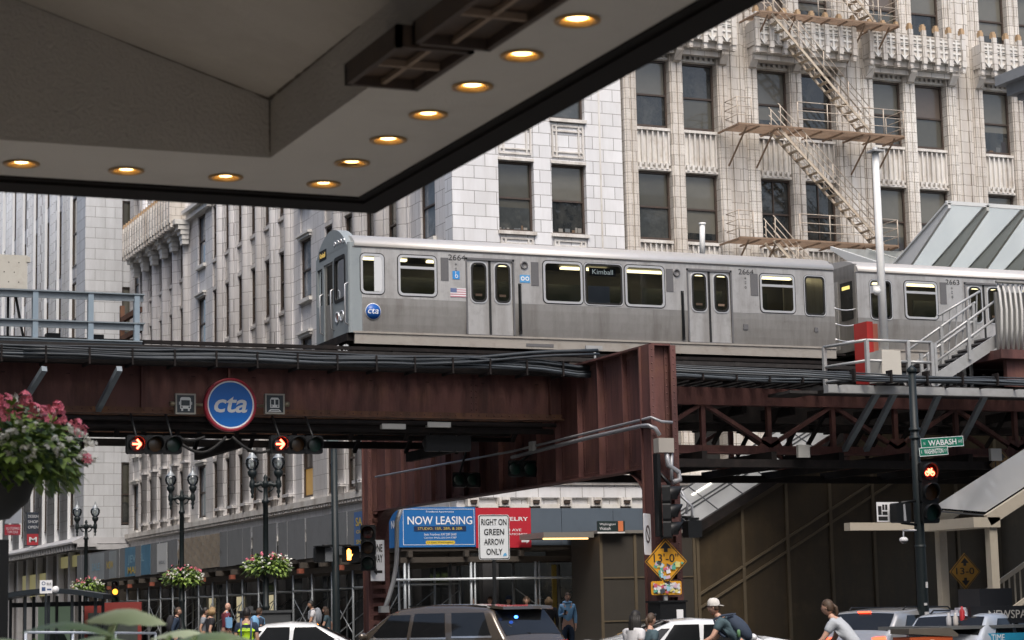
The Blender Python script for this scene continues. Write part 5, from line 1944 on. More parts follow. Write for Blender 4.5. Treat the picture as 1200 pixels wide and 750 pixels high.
def clearance(o, s_, word, label, arrows, m, stickers=0, mk=ink):
    t = thing('clearance_sign', label, 'road sign', tuple(o))
    o = Vector(o)
    mb = MB(); mb.prism([(0, -s_), (s_, 0), (0, s_), (-s_, 0)], o, X, Z, (0, .012, 0)); mb.build('plate', m, t)
    mb = MB()
    a, b = s_ * .955, s_ * .90
    mb.ring([(0, -a), (a, 0), (0, a), (-a, 0)], [(0, -b), (b, 0), (0, b), (-b, 0)], o + Vector((0, -.004, 0)), X, Z, (0, .003, 0)); mb.build('border', mk, t)
    text(word, o + Vector((0, -.004, s_ * (.15 if stickers else .04))), X, Z, s_ * 1.18, s_ * .36, mk, t, bold=.006)
    mb = MB()
    for sg_ in arrows:
        z0 = s_ * (.40 if stickers else .32) * sg_
        pts = [(-.09, .0), (.09, .0), (.09, .15), (.27, .15), (0, .43), (-.27, .15), (-.09, .15)]
        mb.poly([(o.x + x * s_, o.y - .005, o.z + z0 + z * s_ * sg_) for x, z in pts])
    mb.build('arrow', mk, t)
    rs = random.Random(5)
    if stickers:
        ms = [MB() for _ in stick]
        for k in range(stickers):
            x = rs.uniform(-.75, .75); z = rs.uniform(-.78, -.06)
            if abs(x) + abs(z) > .84: continue
            k_ = rs.randrange(len(stick)); w, h = rs.uniform(.05, .11) * s_, rs.uniform(.04, .09) * s_
            a = rs.uniform(-.6, .6)
            A_, B_ = Vector((math.cos(a), 0, math.sin(a))), Vector((-math.sin(a), 0, math.cos(a)))
            c = o + Vector((x * s_, -.007 - .0006 * k, z * s_))
            ms[k_].poly([c - A_ * w - B_ * h, c + A_ * w - B_ * h, c + A_ * w + B_ * h, c - A_ * w + B_ * h])
        for k_, q in enumerate(ms):
            if q.v: q.build('sticker', stick[k_], t, fix=False)
    return t


YC = 41.3
p = PV(780.5, 658, YC)
clearance((p.x, YC, p.z), .52, "13'-0\"", 'yellow diamond clearance sign covered in stickers on the near column', (1,), yel, 46)
p = PV(781, 689, YC)
PL = thing('sticker_plate', 'small yellow plate plastered with stickers right under the clearance diamond', 'road sign', (p.x, YC, p.z))
mb = MB(); mb.prism(rrect(-.375, -.15, .375, .15, .04), (p.x, YC, p.z), X, Z, (0, .012, 0)); mb.build('plate', yel, PL)
rs = random.Random(11)
ms = [MB() for _ in stick]
for k in range(60):
    k_ = rs.choice((0, 0, 1, 1, 2, 3, 4, 5, 6, 7)); w, h = rs.uniform(.025, .06), rs.uniform(.02, .045); a = rs.uniform(-.6, .6)
    A_, B_ = Vector((math.cos(a), 0, math.sin(a))), Vector((-math.sin(a), 0, math.cos(a)))
    c = Vector((p.x + rs.uniform(-.3, .3), YC - .004 - .0006 * k, p.z + rs.uniform(-.09, .09)))
    ms[k_].poly([c - A_ * w - B_ * h, c + A_ * w - B_ * h, c + A_ * w + B_ * h, c - A_ * w + B_ * h])
for k_, q in enumerate(ms):
    if q.v: q.build('sticker', stick[k_], PL, fix=False)
POLE = thing('sign_post', 'thin grey post holding the clearance diamond in front of the near column', 'post', (p.x, 41.38, 0))
mb = MB(); mb.box(p.x - .04, 41.33, 0, p.x + .04, 41.4, p.z + .9); mb.build('post', galv, POLE)
p = PV(759, 626, 41.2)
t = thing('turn_ban_sign', 'narrow white sign edge-on at the left of the near column', 'road sign', (p.x, 41.2, p.z))
A_ = Vector((.66, .75, 0)).normalized()
mb = MB(); mb.prism(rrect(-.3, -.45, .3, .45, .04), (p.x, 41.2, p.z), A_, Z, (-.0075, .0066, 0)); mb.build('plate', white_s, t)
mb = MB(); Nn = A_.cross(Z)
o = Vector((p.x, 41.2, p.z)) + Nn * .006
mb.ring([(x * 1.0, z) for x, z in circ(.2, 20)], circ(.15, 20), o, A_, Z, Nn * .003); mb.bar(o - A_ * .12 + Z * .12, o + A_ * .12 - Z * .12, .04, .004, Nn); mb.build('symbol', mat('dark_symbol', (.08, .06, .06), .5), t)
p = PV(785, 722, 41.2)
t = thing('control_box', 'black control box with a white notice low on the near column', 'box', (p.x, 41.2, p.z))
mb = MB(); mb.box(p.x - .33, 41.0, p.z - .27, p.x + .3, 41.6, p.z + .3); mb.box(p.x - .38, 40.97, p.z + .3, p.x + .33, 41.62, p.z + .34); mb.build('case', sig_m, t)
mb = MB(); mb.box(p.x + .06, 40.985, p.z - .12, p.x + .22, 40.995, p.z + .14); mb.build('notice', white_s, t)
p = PV(1131, 670, 40.85)
clearance((p.x, 40.85, p.z), .43, '13-0', 'dim amber clearance diamond in the shade behind the near stair', (1, -1), yel_d, 0)
p = PV(1175, 545, 46.2); clearance((p.x, 46.2, p.z), .42, '13-0', 'dark amber diamond sign high under the deck at the far right', (1, -1), mat('deep_shaded_yellow', (.16, .09, .02), .6), 0)  # darkest copy of the yellow, under-deck shade put into the colour

# ================================================================== regulation signs
p = PV(579, 629.5, 42.4)
t = thing('arrow_rule_sign', 'white sign reading RIGHT ON GREEN ARROW ONLY on a dark post', 'road sign', (p.x, 42.4, .15))
w, h = .365, .49
o = Vector((p.x, 42.4, p.z))
mb = MB(); mb.prism(rrect(-w, -h, w, h, .05), o, X, Z, (0, .012, 0)); mb.build('plate', mat('sign_grey_white', (.62, .65, .66), .5, var=.06), t)
mb = MB(); mb.ring(rrect(-w + .012, -h + .012, w - .012, h - .012, .045), rrect(-w + .03, -h + .03, w - .03, h - .03, .035), o + Vector((0, -.004, 0)), X, Z, (0, .003, 0)); mb.build('border', ink, t)
for i, (s_, ww) in enumerate((('RIGHT ON', .60), ('GREEN', .48), ('ARROW', .48), ('ONLY', .38))):
    text(s_, o + Vector((0, -.005, .33 - .215 * i)), X, Z, ww, .135, ink, t, bold=.012)
mb = MB(); mb.poly([(o.x + .2, 42.394, o.z - .42), (o.x + .3, 42.394, o.z - .4), (o.x + .27, 42.394, o.z - .34), (o.x + .22, 42.394, o.z - .36)]); mb.build('sticker', mat('blue_sticker2', (.1, .35, .6), .5), t)
mb = MB(); mb.box(o.x - .03, 42.42, .15, o.x + .04, 42.47, o.z + .5); mb.build('post', black, t)

# far column: one-way sign, three-lamp signal, pipe
p = PV(440, 657, 60.7)
t = thing('one_way_sign', 'narrow white one way sign with a black arrow on the far column', 'road sign', (p.x, 60.7, p.z))
A_ = Vector((.9, .44, 0)).normalized(); Nn = A_.cross(Z)
o = Vector((p.x, 60.5, p.z))
mb = MB(); mb.prism([(-.3, -.62), (.3, -.62), (.3, .62), (-.3, .62)], o, A_, Z, -Nn * .01); mb.build('plate', white_s, t)
text('ONE', o + Nn * .004 + Z * .38, A_, Z, .4, .24, ink, t, bold=.02); text('WAY', o + Nn * .004 + Z * .06, A_, Z, .42, .24, ink, t, bold=.02)
mb = MB(); c = o + Nn * .006 - Z * .34; mb.poly([c + A_ * a + Z * b for a, b in ((-.19, 0), (-.04, .1), (-.04, .04), (.19, .04), (.19, -.04), (-.04, -.04), (-.04, -.1))]); mb.build('arrow', ink, t)
o = PV(431, 624, 60.3); signal('corner_signal', 'three lamp signal on the far column just above the one way sign', o, (.9, -.4, 0), (-.4, -.9, 0), 'ryg', None, .4, True, None, None, [((o.x, o.y, o.z), (o.x + .5, 61.2, o.z), .04)])
p0 = PV(517, 714, 60.9)
mb = MB(); mb.path([PV(*q, 60.9) for q in ((450, 716), (455, 702), (461, 682), (464, 664), (465, 650), (465, 612), (471, 592))], .075, 8)
q = PV(450, 714, 60.9); mb.box(q.x - .15, 60.75, q.z - .1, q.x + .12, 61.0, q.z + .1)
tag(mb.build('bent_pipe', mat('pale_pipe', (.36, .37, .38), .5, metal=.3, var=.1)), 'bent grey pipe rising in front of the blue leasing banner', 'pipe')

# pole with pedestrian signals at the far corner
p = PV(393, 600, 64.6)
t = thing('pedestrian_signal_pole', 'slim dark pole with a lit orange hand signal at the far corner', 'signal pole', (p.x, 64.6, .15))
top = PV(391, 516, 64.6)
mb = MB(); mb.path([(p.x, 64.6, .15), (p.x, 64.6, 1.0), (p.x - .03, 64.6, top.z)], [.16, .13, .10], 10); mb.build('pole', pole_green, t)
mb = MB(); mb.box(p.x - .25, 64.5, top.z - .1, p.x + .1, 64.7, top.z + .25); mb.build('pole_top_box', mat('dull_teal_box', (.1, .13, .13), .5), t)
z = PV(393, 650, 64.6).z
for s_, d in ((-1, (-.9, -.3, 0)), (1, (.1, -1, 0))):
    c = Vector((p.x + s_ * .48, 64.5, z))
    mb = MB(); mb.prism(rrect(-.26, -.25, .26, .25, .05, 3), c + Vector((0, -.1, 0)), X, Z, (0, .25, 0))
    mb.prism([(-.27, .25), (.27, .25), (.27, .28), (-.27, .28)], c + Vector((0, -.28, 0)), X, Z, (0, .4, 0))
    mb.tube(c + Z * .3, Vector((p.x, 64.6, z + .3)), .03, 6); hs = mb.build('signal_box', sig_m, t)
    if s_ == 1:
        mb = MB()
        y = c.y - .105
        def B(x0, z0, x1, z1, w): mb.bar((c.x - .1 + x0, y, c.z + z0), (c.x - .1 + x1, y, c.z + z1), .004, w, (0, 0, 1) if abs(x1 - x0) > abs(z1 - z0) else (1, 0, 0))
        B(0, -.18, 0, .02, .13)
        for k, (x, hh) in enumerate(((-.055, .14), (-.018, .18), (.018, .17), (.055, .13))): B(x, 0, x, hh, .028)
        B(.05, -.1, .11, .0, .03)
        mb.build('lit_hand', emat('orange_hand', (1, .35, .06), 7), hs)
    else:
        mb = MB(); mb.box(c.x + .05, c.y - .13, c.z - .22, c.x + .3, c.y - .1, c.z + .22); mb.build('hood', mat('worn_grey_hood', (.12, .13, .14), .5), hs)

# right-hand signal pole with street names
vp = 36.0
b0, t0 = PV(1086, 745, vp), PV(1066, 436, vp)
px_ = (b0.x + t0.x) / 2
RP_ = thing('signal_pole', 'tall dark signal pole with street name plates at the right', 'signal pole', (px_, vp, .15))
mb = MB(); mb.path([(px_, vp, .15), (px_, vp, 1.0), (px_, vp, 3.4), (px_, vp, t0.z)], [.13, .12, .10, .075], 12); mb.lathe([(.10, 0), (.11, .05), (.06, .1), (0, .16)], (px_, vp, t0.z), 12)
for z in (1.2, 2.72, 4.93, 5.1): mb.lathe([(.115, 0), (.115, .05), (.09, .05)], (px_, vp, z), 12)
mb.build('pole', pole_green, RP_)
mb = MB(); q = PV(1080, 735, vp)
for k, (dx, z, w, h) in enumerate(((-.02, 1.55, .07, .05), (.0, 1.35, .1, .07), (.03, 1.9, .05, .12), (-.05, 1.2, .06, .1))): mb.box(px_ + dx - w / 2, vp - .128, z, px_ + dx + w / 2, vp - .118, z + h)
mb.build('sticker', stick[0], RP_)
green = mat('street_sign_green', (.0, .16, .10), .45, var=.05)
for nm, suf, pre, x0, z0, w, h, A_, lab in (('WABASH', 'AVE', 'N', 1075, 520, .98, .21, Vector((.93, -.1, .06)), 'green street name plate reading WABASH behind the other'), ('WASHINGTON', 'ST', 'E', 1072, 530, .60, .18, Vector((.93, -.3, .06)), 'green street name plate reading WASHINGTON in front')):
    A_.normalize()
    q = PV(x0, z0, vp - (.05 if nm == 'WABASH' else .16))
    Nn = A_.cross(Z).normalized(); B_ = Nn.cross(A_) * -1
    B_ = A_.cross(Nn) * -1 if B_.z < 0 else B_
    c = Vector((px_ + (.1 if nm == 'WABASH' else -.02), q.y, q.z)) + A_ * (w / 2)
    pl = MB(); pl.prism([(-w / 2, -h / 2), (w / 2, -h / 2), (w / 2, h / 2), (-w / 2, h / 2)], c, A_, B_, -Nn * .008); pl = pl.build('name_plate', green, RP_); pl['label'] = lab
    text(nm, c + Nn * .003, A_, B_, w * .66, h * .55, white_s, pl, bold=.015)
    text(suf, c + Nn * .003 + A_ * w * .42, A_, B_, w * .09, h * .3, white_s, pl); text(pre, c + Nn * .003 - A_ * w * .42, A_, B_, w * .035, h * .3, white_s, pl)
    mb = MB(); mb.ring([(-w / 2, -h / 2), (w / 2, -h / 2), (w / 2, h / 2), (-w / 2, h / 2)], [(-w / 2 + .01, -h / 2 + .012), (w / 2 - .01, -h / 2 + .012), (w / 2 - .01, h / 2 - .012), (-w / 2 + .01, h / 2 - .012)], c, A_, B_, Nn * .003); mb.build('border', white_s, pl)
o = PV(1089, 553, vp - .25)
signal('bicycle_signal', 'signal with a red lit bicycle symbol on the right-hand pole', o, X, (-.25, -.97, 0), 'ryg', 0, .36, True, 'bicycle', None, [((px_, vp, o.z + .1), (o.x, o.y + .1, o.z + .1), .03), ((px_, vp, o.z - .9), (o.x, o.y + .1, o.z - .9), .03)])
p = PV(1056, 601, vp - .15)
t = thing('pedestrian_signal', 'black pedestrian signal box left of the bicycle signal on its pole', 'pedestrian signal', (p.x, p.y, p.z))
mb = MB(); mb.prism(rrect(-.17, -.2, .17, .2, .04, 3), (p.x, p.y - .1, p.z), X, Z, (0, .25, 0)); mb.tube((p.x, p.y, p.z + .2), (px_, vp, p.z + .26), .03, 6); mb.tube((p.x, p.y, p.z - .2), (px_, vp, p.z - .24), .03, 6); mb.build('housing', sig_m, t)
mb = MB(); mb.prism([(-.06, -.17), (.0, -.17), (-.02, .17), (-.06, .17)], (p.x + .05, p.y - .11, p.z), X, Z, (0, .01, 0)); mb.build('lens_edge', mat('grey_lens', (.3, .31, .33), .2), t)
q = PV(1034, 600, vp + .1)
t = thing('bus_lane_sign', 'white sign with black bus symbols half hidden behind the pedestrian box', 'road sign', (q.x, q.y, q.z))
mb = MB(); mb.box(q.x - .13, q.y, q.z - .2, q.x + .4, q.y + .01, q.z + .2); mb.build('plate', white_s, t)
mb = MB()
for a, b, c, d in ((-.1, -.06, -.02, .12), (.0, .04, .05, .15), (.07, .04, .12, .15), (0, -.06, .12, .01), (-.1, -.17, .12, -.09)): mb.box(q.x + a, q.y - .006, q.z + b, q.x + c, q.y - .002, q.z + d)
mb.build('symbol', ink, t)
p = PV(1059, 633, vp - .1)
t = thing('dome_camera', 'white dome camera hanging below the pedestrian box at right', 'camera', (p.x, p.y, p.z))
mb = MB(); mb.lathe([(0, .06), (.05, .06), (.085, .03), (.09, 0), (.08, -.02)], (p.x, p.y, p.z), 14); mb.tube((p.x, p.y, p.z + .06), (p.x, p.y, p.z + .2), .015, 6); mb.tube((p.x, p.y, p.z + .2), (px_, vp, p.z + .2), .02, 6); mb.build('body', white_s, t)
mb = MB(); mb.lathe([(.075, -.02), (.06, -.055), (0, -.075)], (p.x, p.y, p.z), 14); mb.build('dome', pane_d, t)

# near-left sign pole
p = PD(6, 620, 20)
t = thing('parking_sign_pole', 'dark square sign pole with red and white plates at the left edge', 'sign pole', (p.x, p.y, .15))
q = PD(8, 640, 20)
mb = MB(); mb.box(p.x - .055, p.y - .04, .15, p.x + .03, p.y + .05, q.z + .06); mb.build('pole', black, t)
rd = mat('sign_red', (.40, .03, .05), .5, var=.05)
mb = MB(); q = PD(14, 621, 20); mb.box(q.x - .075, p.y - .06, q.z - .05, q.x + .075, p.y - .05, q.z + .05); mb.build('red_plate', rd, t)
text('NO STOPPING', (q.x, p.y - .064, q.z + .012), X, Z, .125, .025, white_s, t); text('TOW ZONE', (q.x, p.y - .064, q.z - .022), X, Z, .1, .022, white_s, t)
mb = MB(); mb.prism([(-.075, -.1), (.085, -.1), (.085, .09), (-.02, .05)], (q.x, p.y - .055, q.z + .16), X, Z, (0, .01, 0)); mb.build('pale_plate', mat('pale_plate', (.4, .43, .48), .4), t)
# ================================================================== fire escape
rust = mat('rusty_painted_iron', (.24, .165, .11), .7, var=.3, scale=4, stain=((.15, .065, .03), 3, .8)); cream = mat('cream_rusty_stair', (.50, .43, .34), .7, var=.2, scale=5, stain=((.22, .11, .05), 3.5, .8))
FE = thing('fire_escape', 'rusty iron fire escape zigzagging down the front of the terracotta tower', 'fire escape', (39, 67, 15))
VF0, VF1 = 66.35, 67.55
for (ua, ub, z) in ((38.9, 45.1, 23.8), (37.8, 45.1, 19.4), (37.7, 44.6, 15.1)):
    mb = MB()
    for k in range(12): mb.box(ua, VF0 + .11 * k, z - .03, ub, VF0 + .11 * k + .02, z)
    for k in range(9): x = ua + (ub - ua) * k / 8; mb.box(x - .03, VF0, z - .09, x + .03, VF1 + .3, z - .03)
    mb.box(ua, VF0 - .03, z - .05, ub, VF0, z + .02); 
    mb.build('platform', rust, FE)
    mb = MB()
    for h in (.33, .66, 1.0):
        mb.path([(ua + .5, VF1, z + h), (ua, VF1 - .25, z + h), (ua, VF0, z + h), (ua + .6, VF0, z + h)], .02, 5)
        mb.tube((ua + 2.6, VF0, z + h), (ub, VF0, z + h), .018, 5); mb.tube((ub, VF0, z + h), (ub, VF1, z + h), .018, 5)
    for x in (ua, ua + .6, ua + 2.6, ua + 3.9, ub - .9, ub): mb.tube((x, VF0, z), (x, VF0, z + 1.0), .022, 5)
    for x in (ua, ub): mb.tube((x, VF1, z), (x, VF1, z + 1.0), .022, 5)
    mb.build('railing', mat('pale_rusty_rail', (.48, .42, .35), .7, var=.2, scale=6, stain=((.25, .13, .07), 4, .7)), FE)
    mb = MB()
    for x in (ua + .4, ua + 1.6, ub - 1.5, ub - .4): mb.bar((x, VF0 + .05, z - .1), (x, 67.85, z - 1.3), .05, .05)
    mb.build('bracket', rust, FE)


def flight(x0, z0, x1, z1, name='stair_flight'):
    a, b = Vector((x0, 0, z0)), Vector((x1, 0, z1))
    n = int(abs(z1 - z0) / .26)
    mb = MB()
    for v in (VF0 + .1, VF0 + .75):
        mb.bar((x0, v, z0), (x1, v, z1), .035, .10)
    for k in range(1, n):
        q = a.lerp(b, k / n)
        mb.box(q.x - .10, VF0 + .12, q.z - .015, q.x + .10, VF0 + .73, q.z + .015)
    f = mb.build(name, cream, FE)
    mb = MB()
    for v in (VF0 + .08, VF0 + .77):
        for h in (.35, .65, .95): mb.tube((x0, v, z0 + h), (x1, v, z1 + h), .018, 5)
        for t in (.02, .27, .52, .77, .98): q = a.lerp(b, t); mb.tube((q.x, v, q.z), (q.x, v, q.z + .97), .02, 5)
    mb.build('handrail', mat('pale_rusty_rail', (.5, .44, .37), .7), f)


flight(39.5, 23.75, 43.7, 19.45); flight(39.6, 19.35, 44.0, 15.15); flight(39.2, 15.05, 43.0, 11.2); flight(40.0, 28.1, 44.1, 23.85)

# ================================================================== sidewalk shed
ply = mat('grey_painted_plywood', (.165, .175, .185), .7, var=.14, scale=1.2, stain=((.1, .105, .11), 1.1, .5))
ply_b = mat('blue_grey_plywood', (.075, .10, .13), .65, var=.12, scale=1.2, stain=((.05, .06, .075), 1.5, .4))
plank = mat('dark_plank', (.05, .042, .034), .85, var=.4, scale=3)
scaf = mat('scaffold_tube', (.33, .36, .38), .45, metal=.4, var=.15)
SHL = thing('sidewalk_shed', 'grey plywood sidewalk shed along the side wall of the tower', 'scaffold', (24, 66, .15))
SHF = thing('sidewalk_shed', 'dark blue plywood sidewalk shed under the front of the tower', 'scaffold', (24, 65, .15))
US, VSH = 24.0, 65.0
random.seed(21)
v = 66.3
k = 0
skip = (5, 6)
while v < 118:
    w = 1.22
    mb = MB(); d = random.uniform(-.05, .03)
    mb.box(US + d, v + .022, 3.78 + random.uniform(-.03, .03), US + .03 + d, v + w - .012, 5.28)
    if not (88 < v < 95.5): mb.build('plywood_panel', ply, SHL)
    v += w; k += 1
mb = MB(); mb.box(US + .04, 66.2, 3.62, 27, 118, 3.76); mb.build('deck', plank, SHL)
mb = MB()
for k in range(22): mb.box(US - .25, 66.4 + 2.4 * k, 3.4, 26.8, 66.55 + 2.4 * k, 3.615)
for u in (24.3, 26.5): mb.box(u, 66.2, 3.2, u + .14, 118, 3.4)
mb.build('deck_beam', plank, SHL)
for k in range(22):
    v = 66.8 + 2.4 * k
    mb = MB()
    for u in (24.35, 26.55): mb.tube((u, v, .15), (u, v, 3.2), .045, 6)
    mb.tube((24.35, v, 2.6), (26.55, v, 2.6), .03, 5); mb.tube((24.35, v, .8), (26.55, v, 2.4), .02, 5)
    mb.build('upright_frame', scaf, SHL)
mb = MB()
for k in range(0, 21, 1):
    v = 66.8 + 2.4 * k
    if k % 2 == 0:
        mb.tube((24.33, v, 2.3), (24.33, v + 2.4, .9), .02, 5); mb.tube((24.36, v, .9), (24.36, v + 2.4, 2.3), .02, 5)
    if k % 3 == 1: mb.tube((24.33, v, 2.55), (24.33, v + 2.4, 2.6), .03, 5)
mb.build('cross_brace', scaf, SHL)
mb = MB()
for k in range(10): mb.box(US - .12, 67 + 4.8 * k, 3.22, US + .1, 67.25 + 4.8 * k, 3.4)
mb.build('red_jack', mat('rusty_jack', (.25, .07, .04), .7), SHL)
# front run
u = 23.75
while u < 37:
    mb = MB(); mb.box(u + .006, VSH, 3.82, u + 1.94, VSH + .03, 5.06); mb.build('plywood_panel', ply_b, SHF); u += 1.95
mb = MB(); mb.box(23.72, VSH + .03, 3.85, 23.75, 66.25, 5.06); mb.build('end_panel', ply_b, SHF)
mb = MB(); mb.box(23.8, VSH + .04, 3.66, 40, 67.4, 3.8); mb.build('deck', plank, SHF)
mb = MB()
for k in range(8): mb.box(24 + 2 * k, VSH - .1, 3.46, 24.15 + 2 * k, 67.3, 3.655)
for v in (65.1, 67.0): mb.box(23.8, v, 3.28, 40, v + .14, 3.455)
mb.build('deck_beam', plank, SHF)
for k in range(7):
    x = 23.95 + 2.35 * k
    mb = MB()
    for v in (65.15, 67.05): mb.tube((x, v, .15), (x, v, 3.28), .05, 6)
    mb.tube((x + .14, 65.15, .15), (x + .14, 65.15, 3.28), .035, 6)
    mb.build('upright_frame', scaf, SHF)
mb = MB(); mb.tube((23.6, 65.05, 2.72), (34, 65.05, 2.72), .045, 6); mb.build('ledger_tube', mat('pale_tube', (.5, .54, .57), .4, metal=.4), SHF)
mb = MB()
for k in range(3):
    x = 28.65 + 2.35 * k
    mb.tube((x, 66.9, .7), (x + 2.35, 66.9, 2.4), .02, 5); mb.tube((x, 66.9, 2.4), (x + 2.35, 66.9, .7), .02, 5)
mb.tube((30.3, 66.9, .15), (30.3, 66.9, 3.2), .06, 6)
mb.build('cross_brace', scaf, SHF)
mb = MB(); mb.box(30.05, 66.85, .15, 30.2, 66.95, 3.2); mb.build('yellow_post', mat('dull_yellow_paint', (.35, .26, .06), .6), SHF)


# banners on the sheds
def flat_sign(name, label, x0, x1, z0, z1, v, m, cat='banner', group=None):
    t = thing(name, label, cat, ((x0 + x1) / 2, v, z0), group)
    mb = MB(); mb.box(x0, v - .02, z0, x1, v - .004, z1); mb.build('sheet', m, t)
    return t


blue_b = mat('banner_blue', (.012, .13, .38), .5, var=.12, scale=1.0)
xa, xb = 23.69, PV(557, 620, 65).x
t = flat_sign('leasing_banner', 'blue banner reading NOW LEASING on the corner of the dark shed', xa, xb, 3.78, 5.1, VSH, blue_b)
w = xb - xa
cx = (xa + xb) / 2 + .1
yy = VSH - .024
mb = MB(); mb.box(23.69, VSH - .004, 3.78, 23.7, 66.0, 5.1); mb.build('side_sheet', blue_b, t)
text('NG', (23.688, 65.4, 4.55), -Y, Z, .55, .27, white_s, t, bold=.02)
text('NOW LEASING', (cx, yy, 4.66), X, Z, w * .84, .27, white_s, t, bold=.012)
text('Friedland Apartments', (cx, yy, 4.94), X, Z, w * .36, .08, white_s, t)
mb = MB(); mb.box(cx - w * .34, yy - .004, 4.3, cx + w * .34, yy, 4.47); mb.build('dark_strip', mat('navy_strip', (.01, .03, .09), .5), t)
text('STUDIO, 1BR, 2BR, & 3BR', (cx, yy - .006, 4.385), X, Z, w * .58, .1, mat('yellow_text', (.6, .45, .08), .5), t)
text('Seth Friedman 847.287.2660', (cx, yy, 4.2), X, Z, w * .42, .075, white_s, t); text('Carolyn Wells 312.564.5257', (cx, yy, 4.08), X, Z, w * .42, .075, white_s, t)
mb = MB(); mb.prism(rrect(-w * .19, -.06, w * .19, .06, .05), (cx, yy, 3.93), X, Z, (0, -.004, 0)); mb.build('yellow_tab', mat('yellow_tab', (.62, .45, .05), .5), t)
text('11 East Washington', (cx, yy - .006, 3.93), X, Z, w * .33, .06, ink, t)
mb = MB(); mb.ring([(xa + .16, 3.85), (xb - .04, 3.85), (xb - .04, 5.04), (xa + .16, 5.04)], [(xa + .175, 3.865), (xb - .055, 3.865), (xb - .055, 5.025), (xa + .175, 5.025)], (0, yy, 0), X, Z, (0, -.002, 0)); mb.build('thin_border', white_s, t)
xc, xd = xb + .01, PV(622, 620, 65).x
red_b = mat('banner_red', (.42, .015, .03), .5, var=.1)
t = flat_sign('jewelry_banner', 'red banner reading JEWELRY half hidden behind the arrow rule sign', xc, xd, 3.74, 5.08, VSH, red_b)
w = xd - xc
text('JEWELRY', (xd - w * .36, yy, 4.68), X, Z, w * .62, .17, white_s, t, bold=.012)
text('WABASH AVE', (xd - w * .48, yy, 4.33), X, Z, w * .6, .09, white_s, t); text('DIAMONDS', (xd - w * .28, yy, 4.19), X, Z, w * .42, .07, white_s, t)
for q in (.25, .8):
    x = xd - .36 - (0 if q < .5 else 1.1)
    mb = MB(); mb.poly([(x + a, yy, 3.96 + b) for a, b in ((0, -.04), (.18, -.04), (.18, -.09), (.3, 0), (.18, .09), (.18, .04), (0, .04))]); mb.build('arrow', white_s, t)


def side_sign(label, v0, v1, z0, z1, m, words=(), wm=None, name='shed_poster'):
    t = thing(name, label, 'poster', (US, v0, z0))
    mb = MB(); mb.box(US - .035, v0, z0, US - .02, v1, z1); mb.build('sheet', m, t)
    for s_, vv, z, w, h, mm in words: text(s_, (US - .04, vv, z), -Y, Z, w, h, mm, t, bold=.02)
    return t


ye = mat('poster_yellow', (.55, .4, .06), .5)
t = side_sign('blue and yellow poster on the grey shed next to the far corner signal', 68.6, 70.3, 3.9, 5.2, mat('poster_blue', (.06, .13, .3), .6, var=.15), (('SALE', 69.45, 4.85, 1.3, .3, ye), ('OPEN', 69.45, 4.5, 1.2, .12, ye), ('SHOPS', 69.45, 4.15, 1.2, .15, ye)))
side_sign('white poster on the far stretch of the grey shed', 97.6, 99.6, 3.85, 5.2, mat('poster_white', (.5, .52, .53), .6, var=.12), (('BRIDAL', 98.6, 4.3, 1.2, .16, mat('grey_text', (.25, .27, .3), .6)),))
side_sign('blue poster with yellow and dark strips at the far end of the grey shed', 101.0, 106.5, 3.8, 5.25, mat('poster_teal', (.06, .17, .27), .5, var=.6, scale=.9), (('JEWEL', 104.0, 4.6, 3.6, .5, mat('poster_pale_blue', (.2, .35, .45), .5)), ('MALL', 104.5, 4.1, 2.6, .35, ye)))
side_sign('grey and blue posters beyond the teal one on the shed', 108.5, 115.5, 3.8, 5.2, mat('poster_grey', (.25, .28, .3), .5, var=.5, scale=.5), (('NOW', 110, 4.5, 1.6, .4, ye), ('SALE', 113.5, 4.5, 2, .4, mat('poster_pale_blue', (.2, .35, .45), .5))))
# loose netting stretched where panels are missing
NT = tag((lambda mb: ([mb.poly([(US + .05 * math.sin(a * 2.1 + z * 3) + .04 * math.sin(z * 9 + a), 88 + 7.6 * a / 24, 3.8 + 1.45 * z / 14) if False else (US + .06 * math.sin((a + da) * 2.3 + (z + dz) * .8), 88 + 7.6 * (a + da) / 24, 3.8 + 1.45 * (z + dz) / 14) for da, dz in ((0, 0), (1, 0), (1, 1), (0, 1))], True) for a in range(24) for z in range(14)], mb.build('debris_net', mat('tan_net', (.30, .26, .21), .6, var=.4, scale=1.5), fix=False))[1])(MB()), 'crumpled tan debris net stretched over a gap in the grey shed', 'netting')

# ================================================================== street lamps and flower baskets
globe = glass_mat('clear_globe', (.85, .9, .92), .8, .08)
red_f = mat('flower_pink', (.75, .20, .28), .6, var=.3, scale=8)
wht_f = mat('flower_white', (.75, .75, .70), .6, var=.1, scale=8)
leaf_a = mat('leaf_green', (.20, .30, .06), .55, var=.45, scale=6)
leaf_b = mat('leaf_dark_green', (.06, .11, .03), .55, var=.4, scale=6)


def blossoms(mb, c, r, n, rnd):
    for k in range(n):
        a = rnd.uniform(0, 2 * PI); e = rnd.uniform(-.4, 1.2)
        d = Vector((math.cos(a) * math.cos(e), math.sin(a) * math.cos(e), math.sin(e)))
        p = Vector(c) + d * r * rnd.uniform(.4, 1)
        t = d.orthogonal().normalized(); b_ = d.cross(t)
        for q in range(5):
            f = 2 * PI * q / 5
            pd = t * math.cos(f) + b_ * math.sin(f); pe = d.cross(pd)
            L = r * .55
            mb.poly([p, p + pd * L * .6 + pe * L * .35 + d * L * .25, p + pd * L + d * L * .1, p + pd * L * .6 - pe * L * .35 + d * L * .25])


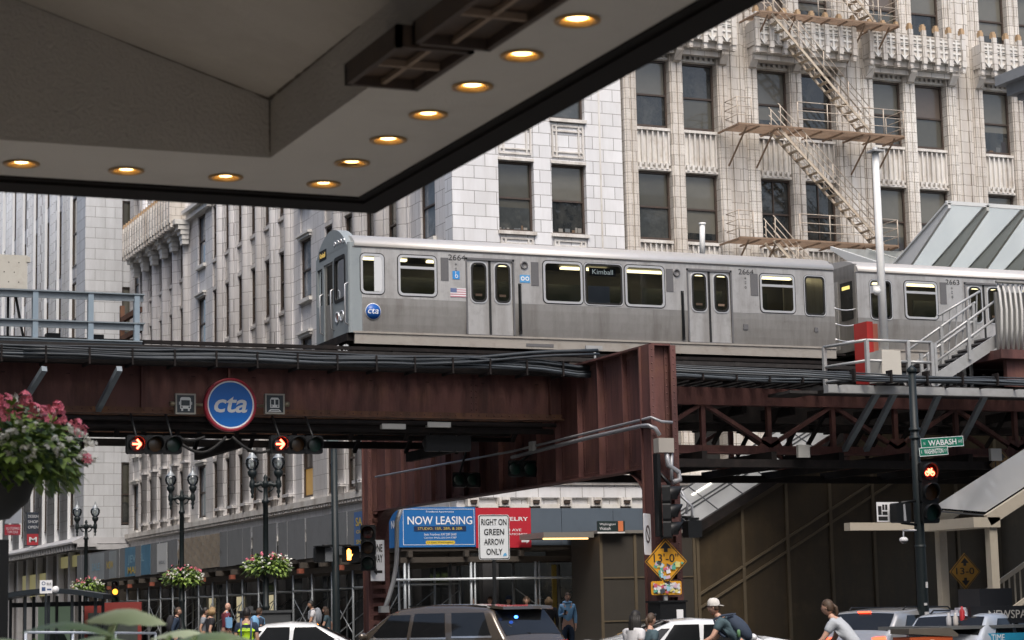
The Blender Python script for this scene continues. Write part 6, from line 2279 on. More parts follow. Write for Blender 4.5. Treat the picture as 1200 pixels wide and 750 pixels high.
def leaf(mb, p, d, L, W, rnd, droop=.3):
    d = d.normalized()
    s_ = d.cross(Z)
    if s_.length < .1: s_ = Vector((1, 0, 0))
    s_.normalize()
    s_ = (s_ + Z * rnd.uniform(-.5, .5)).normalized()
    n = d.cross(s_)
    m_ = p + d * L * .5 + n * L * .08
    tip = p + d * L - Z * L * droop
    mb.poly([p, p + d * L * .3 + s_ * W * .5, m_ + s_ * W * .42, tip]); mb.poly([p, tip, m_ - s_ * W * .42, p + d * L * .3 - s_ * W * .5])


def basket(label, c, r, n_leaf, seed, big=False):
    rnd = random.Random(seed)
    t = thing('flower_basket', label, 'flower basket', tuple(c), None if big else 'flower baskets on the twin street lamps')
    c = Vector(c)
    mb = MB(); mb.lathe([(0, -r * .85), (r * .2, -r * .82), (r * .42, -r * .62), (r * .54, -r * .3), (r * .56, -r * .15)], c, 18); mb.build('pot', mat('black_pot', (.015, .017, .016), .6), t)
    lg, ld, pk, wh = MB(), MB(), MB(), MB()
    for k in range(n_leaf):
        a = rnd.uniform(0, 2 * PI); e = math.asin(rnd.uniform(-.55, 1))
        rad = r * (rnd.random() ** .45) * (1 + .12 * math.sin(a * 3 + seed))
        q = Vector((math.cos(a) * math.cos(e) * 1.12, math.sin(a) * math.cos(e) * 1.12, math.sin(e) * .62))
        p = c + q * rad - Z * r * .1
        d = (q + Vector((rnd.uniform(-1, 1), rnd.uniform(-1, 1), rnd.uniform(-1, .6))) * .8)
        L = r * rnd.uniform(.16, .3) * (.62 if big else 1.1)
        leaf(lg if rnd.random() < .62 else ld, p, d, L, L * rnd.uniform(.5, .75), rnd)
    nf = 70 if not big else 190
    for k in range(nf):
        a = rnd.uniform(0, 2 * PI); e = math.asin(rnd.uniform(-.2, 1))
        q = Vector((math.cos(a) * math.cos(e) * 1.12, math.sin(a) * math.cos(e) * 1.12, math.sin(e) * .62 * (1.15 if rnd.random() < .5 else 1)))
        p = c + q * r * rnd.uniform(.95, 1.12) - Z * r * .08
        pink = (p.z - c.z) > r * .25 and rnd.random() < .75 or rnd.random() < .08
        blossoms(pk if pink else wh, p, r * (.10 if not big else (.085 if pink else .055)), 4 if not big else 6, rnd)
    lg.build('foliage', leaf_a, t, fix=False); ld.build('dark_foliage', leaf_b, t, fix=False)
    pk.build('pink_flowers', red_f, t, fix=False); wh.build('white_flowers', wht_f, t, fix=False)
    return t


def lamp_proto():
    t = thing('street_lamp', 'x', 'street lamp', (0, 0, 0), 'twin globe street lamps along the street')
    H = 6.6
    mb = MB()
    mb.lathe([(.28, 0), (.28, .1), (.22, .2), (.2, .9), (.14, 1.05), (.12, 1.2), (.115, 2.0), (.14, 2.03), (.14, 2.1), (.105, 2.14), (.09, H - .9), (.13, H - .88), (.13, H - .8), (.08, H - .75), (.075, H - .3), (.12, H - .25), (.12, H - .15), (.06, H - .08), (.08, H), (.05, H + .08), (0, H + .14)], n=14)
    mb.build('pole', pole_green, t)
    for s_ in (-1, 1):
        mb = MB()
        mb.path([(0, 0, H - .32), (s_ * .15, 0, H - .2), (s_ * .32, 0, H - .26), (s_ * .46, 0, H - .2)], [.09, .085, .075, .08], 8)
        mb.ball((s_ * .2, 0, H - .2), .1, .07, .09, 8, 6)
        mb.path([(s_ * .1, 0, H - .5), (s_ * .22, 0, H - .44), (s_ * .3, 0, H - .3)], .035, 6)
        mb.lathe([(.02, -.72), (.05, -.66), (.03, -.58), (.08, -.48), (.05, -.4), (.11, -.3), (.1, -.14), (.07, -.06), (.08, .02), (.15, .1), (.17, .22), (.12, .28)], (s_ * .46, 0, H), 12)
        ar = mb.build('arm', pole_green, t)
        mb = MB(); mb.lathe([(.11, .28), (.19, .36), (.245, .5), (.24, .62), (.18, .72), (.12, .76)], (s_ * .46, 0, H), 16); gl = mb.build('globe', globe, ar)
        mb = MB(); mb.lathe([(.2, .70), (.13, .78), (.09, .84), (.04, .92), (.05, .97), (0, 1.1)], (s_ * .46, 0, H), 12); mb.build('finial', mat('dull_silver', (.3, .33, .35), .4, metal=.4), ar)
        mb = MB(); mb.lathe([(.0, .35), (.06, .37), (.06, .55), (0, .58)], (s_ * .46, 0, H), 8); mb.build('lamp', mat('lamp_frost', (.7, .7, .66), .4), gl)
    mb = MB()
    for s_ in (-1, 1): mb.path([(0, 0, 3.5), (s_ * .35, 0, 3.55), (s_ * .5, 0, 3.4)], .025, 6)
    mb.build('basket_arm', pole_green, t)
    return t


LP = lamp_proto()
for i, (px, pyg, pyb, D, lab, lb) in enumerate(((311, 560, 663, 74, 'twin globe street lamp standing tallest, right of the left arrow signal', 'pink and white flower basket on the nearest twin lamp'), (213, 577, 676, 88, 'middle twin globe street lamp in front of the ribbed wall', 'pink and white flower basket on the middle twin lamp'), (101, 612, 687, 108, 'farthest twin globe street lamp beside the red banner', 'smallest pink and white flower basket, on the farthest lamp'))):
    q = PD(px, pyg, D)
    base = PD(px, 720, D)
    o = LP if i == 0 else copy_tree(LP)
    o.location = (q.x, q.y, .0 + (q.z - 6.6))
    o.rotation_euler = (0, 0, -.3)
    o['label'] = lab
    b_ = PD(px + 1, pyb, D); basket(lb, (b_.x, b_.y - .2, b_.z), .72, 900, 5 + i)

# the big basket close to the camera on the left, on its own lamp
q = PD(-8, 528, 15.8)
basket('large out of focus basket of pink and white flowers at the left edge', (q.x, q.y, q.z), .63, 3600, 31, True)
o = copy_tree(LP); p = PD(-110, 517, 15.9); o.location = (p.x, p.y, .15); o['label'] = 'street lamp just outside the left edge that carries the large basket'
bpy.data.objects.remove([c for c in o.children if c.name.startswith('basket_arm')][0])
mb = MB(); mb.tube((p.x, p.y, q.z + .1), (q.x, q.y, q.z + .1), .02, 6); mb.build('basket_hook', pole_green, o) if False else None

# elephant-ear plant close to the camera at the bottom left
rnd = random.Random(4)
PT = thing('elephant_ear_plant', 'broad green leaves of a sidewalk plant blurred at the bottom left', 'plant', (1.75, 8.9, .5))
lm = mat('big_leaf', (.06, .15, .025), .45, var=.35, scale=9); lp = mat('pale_big_leaf', (.32, .44, .30), .45, var=.2, scale=6)
def bigleaf(px0, px1, py, D, m, tilt, name='leaf', sag=8):
    mb = MB()
    n = 12
    P0, P1 = PD(px0, py, D), PD(px1, py, D)
    L = (P1 - P0).length
    A = (P1 - P0).normalized()
    dep = Vector((-A.y, A.x, 0))
    rows = []
    for k in range(n + 1):
        t = k / n
        wdt = L * .42 * (math.sin(PI * min(1, t * 1.02)) ** .7) * (1 + .08 * math.sin(t * 25))
        c = P0 + A * L * t - Z * (abs(t - .45) ** 1.6 * L * .35)
        rows.append([c - dep * wdt * .5 - Z * wdt * tilt, c - dep * wdt * .25 - Z * wdt * tilt * .45, c, c + dep * wdt * .25 + Z * wdt * tilt * .3, c + dep * wdt * .5 + Z * wdt * tilt * .5])
    b = len(mb.v)
    for r_ in rows:
        for q_ in r_: mb.v.append(tuple(q_))
    for i in range(n):
        for j in range(4): mb.face((b + i * 5 + j, b + i * 5 + j + 1, b + (i + 1) * 5 + j + 1, b + (i + 1) * 5 + j), True)
    mb.build(name, m, PT, fix=False)
bigleaf(100, 196, 719, 9.0, lp, .30)
bigleaf(20, 140, 731, 8.8, lm, .10)
bigleaf(190, 320, 744, 9.2, lm, .12)
bigleaf(175, 262, 741, 9.6, lp, .16)
bigleaf(70, 170, 748, 9.4, lm, .12)
bigleaf(-50, 50, 752, 9.2, lm, .2)
mb = MB()
for px, py in ((140, 716), (130, 735), (230, 745), (200, 745), (40, 750)):
    a = PD(px, py, 9.1); mb.path([(1.75, 8.9, .5), ((1.75 + a.x) / 2, (8.9 + a.y) / 2, .5 + (a.z - .5) * .7), tuple(a)], [.02, .016, .01], 6)
mb.build('stalk', lm, PT)
PLN = tag((lambda mb: (mb.lathe([(0, .15), (.3, .15), (.36, .6), (.38, .62), (.33, .64), (.3, .55), (0, .55)], (1.75, 8.9, 0), 20), mb.build('planter', concrete))[1])(MB()), 'round concrete planter under the elephant ear leaves', 'planter')

# ================================================================== bus shelter, news stand, boxes
D = 68
q0, q1 = PD(2, 700, D), PD(112, 694, D)
ctr = (q0 + q1) / 2
BS = thing('bus_shelter', 'dark bus shelter with a curved roof and lit advertising panel at the lower left', 'bus shelter', (ctr.x, ctr.y, .15))
Aw = Vector((q1.x - q0.x, q1.y - q0.y, 0)); Lw = Aw.length; Aw.normalize(); Bw = Vector((-Aw.y, Aw.x, 0))
base = Vector((q0.x, q0.y, .15))
dk = mat('shelter_frame', (.018, .024, .03), .35, var=.2)
mb = MB()
pts = [(-.3 + (Lw + .6) * k / 14, 2.15 + .22 * math.sin(PI * k / 14)) for k in range(15)]
mb.prism(pts + [(x, z + .16) for x, z in pts[::-1]], base - Bw * .3, Aw, Z, Bw * 1.6); mb.build('roof', dk, BS)
for k in range(5):
    a = base + Aw * (Lw * k / 4)
    for s_ in (0, 1.2):
        mb = MB(); mb.bar(a + Bw * s_, a + Bw * s_ + Z * 2.3, .09, .09); mb.build('post', dk, BS)
mb = MB(); mb.prism([(0, 0), (Lw, 0), (Lw, .15), (0, .15)], base + Bw * 1.2 + Z * 1.95, Aw, Z, Bw * .05); mb.build('header_rail', dk, BS); mb = MB(); mb.prism([(.3, .45), (Lw - 1, .45), (Lw - 1, .5), (.3, .5)], base + Bw * .6, Aw, Z, Bw * .4); mb.build('bench', dk, BS)
mb = MB(); mb.prism([(.9, .25), (2.0, .25), (2.0, 2.0), (.9, 2.0)], base + Bw * 1.25, Aw, Z, Bw * .1); ad = mb.build('ad_panel', mat('pale_green_ad', (.20, .27, .19), .3, var=.2, scale=1.5, emit=(.4, .55, .38), estr=.10), BS)
mb = MB(); mb.prism([(1.1, .7), (1.5, .5), (1.9, .8), (1.75, 1.1), (1.3, 1.15)], base + Bw * 1.22, Aw, Z, Bw * .02); mb.build('ad_picture', mat('ad_dark_shape', (.03, .05, .04), .4, var=.6, scale=3), ad)
mb = MB(); mb.prism([(2.3, .25), (4.2, .25), (4.2, 2.05), (2.3, 2.05)], base + Bw * 1.9, Aw, Z, Bw * .1); st = mb.build('red_frame', mat('kiosk_red', (.2, .03, .025), .5), BS)
mb = MB(); mb.prism([(2.42, .25), (4.08, .25), (4.08, 1.72), (2.42, 1.72)], base + Bw * 1.88, Aw, Z, Bw * .02); mb.build('kiosk_window', mat('kiosk_glass', (.06, .07, .065), .2, var=.7, scale=2), st)
q = PD(54, 688, D - 1)
t = thing('bus_stop_sign', 'white bus stop plate with red and blue marks above the shelter roof', 'road sign', (q.x, q.y, .15))
mb = MB(); mb.box(q.x - .2, q.y, q.z - .2, q.x + .2, q.y + .015, q.z + .22); mb.build('plate', white_s, t)
mb = MB(); mb.box(q.x - .14, q.y - .006, q.z - .12, q.x - .02, q.y - .002, q.z); mb.ring(circ(.06, 14), circ(.04, 14), (q.x - .08, q.y - .004, q.z + .12), X, Z, (0, .002, 0)); mb.box(q.x + .03, q.y - .006, q.z - .1, q.x + .16, q.y - .002, q.z - .05); mb.build('marks', mat('sign_navy', (.05, .09, .2), .5), t)
text('BUS', (q.x + .09, q.y - .005, q.z + .1), X, Z, .14, .08, ink, t)
mb = MB(); mb.box(q.x - .03, q.y + .02, .15, q.x + .03, q.y + .06, q.z + .2); mb.build('post', dk, t)
q = PD(70, 691, D - .5)
mb = MB(); mb.lathe([(0, -.03), (.11, -.03), (.11, 0)], tuple(q - Bw * .6), 16, 'y'); o = mb.build('roundel', white_s, BS)

vn = 33.0
p0 = PV(1137, 711, vn)
NS = thing('news_stand', 'black news stand lettered NEWSPAPERS at the lower right corner', 'news stand', (p0.x + 1, vn, .15))
zt = p0.z; zr = PV(1137, 733, vn).z
mb = MB(); mb.box(p0.x, vn, zr + .02, p0.x + 3.2, vn + .1, zt); mb.box(p0.x + .05, vn + .1, .15, p0.x + 3.2, vn + 1.6, zr - .05); mb.build('body', mat('stand_black', (.018, .019, .022), .35, var=.2), NS)
mb = MB(); mb.box(p0.x - .95, vn - .35, zr - .06, p0.x + 3.3, vn + 1.7, zr); mb.build('counter', mat('steel_counter', (.2, .21, .21), .35, metal=.5), NS)
q = PV(1144, 690, vn + .6); q2 = PV(1183, 711, vn + .6); mb = MB(); mb.box(q.x, vn + .5, q2.z, q2.x, vn + 1.2, q.z); mb.build('register_box', mat('stand_black', (.018, .019, .022), .35), NS)
q = PV(1163, 722, vn); text('NEWSPAPERS', (q.x + .57, vn - .005, (zt + zr) / 2 + .02), X, Z, 1.32, .155, mat('silver_letter', (.5, .49, .46), .4), NS, bold=.004)
q = PV(1150, 745, vn - .3); mb = MB(); mb.box(q.x, vn - .42, .4, q.x + 1.3, vn - .34, zr - .15); pw = mb.build('front_panel', mat('cyan_panel', (.02, .25, .42), .4, var=.3), NS); 
text('TIME', (q.x + .28, vn - .425, zr - .23), X, Z, .3, .12, white_s, pw)
tx = [PV(1110 + 8 * k, 727, vn + .2) for k in range(5)]
for k, q in enumerate(tx):
    c = ((.5, .5, .52), (.55, .52, .5), (.45, .03, .04), (.5, .45, .5), (.5, .5, .52))[k]
    mb = MB(); mb.lathe([(.0, 0), (.045, 0), (.05, .03), (.05, .15 + (.12 if k == 2 else 0)), (.02, .2 + (.12 if k == 2 else 0)), (.02, .24 + (.12 if k == 2 else 0)), (0, .24 + (.12 if k == 2 else 0))], (q.x, vn + .15, zr), 10)
    lab = ('pale bottle standing leftmost on the counter', 'second pale bottle on the counter beside the red one', 'tall red bottle on the news stand counter', 'pinkish bottle right of the red one on the counter', 'white bottle at the right end next to the black stand')[k]
    tag(mb.build('bottle', mat('bottle_%d' % k, c, .3)), lab, 'bottle', 'bottles on the news stand counter')
q = PV(1128, 705, vn + .5); mb = MB()
for k in range(7): mb.box(q.x - .3 + .09 * k, vn + .45, zr, q.x - .24 + .09 * k, vn + .6, zr + .22 + .12 * math.sin(k * .6)); 
tag(mb.build('magazine_rack', mat('magazine_white', (.5, .48, .52), .5, var=.5, scale=9)), 'leaning stack of pale magazines behind the bottles', 'magazines')
q0 = PV(1066, 737, vn - 1.2); q1 = PV(1143, 745, vn - 1.2)
NB = thing('newspaper_box', 'orange and dark newspaper boxes in a row left of the news stand', 'newspaper box', (q0.x, vn - 1.2, .15))
mb = MB(); mb.prism([(0, 0), (.9, 0), (.9, q0.z - .3), (0, q0.z - .3)], (q0.x, vn - 1.2, .15), X, Z, (0, .55, 0)); mb.build('body', mat('box_orange', (.42, .075, .02), .45, var=.15), NB)
mb = MB(); mb.prism([(-.03, q0.z - .13), (.85, q0.z - .13), (1.02, q0.z - .25), (1.0, q0.z - .29), (-.03, q0.z - .22)], (q0.x, vn - 1.22, .13), X, Z, (0, .6, 0)); mb.build('lid', mat('box_lid', (.10, .09, .075), .45, var=.3), NB)
mb = MB(); mb.box(q0.x + .42, vn - 1.21, .5, q0.x + .50, vn - 1.2, q0.z - .2); mb.build('stripe', mat('cream', (.5, .45, .35), .5), NB)
# barrier rail by the far kerb
mb = MB(); a = PD(30, 741, 40); b = PD(182, 742, 46)
for dz in (0, -.22): mb.tube(a + Z * dz, b + Z * dz, .03, 6)
for t_ in (0, .33, .66, 1): q = a.lerp(b, t_); mb.tube((q.x, q.y, 0), tuple(q), .03, 6)
tag(mb.build('barrier', mat('white_barrier', (.5, .55, .62), .5)), 'low white tube barrier behind the blurred leaves', 'barrier')
q = PD(135, 695, 84); SG2 = signal('amber_signal', 'small signal with a lit amber lamp beneath the far end of the shed', (q.x, q.y, q.z + .35), X, (-.3, -.95, 0), 'ryg', 1, .26)
# dark call box by the second scaffold bay
q = PD(314, 722, 66); mb = MB(); mb.box(q.x - .75, q.y, .15, q.x + .75, q.y + .6, q.z + .1); mb.box(q.x - .8, q.y - .05, q.z + .1, q.x + .8, q.y + .65, q.z + .18); mb.box(q.x - .6, q.y + .1, q.z + .18, q.x - .45, q.y + .25, q.z + .32)
tag(mb.build('utility_box', mat('utility_grey', (.06, .065, .07), .5)), 'grey utility cabinet below the nearest flower basket', 'cabinet')
# ================================================================== vehicles
def interp(tab, x):
    if x <= tab[0][0]: return tab[0][1]
    for (a, b), (c, d) in zip(tab, tab[1:]):
        if x <= c:
            t = (x - a) / (c - a)
            return b + (d - b) * t
    return tab[-1][1]


car_glass = mat('car_glass', (.01, .011, .012), .05, var=.5, scale=2, spec=.45)
tyre_m = mat('tyre_rubber', (.015, .015, .015), .85)
rim_m = mat('alloy_rim', (.3, .3, .31), .35, metal=.7)
tail_r = emat('lit_tail_lamp', (1, .07, .03), 3.5)
tail_o = mat('tail_lamp_red', (.25, .01, .01), .2, coat=.5)
chrome = mat('bright_trim', (.55, .55, .55), .2, metal=.8)


def car(name, label, cat, loc, az, paint, L, Wd, top, belt, wins, front_glass, rear_glass, lit=False, rails=False, tumble=.26, pillar=None, spoiler=False):
    T = thing(name, label, cat, (0, 0, 0), world=False)
    hl = L / 2
    zs = .3

    def plan(x):
        e = max(0, (abs(x) - hl * .62) / (hl * .38))
        return Wd / 2 * (1 - .13 * e * e)

    def yw(x, z):
        w = plan(x)
        if z <= belt: return w * (1 - .07 * ((z - belt * .78) / .6) ** 2)
        return w * (1 - .07 * ((belt * .22) / .6) ** 2) - tumble * (z - belt) - .12 * max(0, z - belt) ** 2

    xs = sorted(set([-hl + L * k / 60 for k in range(61)] + [a for a, _ in top]))
    mb = MB()
    rings = []
    for x in xs:
        zt = interp(top, x)
        zb = min(belt, zt - .06)
        pts = []
        for k in range(5): z = zs + (zb - zs) * k / 4; pts.append((yw(x, z), z))
        for k in range(1, 5): z = zb + (zt - .06 - zb) * k / 4; pts.append((yw(x, z), z))
        y = pts[-1][0]
        pts += [(y - .05, zt - .018), (y - .13, zt), (y * .5, zt + .018), (0, zt + .024)]
        ring_ = [(x, -a, z) for a, z in pts] + [(x, a, z) for a, z in pts[-2::-1]]
        rings.append(ring_)
    n = len(rings[0])
    for r_ in rings: mb.v += r_
    for i in range(len(rings) - 1):
        for k in range(n - 1):
            mb.face((i * n + k, i * n + k + 1, (i + 1) * n + k + 1, (i + 1) * n + k), True)
    mb.face(list(range(n))); mb.face([(len(rings) - 1) * n + k for k in range(n)])
    mb.build('body', paint, T)
    mb = MB(); mb.box(-hl + .1, -Wd / 2 + .12, .18, hl - .1, Wd / 2 - .12, .32); mb.build('underbody', black_rough, T)

    def side_grid(mb, q, off, s_, nx=8, nz=5):
        (b0, b1, zb_), (t0, t1, zt_) = q
        b = len(mb.v)
        for i in range(nx + 1):
            for j in range(nz + 1):
                u, v = i / nx, j / nz
                x = (b0 + (b1 - b0) * u) * (1 - v) + (t0 + (t1 - t0) * u) * v
                z = zb_ + (zt_ - zb_) * v
                mb.v.append((x, s_ * (yw(x, z) + off), z))
        for i in range(nx):
            for j in range(nz):
                mb.face((b + i * (nz + 1) + j, b + (i + 1) * (nz + 1) + j, b + (i + 1) * (nz + 1) + j + 1, b + i * (nz + 1) + j + 1), True)

    for s_ in (-1, 1):
        for q in wins:
            mb = MB(); side_grid(mb, q, .006, s_); w = mb.build('side_window', car_glass, T)
            mb = MB(); side_grid(mb, ((q[0][0] - .02, q[0][1] + .02, q[0][2] - .03), (q[0][0] - .02, q[0][1] + .02, q[0][2] + .005)), .009, s_, 8, 1); mb.build('window_trim', chrome if not pillar else black, w)
        for xg in (wins[0][0][0] - .07, wins[1][0][0] - .06, wins[0][0][1] + .12):    # gaps round the doors
            mb = MB(); side_grid(mb, ((xg, xg + .012, .42), (xg, xg + .012, belt + .02)), .004, s_, 1, 8); mb.build('door_gap', rubber, T)
        if pillar:
            for q in pillar:
                mb = MB(); side_grid(mb, q, .008, s_, 2, 5); mb.build('pillar', black, T)
    for nm, (xa, xb) in (('windscreen', front_glass), ('rear_window', rear_glass)):
        mb = MB()
        b = len(mb.v)
        for i in range(9):
            x = xa + (xb - xa) * i / 8
            zt = interp(top, x)
            y = yw(x, zt - .06) - .06
            for j in range(9):
                f = -1 + 2 * j / 8
                zz = zt + .024 - .024 * abs(f) ** 1.6 + .010
                mb.v.append((x, y * .96 * f, zz))
        for i in range(8):
            for j in range(8): mb.face((b + i * 9 + j, b + i * 9 + j + 1, b + (i + 1) * 9 + j + 1, b + (i + 1) * 9 + j), True)
        mb.build(nm, car_glass, T)
    for x in (-hl * .60, hl * .60):
        for s_ in (-1, 1):
            mb = MB(); mb.lathe([(.2, -.1), (.33, -.11), (.36, -.07), (.36, .07), (.33, .11), (.2, .1)], (x, s_ * (Wd / 2 - .13), .36), 24, 'y'); w = mb.build('wheel', tyre_m, T)
            mb = MB(); mb.lathe([(0, .02), (.08, .03), (.21, .0)], (x, s_ * (Wd / 2 - .13) + s_ * .09 - .01, .36), 20, 'y')
            for k in range(5): a = 2 * PI * k / 5; mb.bar((x, s_ * (Wd / 2 - .04), .36), (x + .2 * math.cos(a), s_ * (Wd / 2 - .04), .36 + .2 * math.sin(a)), .05, .03, (0, 1, 0))
            mb.build('rim', rim_m, w)
    for s_ in (-1, 1):
        y = s_ * (plan(-hl + .05) - .17)
        mb = MB(); mb.prism([(-.17, -.1), (.15, -.07), (.17, .08), (-.1, .1)], (-hl - .012, y, belt - .14), Y * -s_, Z, (.14, 0, 0)); mb.build('tail_lamp', tail_r if lit else tail_o, T)
        y = s_ * (plan(hl - .1) - .2)
        mb = MB(); mb.ball((hl - .13, y, belt - .25), .16, .18, .08, 10, 6); mb.build('headlight', mat('headlamp_glass', (.5, .52, .55), .1, coat=.5), T)
        xm = front_glass[1] - .28 if front_glass[1] > 0 else .6
        mb = MB(); mb.ball((xm, s_ * (yw(xm, belt) + .12), belt + .08), .08, .12, .08, 10, 6); mb.bar((xm, s_ * yw(xm, belt), belt + .02), (xm, s_ * (yw(xm, belt) + .1), belt + .05), .05, .04); mb.build('mirror', paint, T)
        mb = MB()
        for q in wins[:2]: xh = q[0][0] + .12; mb.box(xh, s_ * (yw(xh, belt - .16) + .0), belt - .18, xh + .18, s_ * (yw(xh, belt - .16) + .03), belt - .145)
        mb.build('door_handle', paint, T)
    if rails:
        for s_ in (-1, 1):
            mb = MB(); xr0, xr1 = rails
            y = s_ * (yw(0, interp(top, 0) - .06) - .12)
            mb.path([(xr0, y, interp(top, xr0)), (xr0 + .1, y, interp(top, xr0) + .06), (xr1 - .1, y, interp(top, xr1) + .06), (xr1, y, interp(top, xr1))], .018, 6); mb.build('roof_rail', black, T)
    mb = MB(); mb.box(-hl - .03, -.28, belt - .32, -hl + .05, .28, belt - .18); mb.build('licence_plate', mat('plate_pale', (.45, .46, .48), .5), T)
    T.location = loc
    T.rotation_euler = (0, 0, R(90 - az))
    return T


def at(px, D, z=0.004):
    q = PD(px, 715, D)
    return (q.x, q.y, z)


suv_p = mat('dark_grey_brown_paint', (.105, .085, .066), .25, metal=.5, var=.06, coat=.9)
SUVT = [(-2.48, .95), (-2.42, 1.08), (-2.36, 1.14), (-2.0, 1.62), (-1.86, 1.68), (-1.2, 1.735), (-.3, 1.75), (.35, 1.70), (.6, 1.62), (1.35, 1.13), (1.5, 1.09), (2.3, .96), (2.45, .8), (2.5, .6)]
SV = car('police_suv', 'dark grey brown sport utility vehicle with roof rails turning across the street', 'car', at(517, 41), 23.25 - 50, suv_p, 5.0, 2.0, SUVT, 1.10,
         [((.02, .98, 1.14), (.02, .55, 1.58)), ((-.98, -.08, 1.14), (-.85, -.08, 1.60)), ((-2.08, -1.15, 1.16), (-1.83, -1.02, 1.60))], (.62, 1.34), (-2.35, -2.0), rails=None, tumble=.24)
mb = MB(); mb.prism([(-2.22, 1.645), (-1.95, 1.67), (-1.8, 1.73), (-2.2, 1.70)], (0, -.72, 0), X, Z, (0, 1.44, 0)); mb.build('spoiler', suv_p, SV)
mb = MB(); mb.ball((-2.21, .35, 1.50), .03, .05, .03, 8, 6); mb.build('blue_beacon', emat('blue_beacon', (.05, .2, 1), 5), SV)
mb = MB(); mb.path([(-2.34, .1, 1.19), (-2.28, .35, 1.22), (-2.2, .6, 1.36)], .018, 6); mb.build('rear_wiper', black, SV)
mb = MB()
for s_ in (-1, 1): mb.bar((-1.75, s_ * .66, 1.705), (.2, s_ * .68, 1.745), .035, .03)
mb.build('roof_strip', black, SV)
white_p = mat('white_car_paint', (.62, .64, .66), .25, var=.03, coat=.8)
silver_p = mat('silver_car_paint', (.42, .43, .44), .28, metal=.5, var=.04, coat=.8)
blue_p = mat('pale_blue_white_paint', (.50, .55, .62), .25, metal=.2, var=.04, coat=.8)
SEDT = [(-2.35, .75), (-2.28, .98), (-2.1, 1.03), (-1.55, 1.14), (-.75, 1.43), (-.2, 1.47), (.35, 1.43), (1.15, 1.02), (1.3, .98), (2.1, .84), (2.3, .7), (2.36, .5)]
SEDW = [((-.15, .95, .99), (-.1, .38, 1.36)), ((-1.0, -.22, 1.0), (-.72, -.2, 1.37)), ((-1.45, -1.07, 1.03), (-1.0, -.82, 1.3))]
car('white_sedan', 'white sedan with a sloping rear behind the police officer at left', 'car', at(352, 48), 110, white_p, 4.72, 1.84, SEDT, .95, SEDW, (.4, 1.14), (-1.5, -.78))
car('white_coupe', 'low white car in front of the brown stair wall behind the cyclist', 'car', at(815, 43), 100, white_p, 4.6, 1.84, [(a, b - .09 if b > 1 else b) for a, b in SEDT], .9, [((q[0][0], q[0][1], q[0][2] - .07), (q[1][0], q[1][1], q[1][2] - .1)) for q in SEDW], (.4, 1.14), (-1.5, -.78))
WAGT = [(-2.25, .8), (-2.22, .98), (-2.15, 1.04), (-1.78, 1.41), (-1.65, 1.45), (-1.0, 1.49), (-.1, 1.5), (.4, 1.45), (1.2, 1.08), (1.35, 1.04), (2.1, .92), (2.25, .75), (2.28, .55)]
WAGW = [((.0, .95, 1.02), (.0, .45, 1.38)), ((-.95, -.1, 1.02), (-.85, -.1, 1.39)), ((-1.75, -1.08, 1.05), (-1.5, -.98, 1.36))]
q = at(1070, 43.5)
WG = car('silver_wagon', 'silver wagon with lit red brake lamps waiting by the stair wall at right', 'car', q, 66, silver_p, 4.56, 1.82, WAGT, 1.0, WAGW, (.45, 1.18), (-2.13, -1.8), lit=True, rails=(-1.4, .4))
mb = MB(); mb.box(-1.84, -.14, 1.42, -1.79, .14, 1.455); mb.build('high_brake_lamp', tail_r, WG)
car('blue_white_hatchback', 'pale blue white hatchback just in front of the silver wagon', 'car', at(1168, 40.8), 64, blue_p, 4.5, 1.82, [(a, b - .08 if b > .9 else b) for a, b in WAGT], .94, [((q[0][0], q[0][1], q[0][2] - .06), (q[1][0], q[1][1], q[1][2] - .08)) for q in WAGW], (.45, 1.18), (-2.13, -1.8), rails=(-1.4, .4))

# ================================================================== people
def skin_mesh(name, nodes, edges, m, parent, sub=1, root=0):
    me = bpy.data.meshes.new(name)
    me.from_pydata([n[0] for n in nodes], edges, [])
    o = bpy.data.objects.new(name, me)
    C.objects.link(o)
    mod = o.modifiers.new('skin', 'SKIN')
    mod.use_smooth_shade = True
    sv = me.skin_vertices[0].data
    for i, nd in enumerate(nodes):
        sv[i].radius = (nd[1], nd[2] if len(nd) > 2 else nd[1])
        sv[i].use_root = (i == root)
    ss = o.modifiers.new('sub', 'SUBSURF')
    ss.levels = ss.render_levels = sub
    dg = bpy.context.evaluated_depsgraph_get()
    out = bpy.data.meshes.new_from_object(o.evaluated_get(dg))
    bpy.data.objects.remove(o)
    out.name = name
    out.materials.clear(); out.materials.append(m)
    for p in out.polygons: p.use_smooth = True
    ob = bpy.data.objects.new(name, out)
    C.objects.link(ob)
    if parent: ob.parent = parent
    return ob


skins = [mat('skin_%d' % i, c, .5, var=.06) for i, c in enumerate(((.50, .30, .22), (.42, .25, .17), (.24, .13, .08)))]
eye_m = mat('dark_eye', (.02, .015, .012), .2)
lip_m = mat('lip', (.32, .13, .11), .5)
CLOTH = {}


def cloth(c, nm):
    if nm not in CLOTH: CLOTH[nm] = mat('cloth_' + nm, c, .85, var=.2, scale=7, bump=.25, bscale=12)
    return CLOTH[nm]


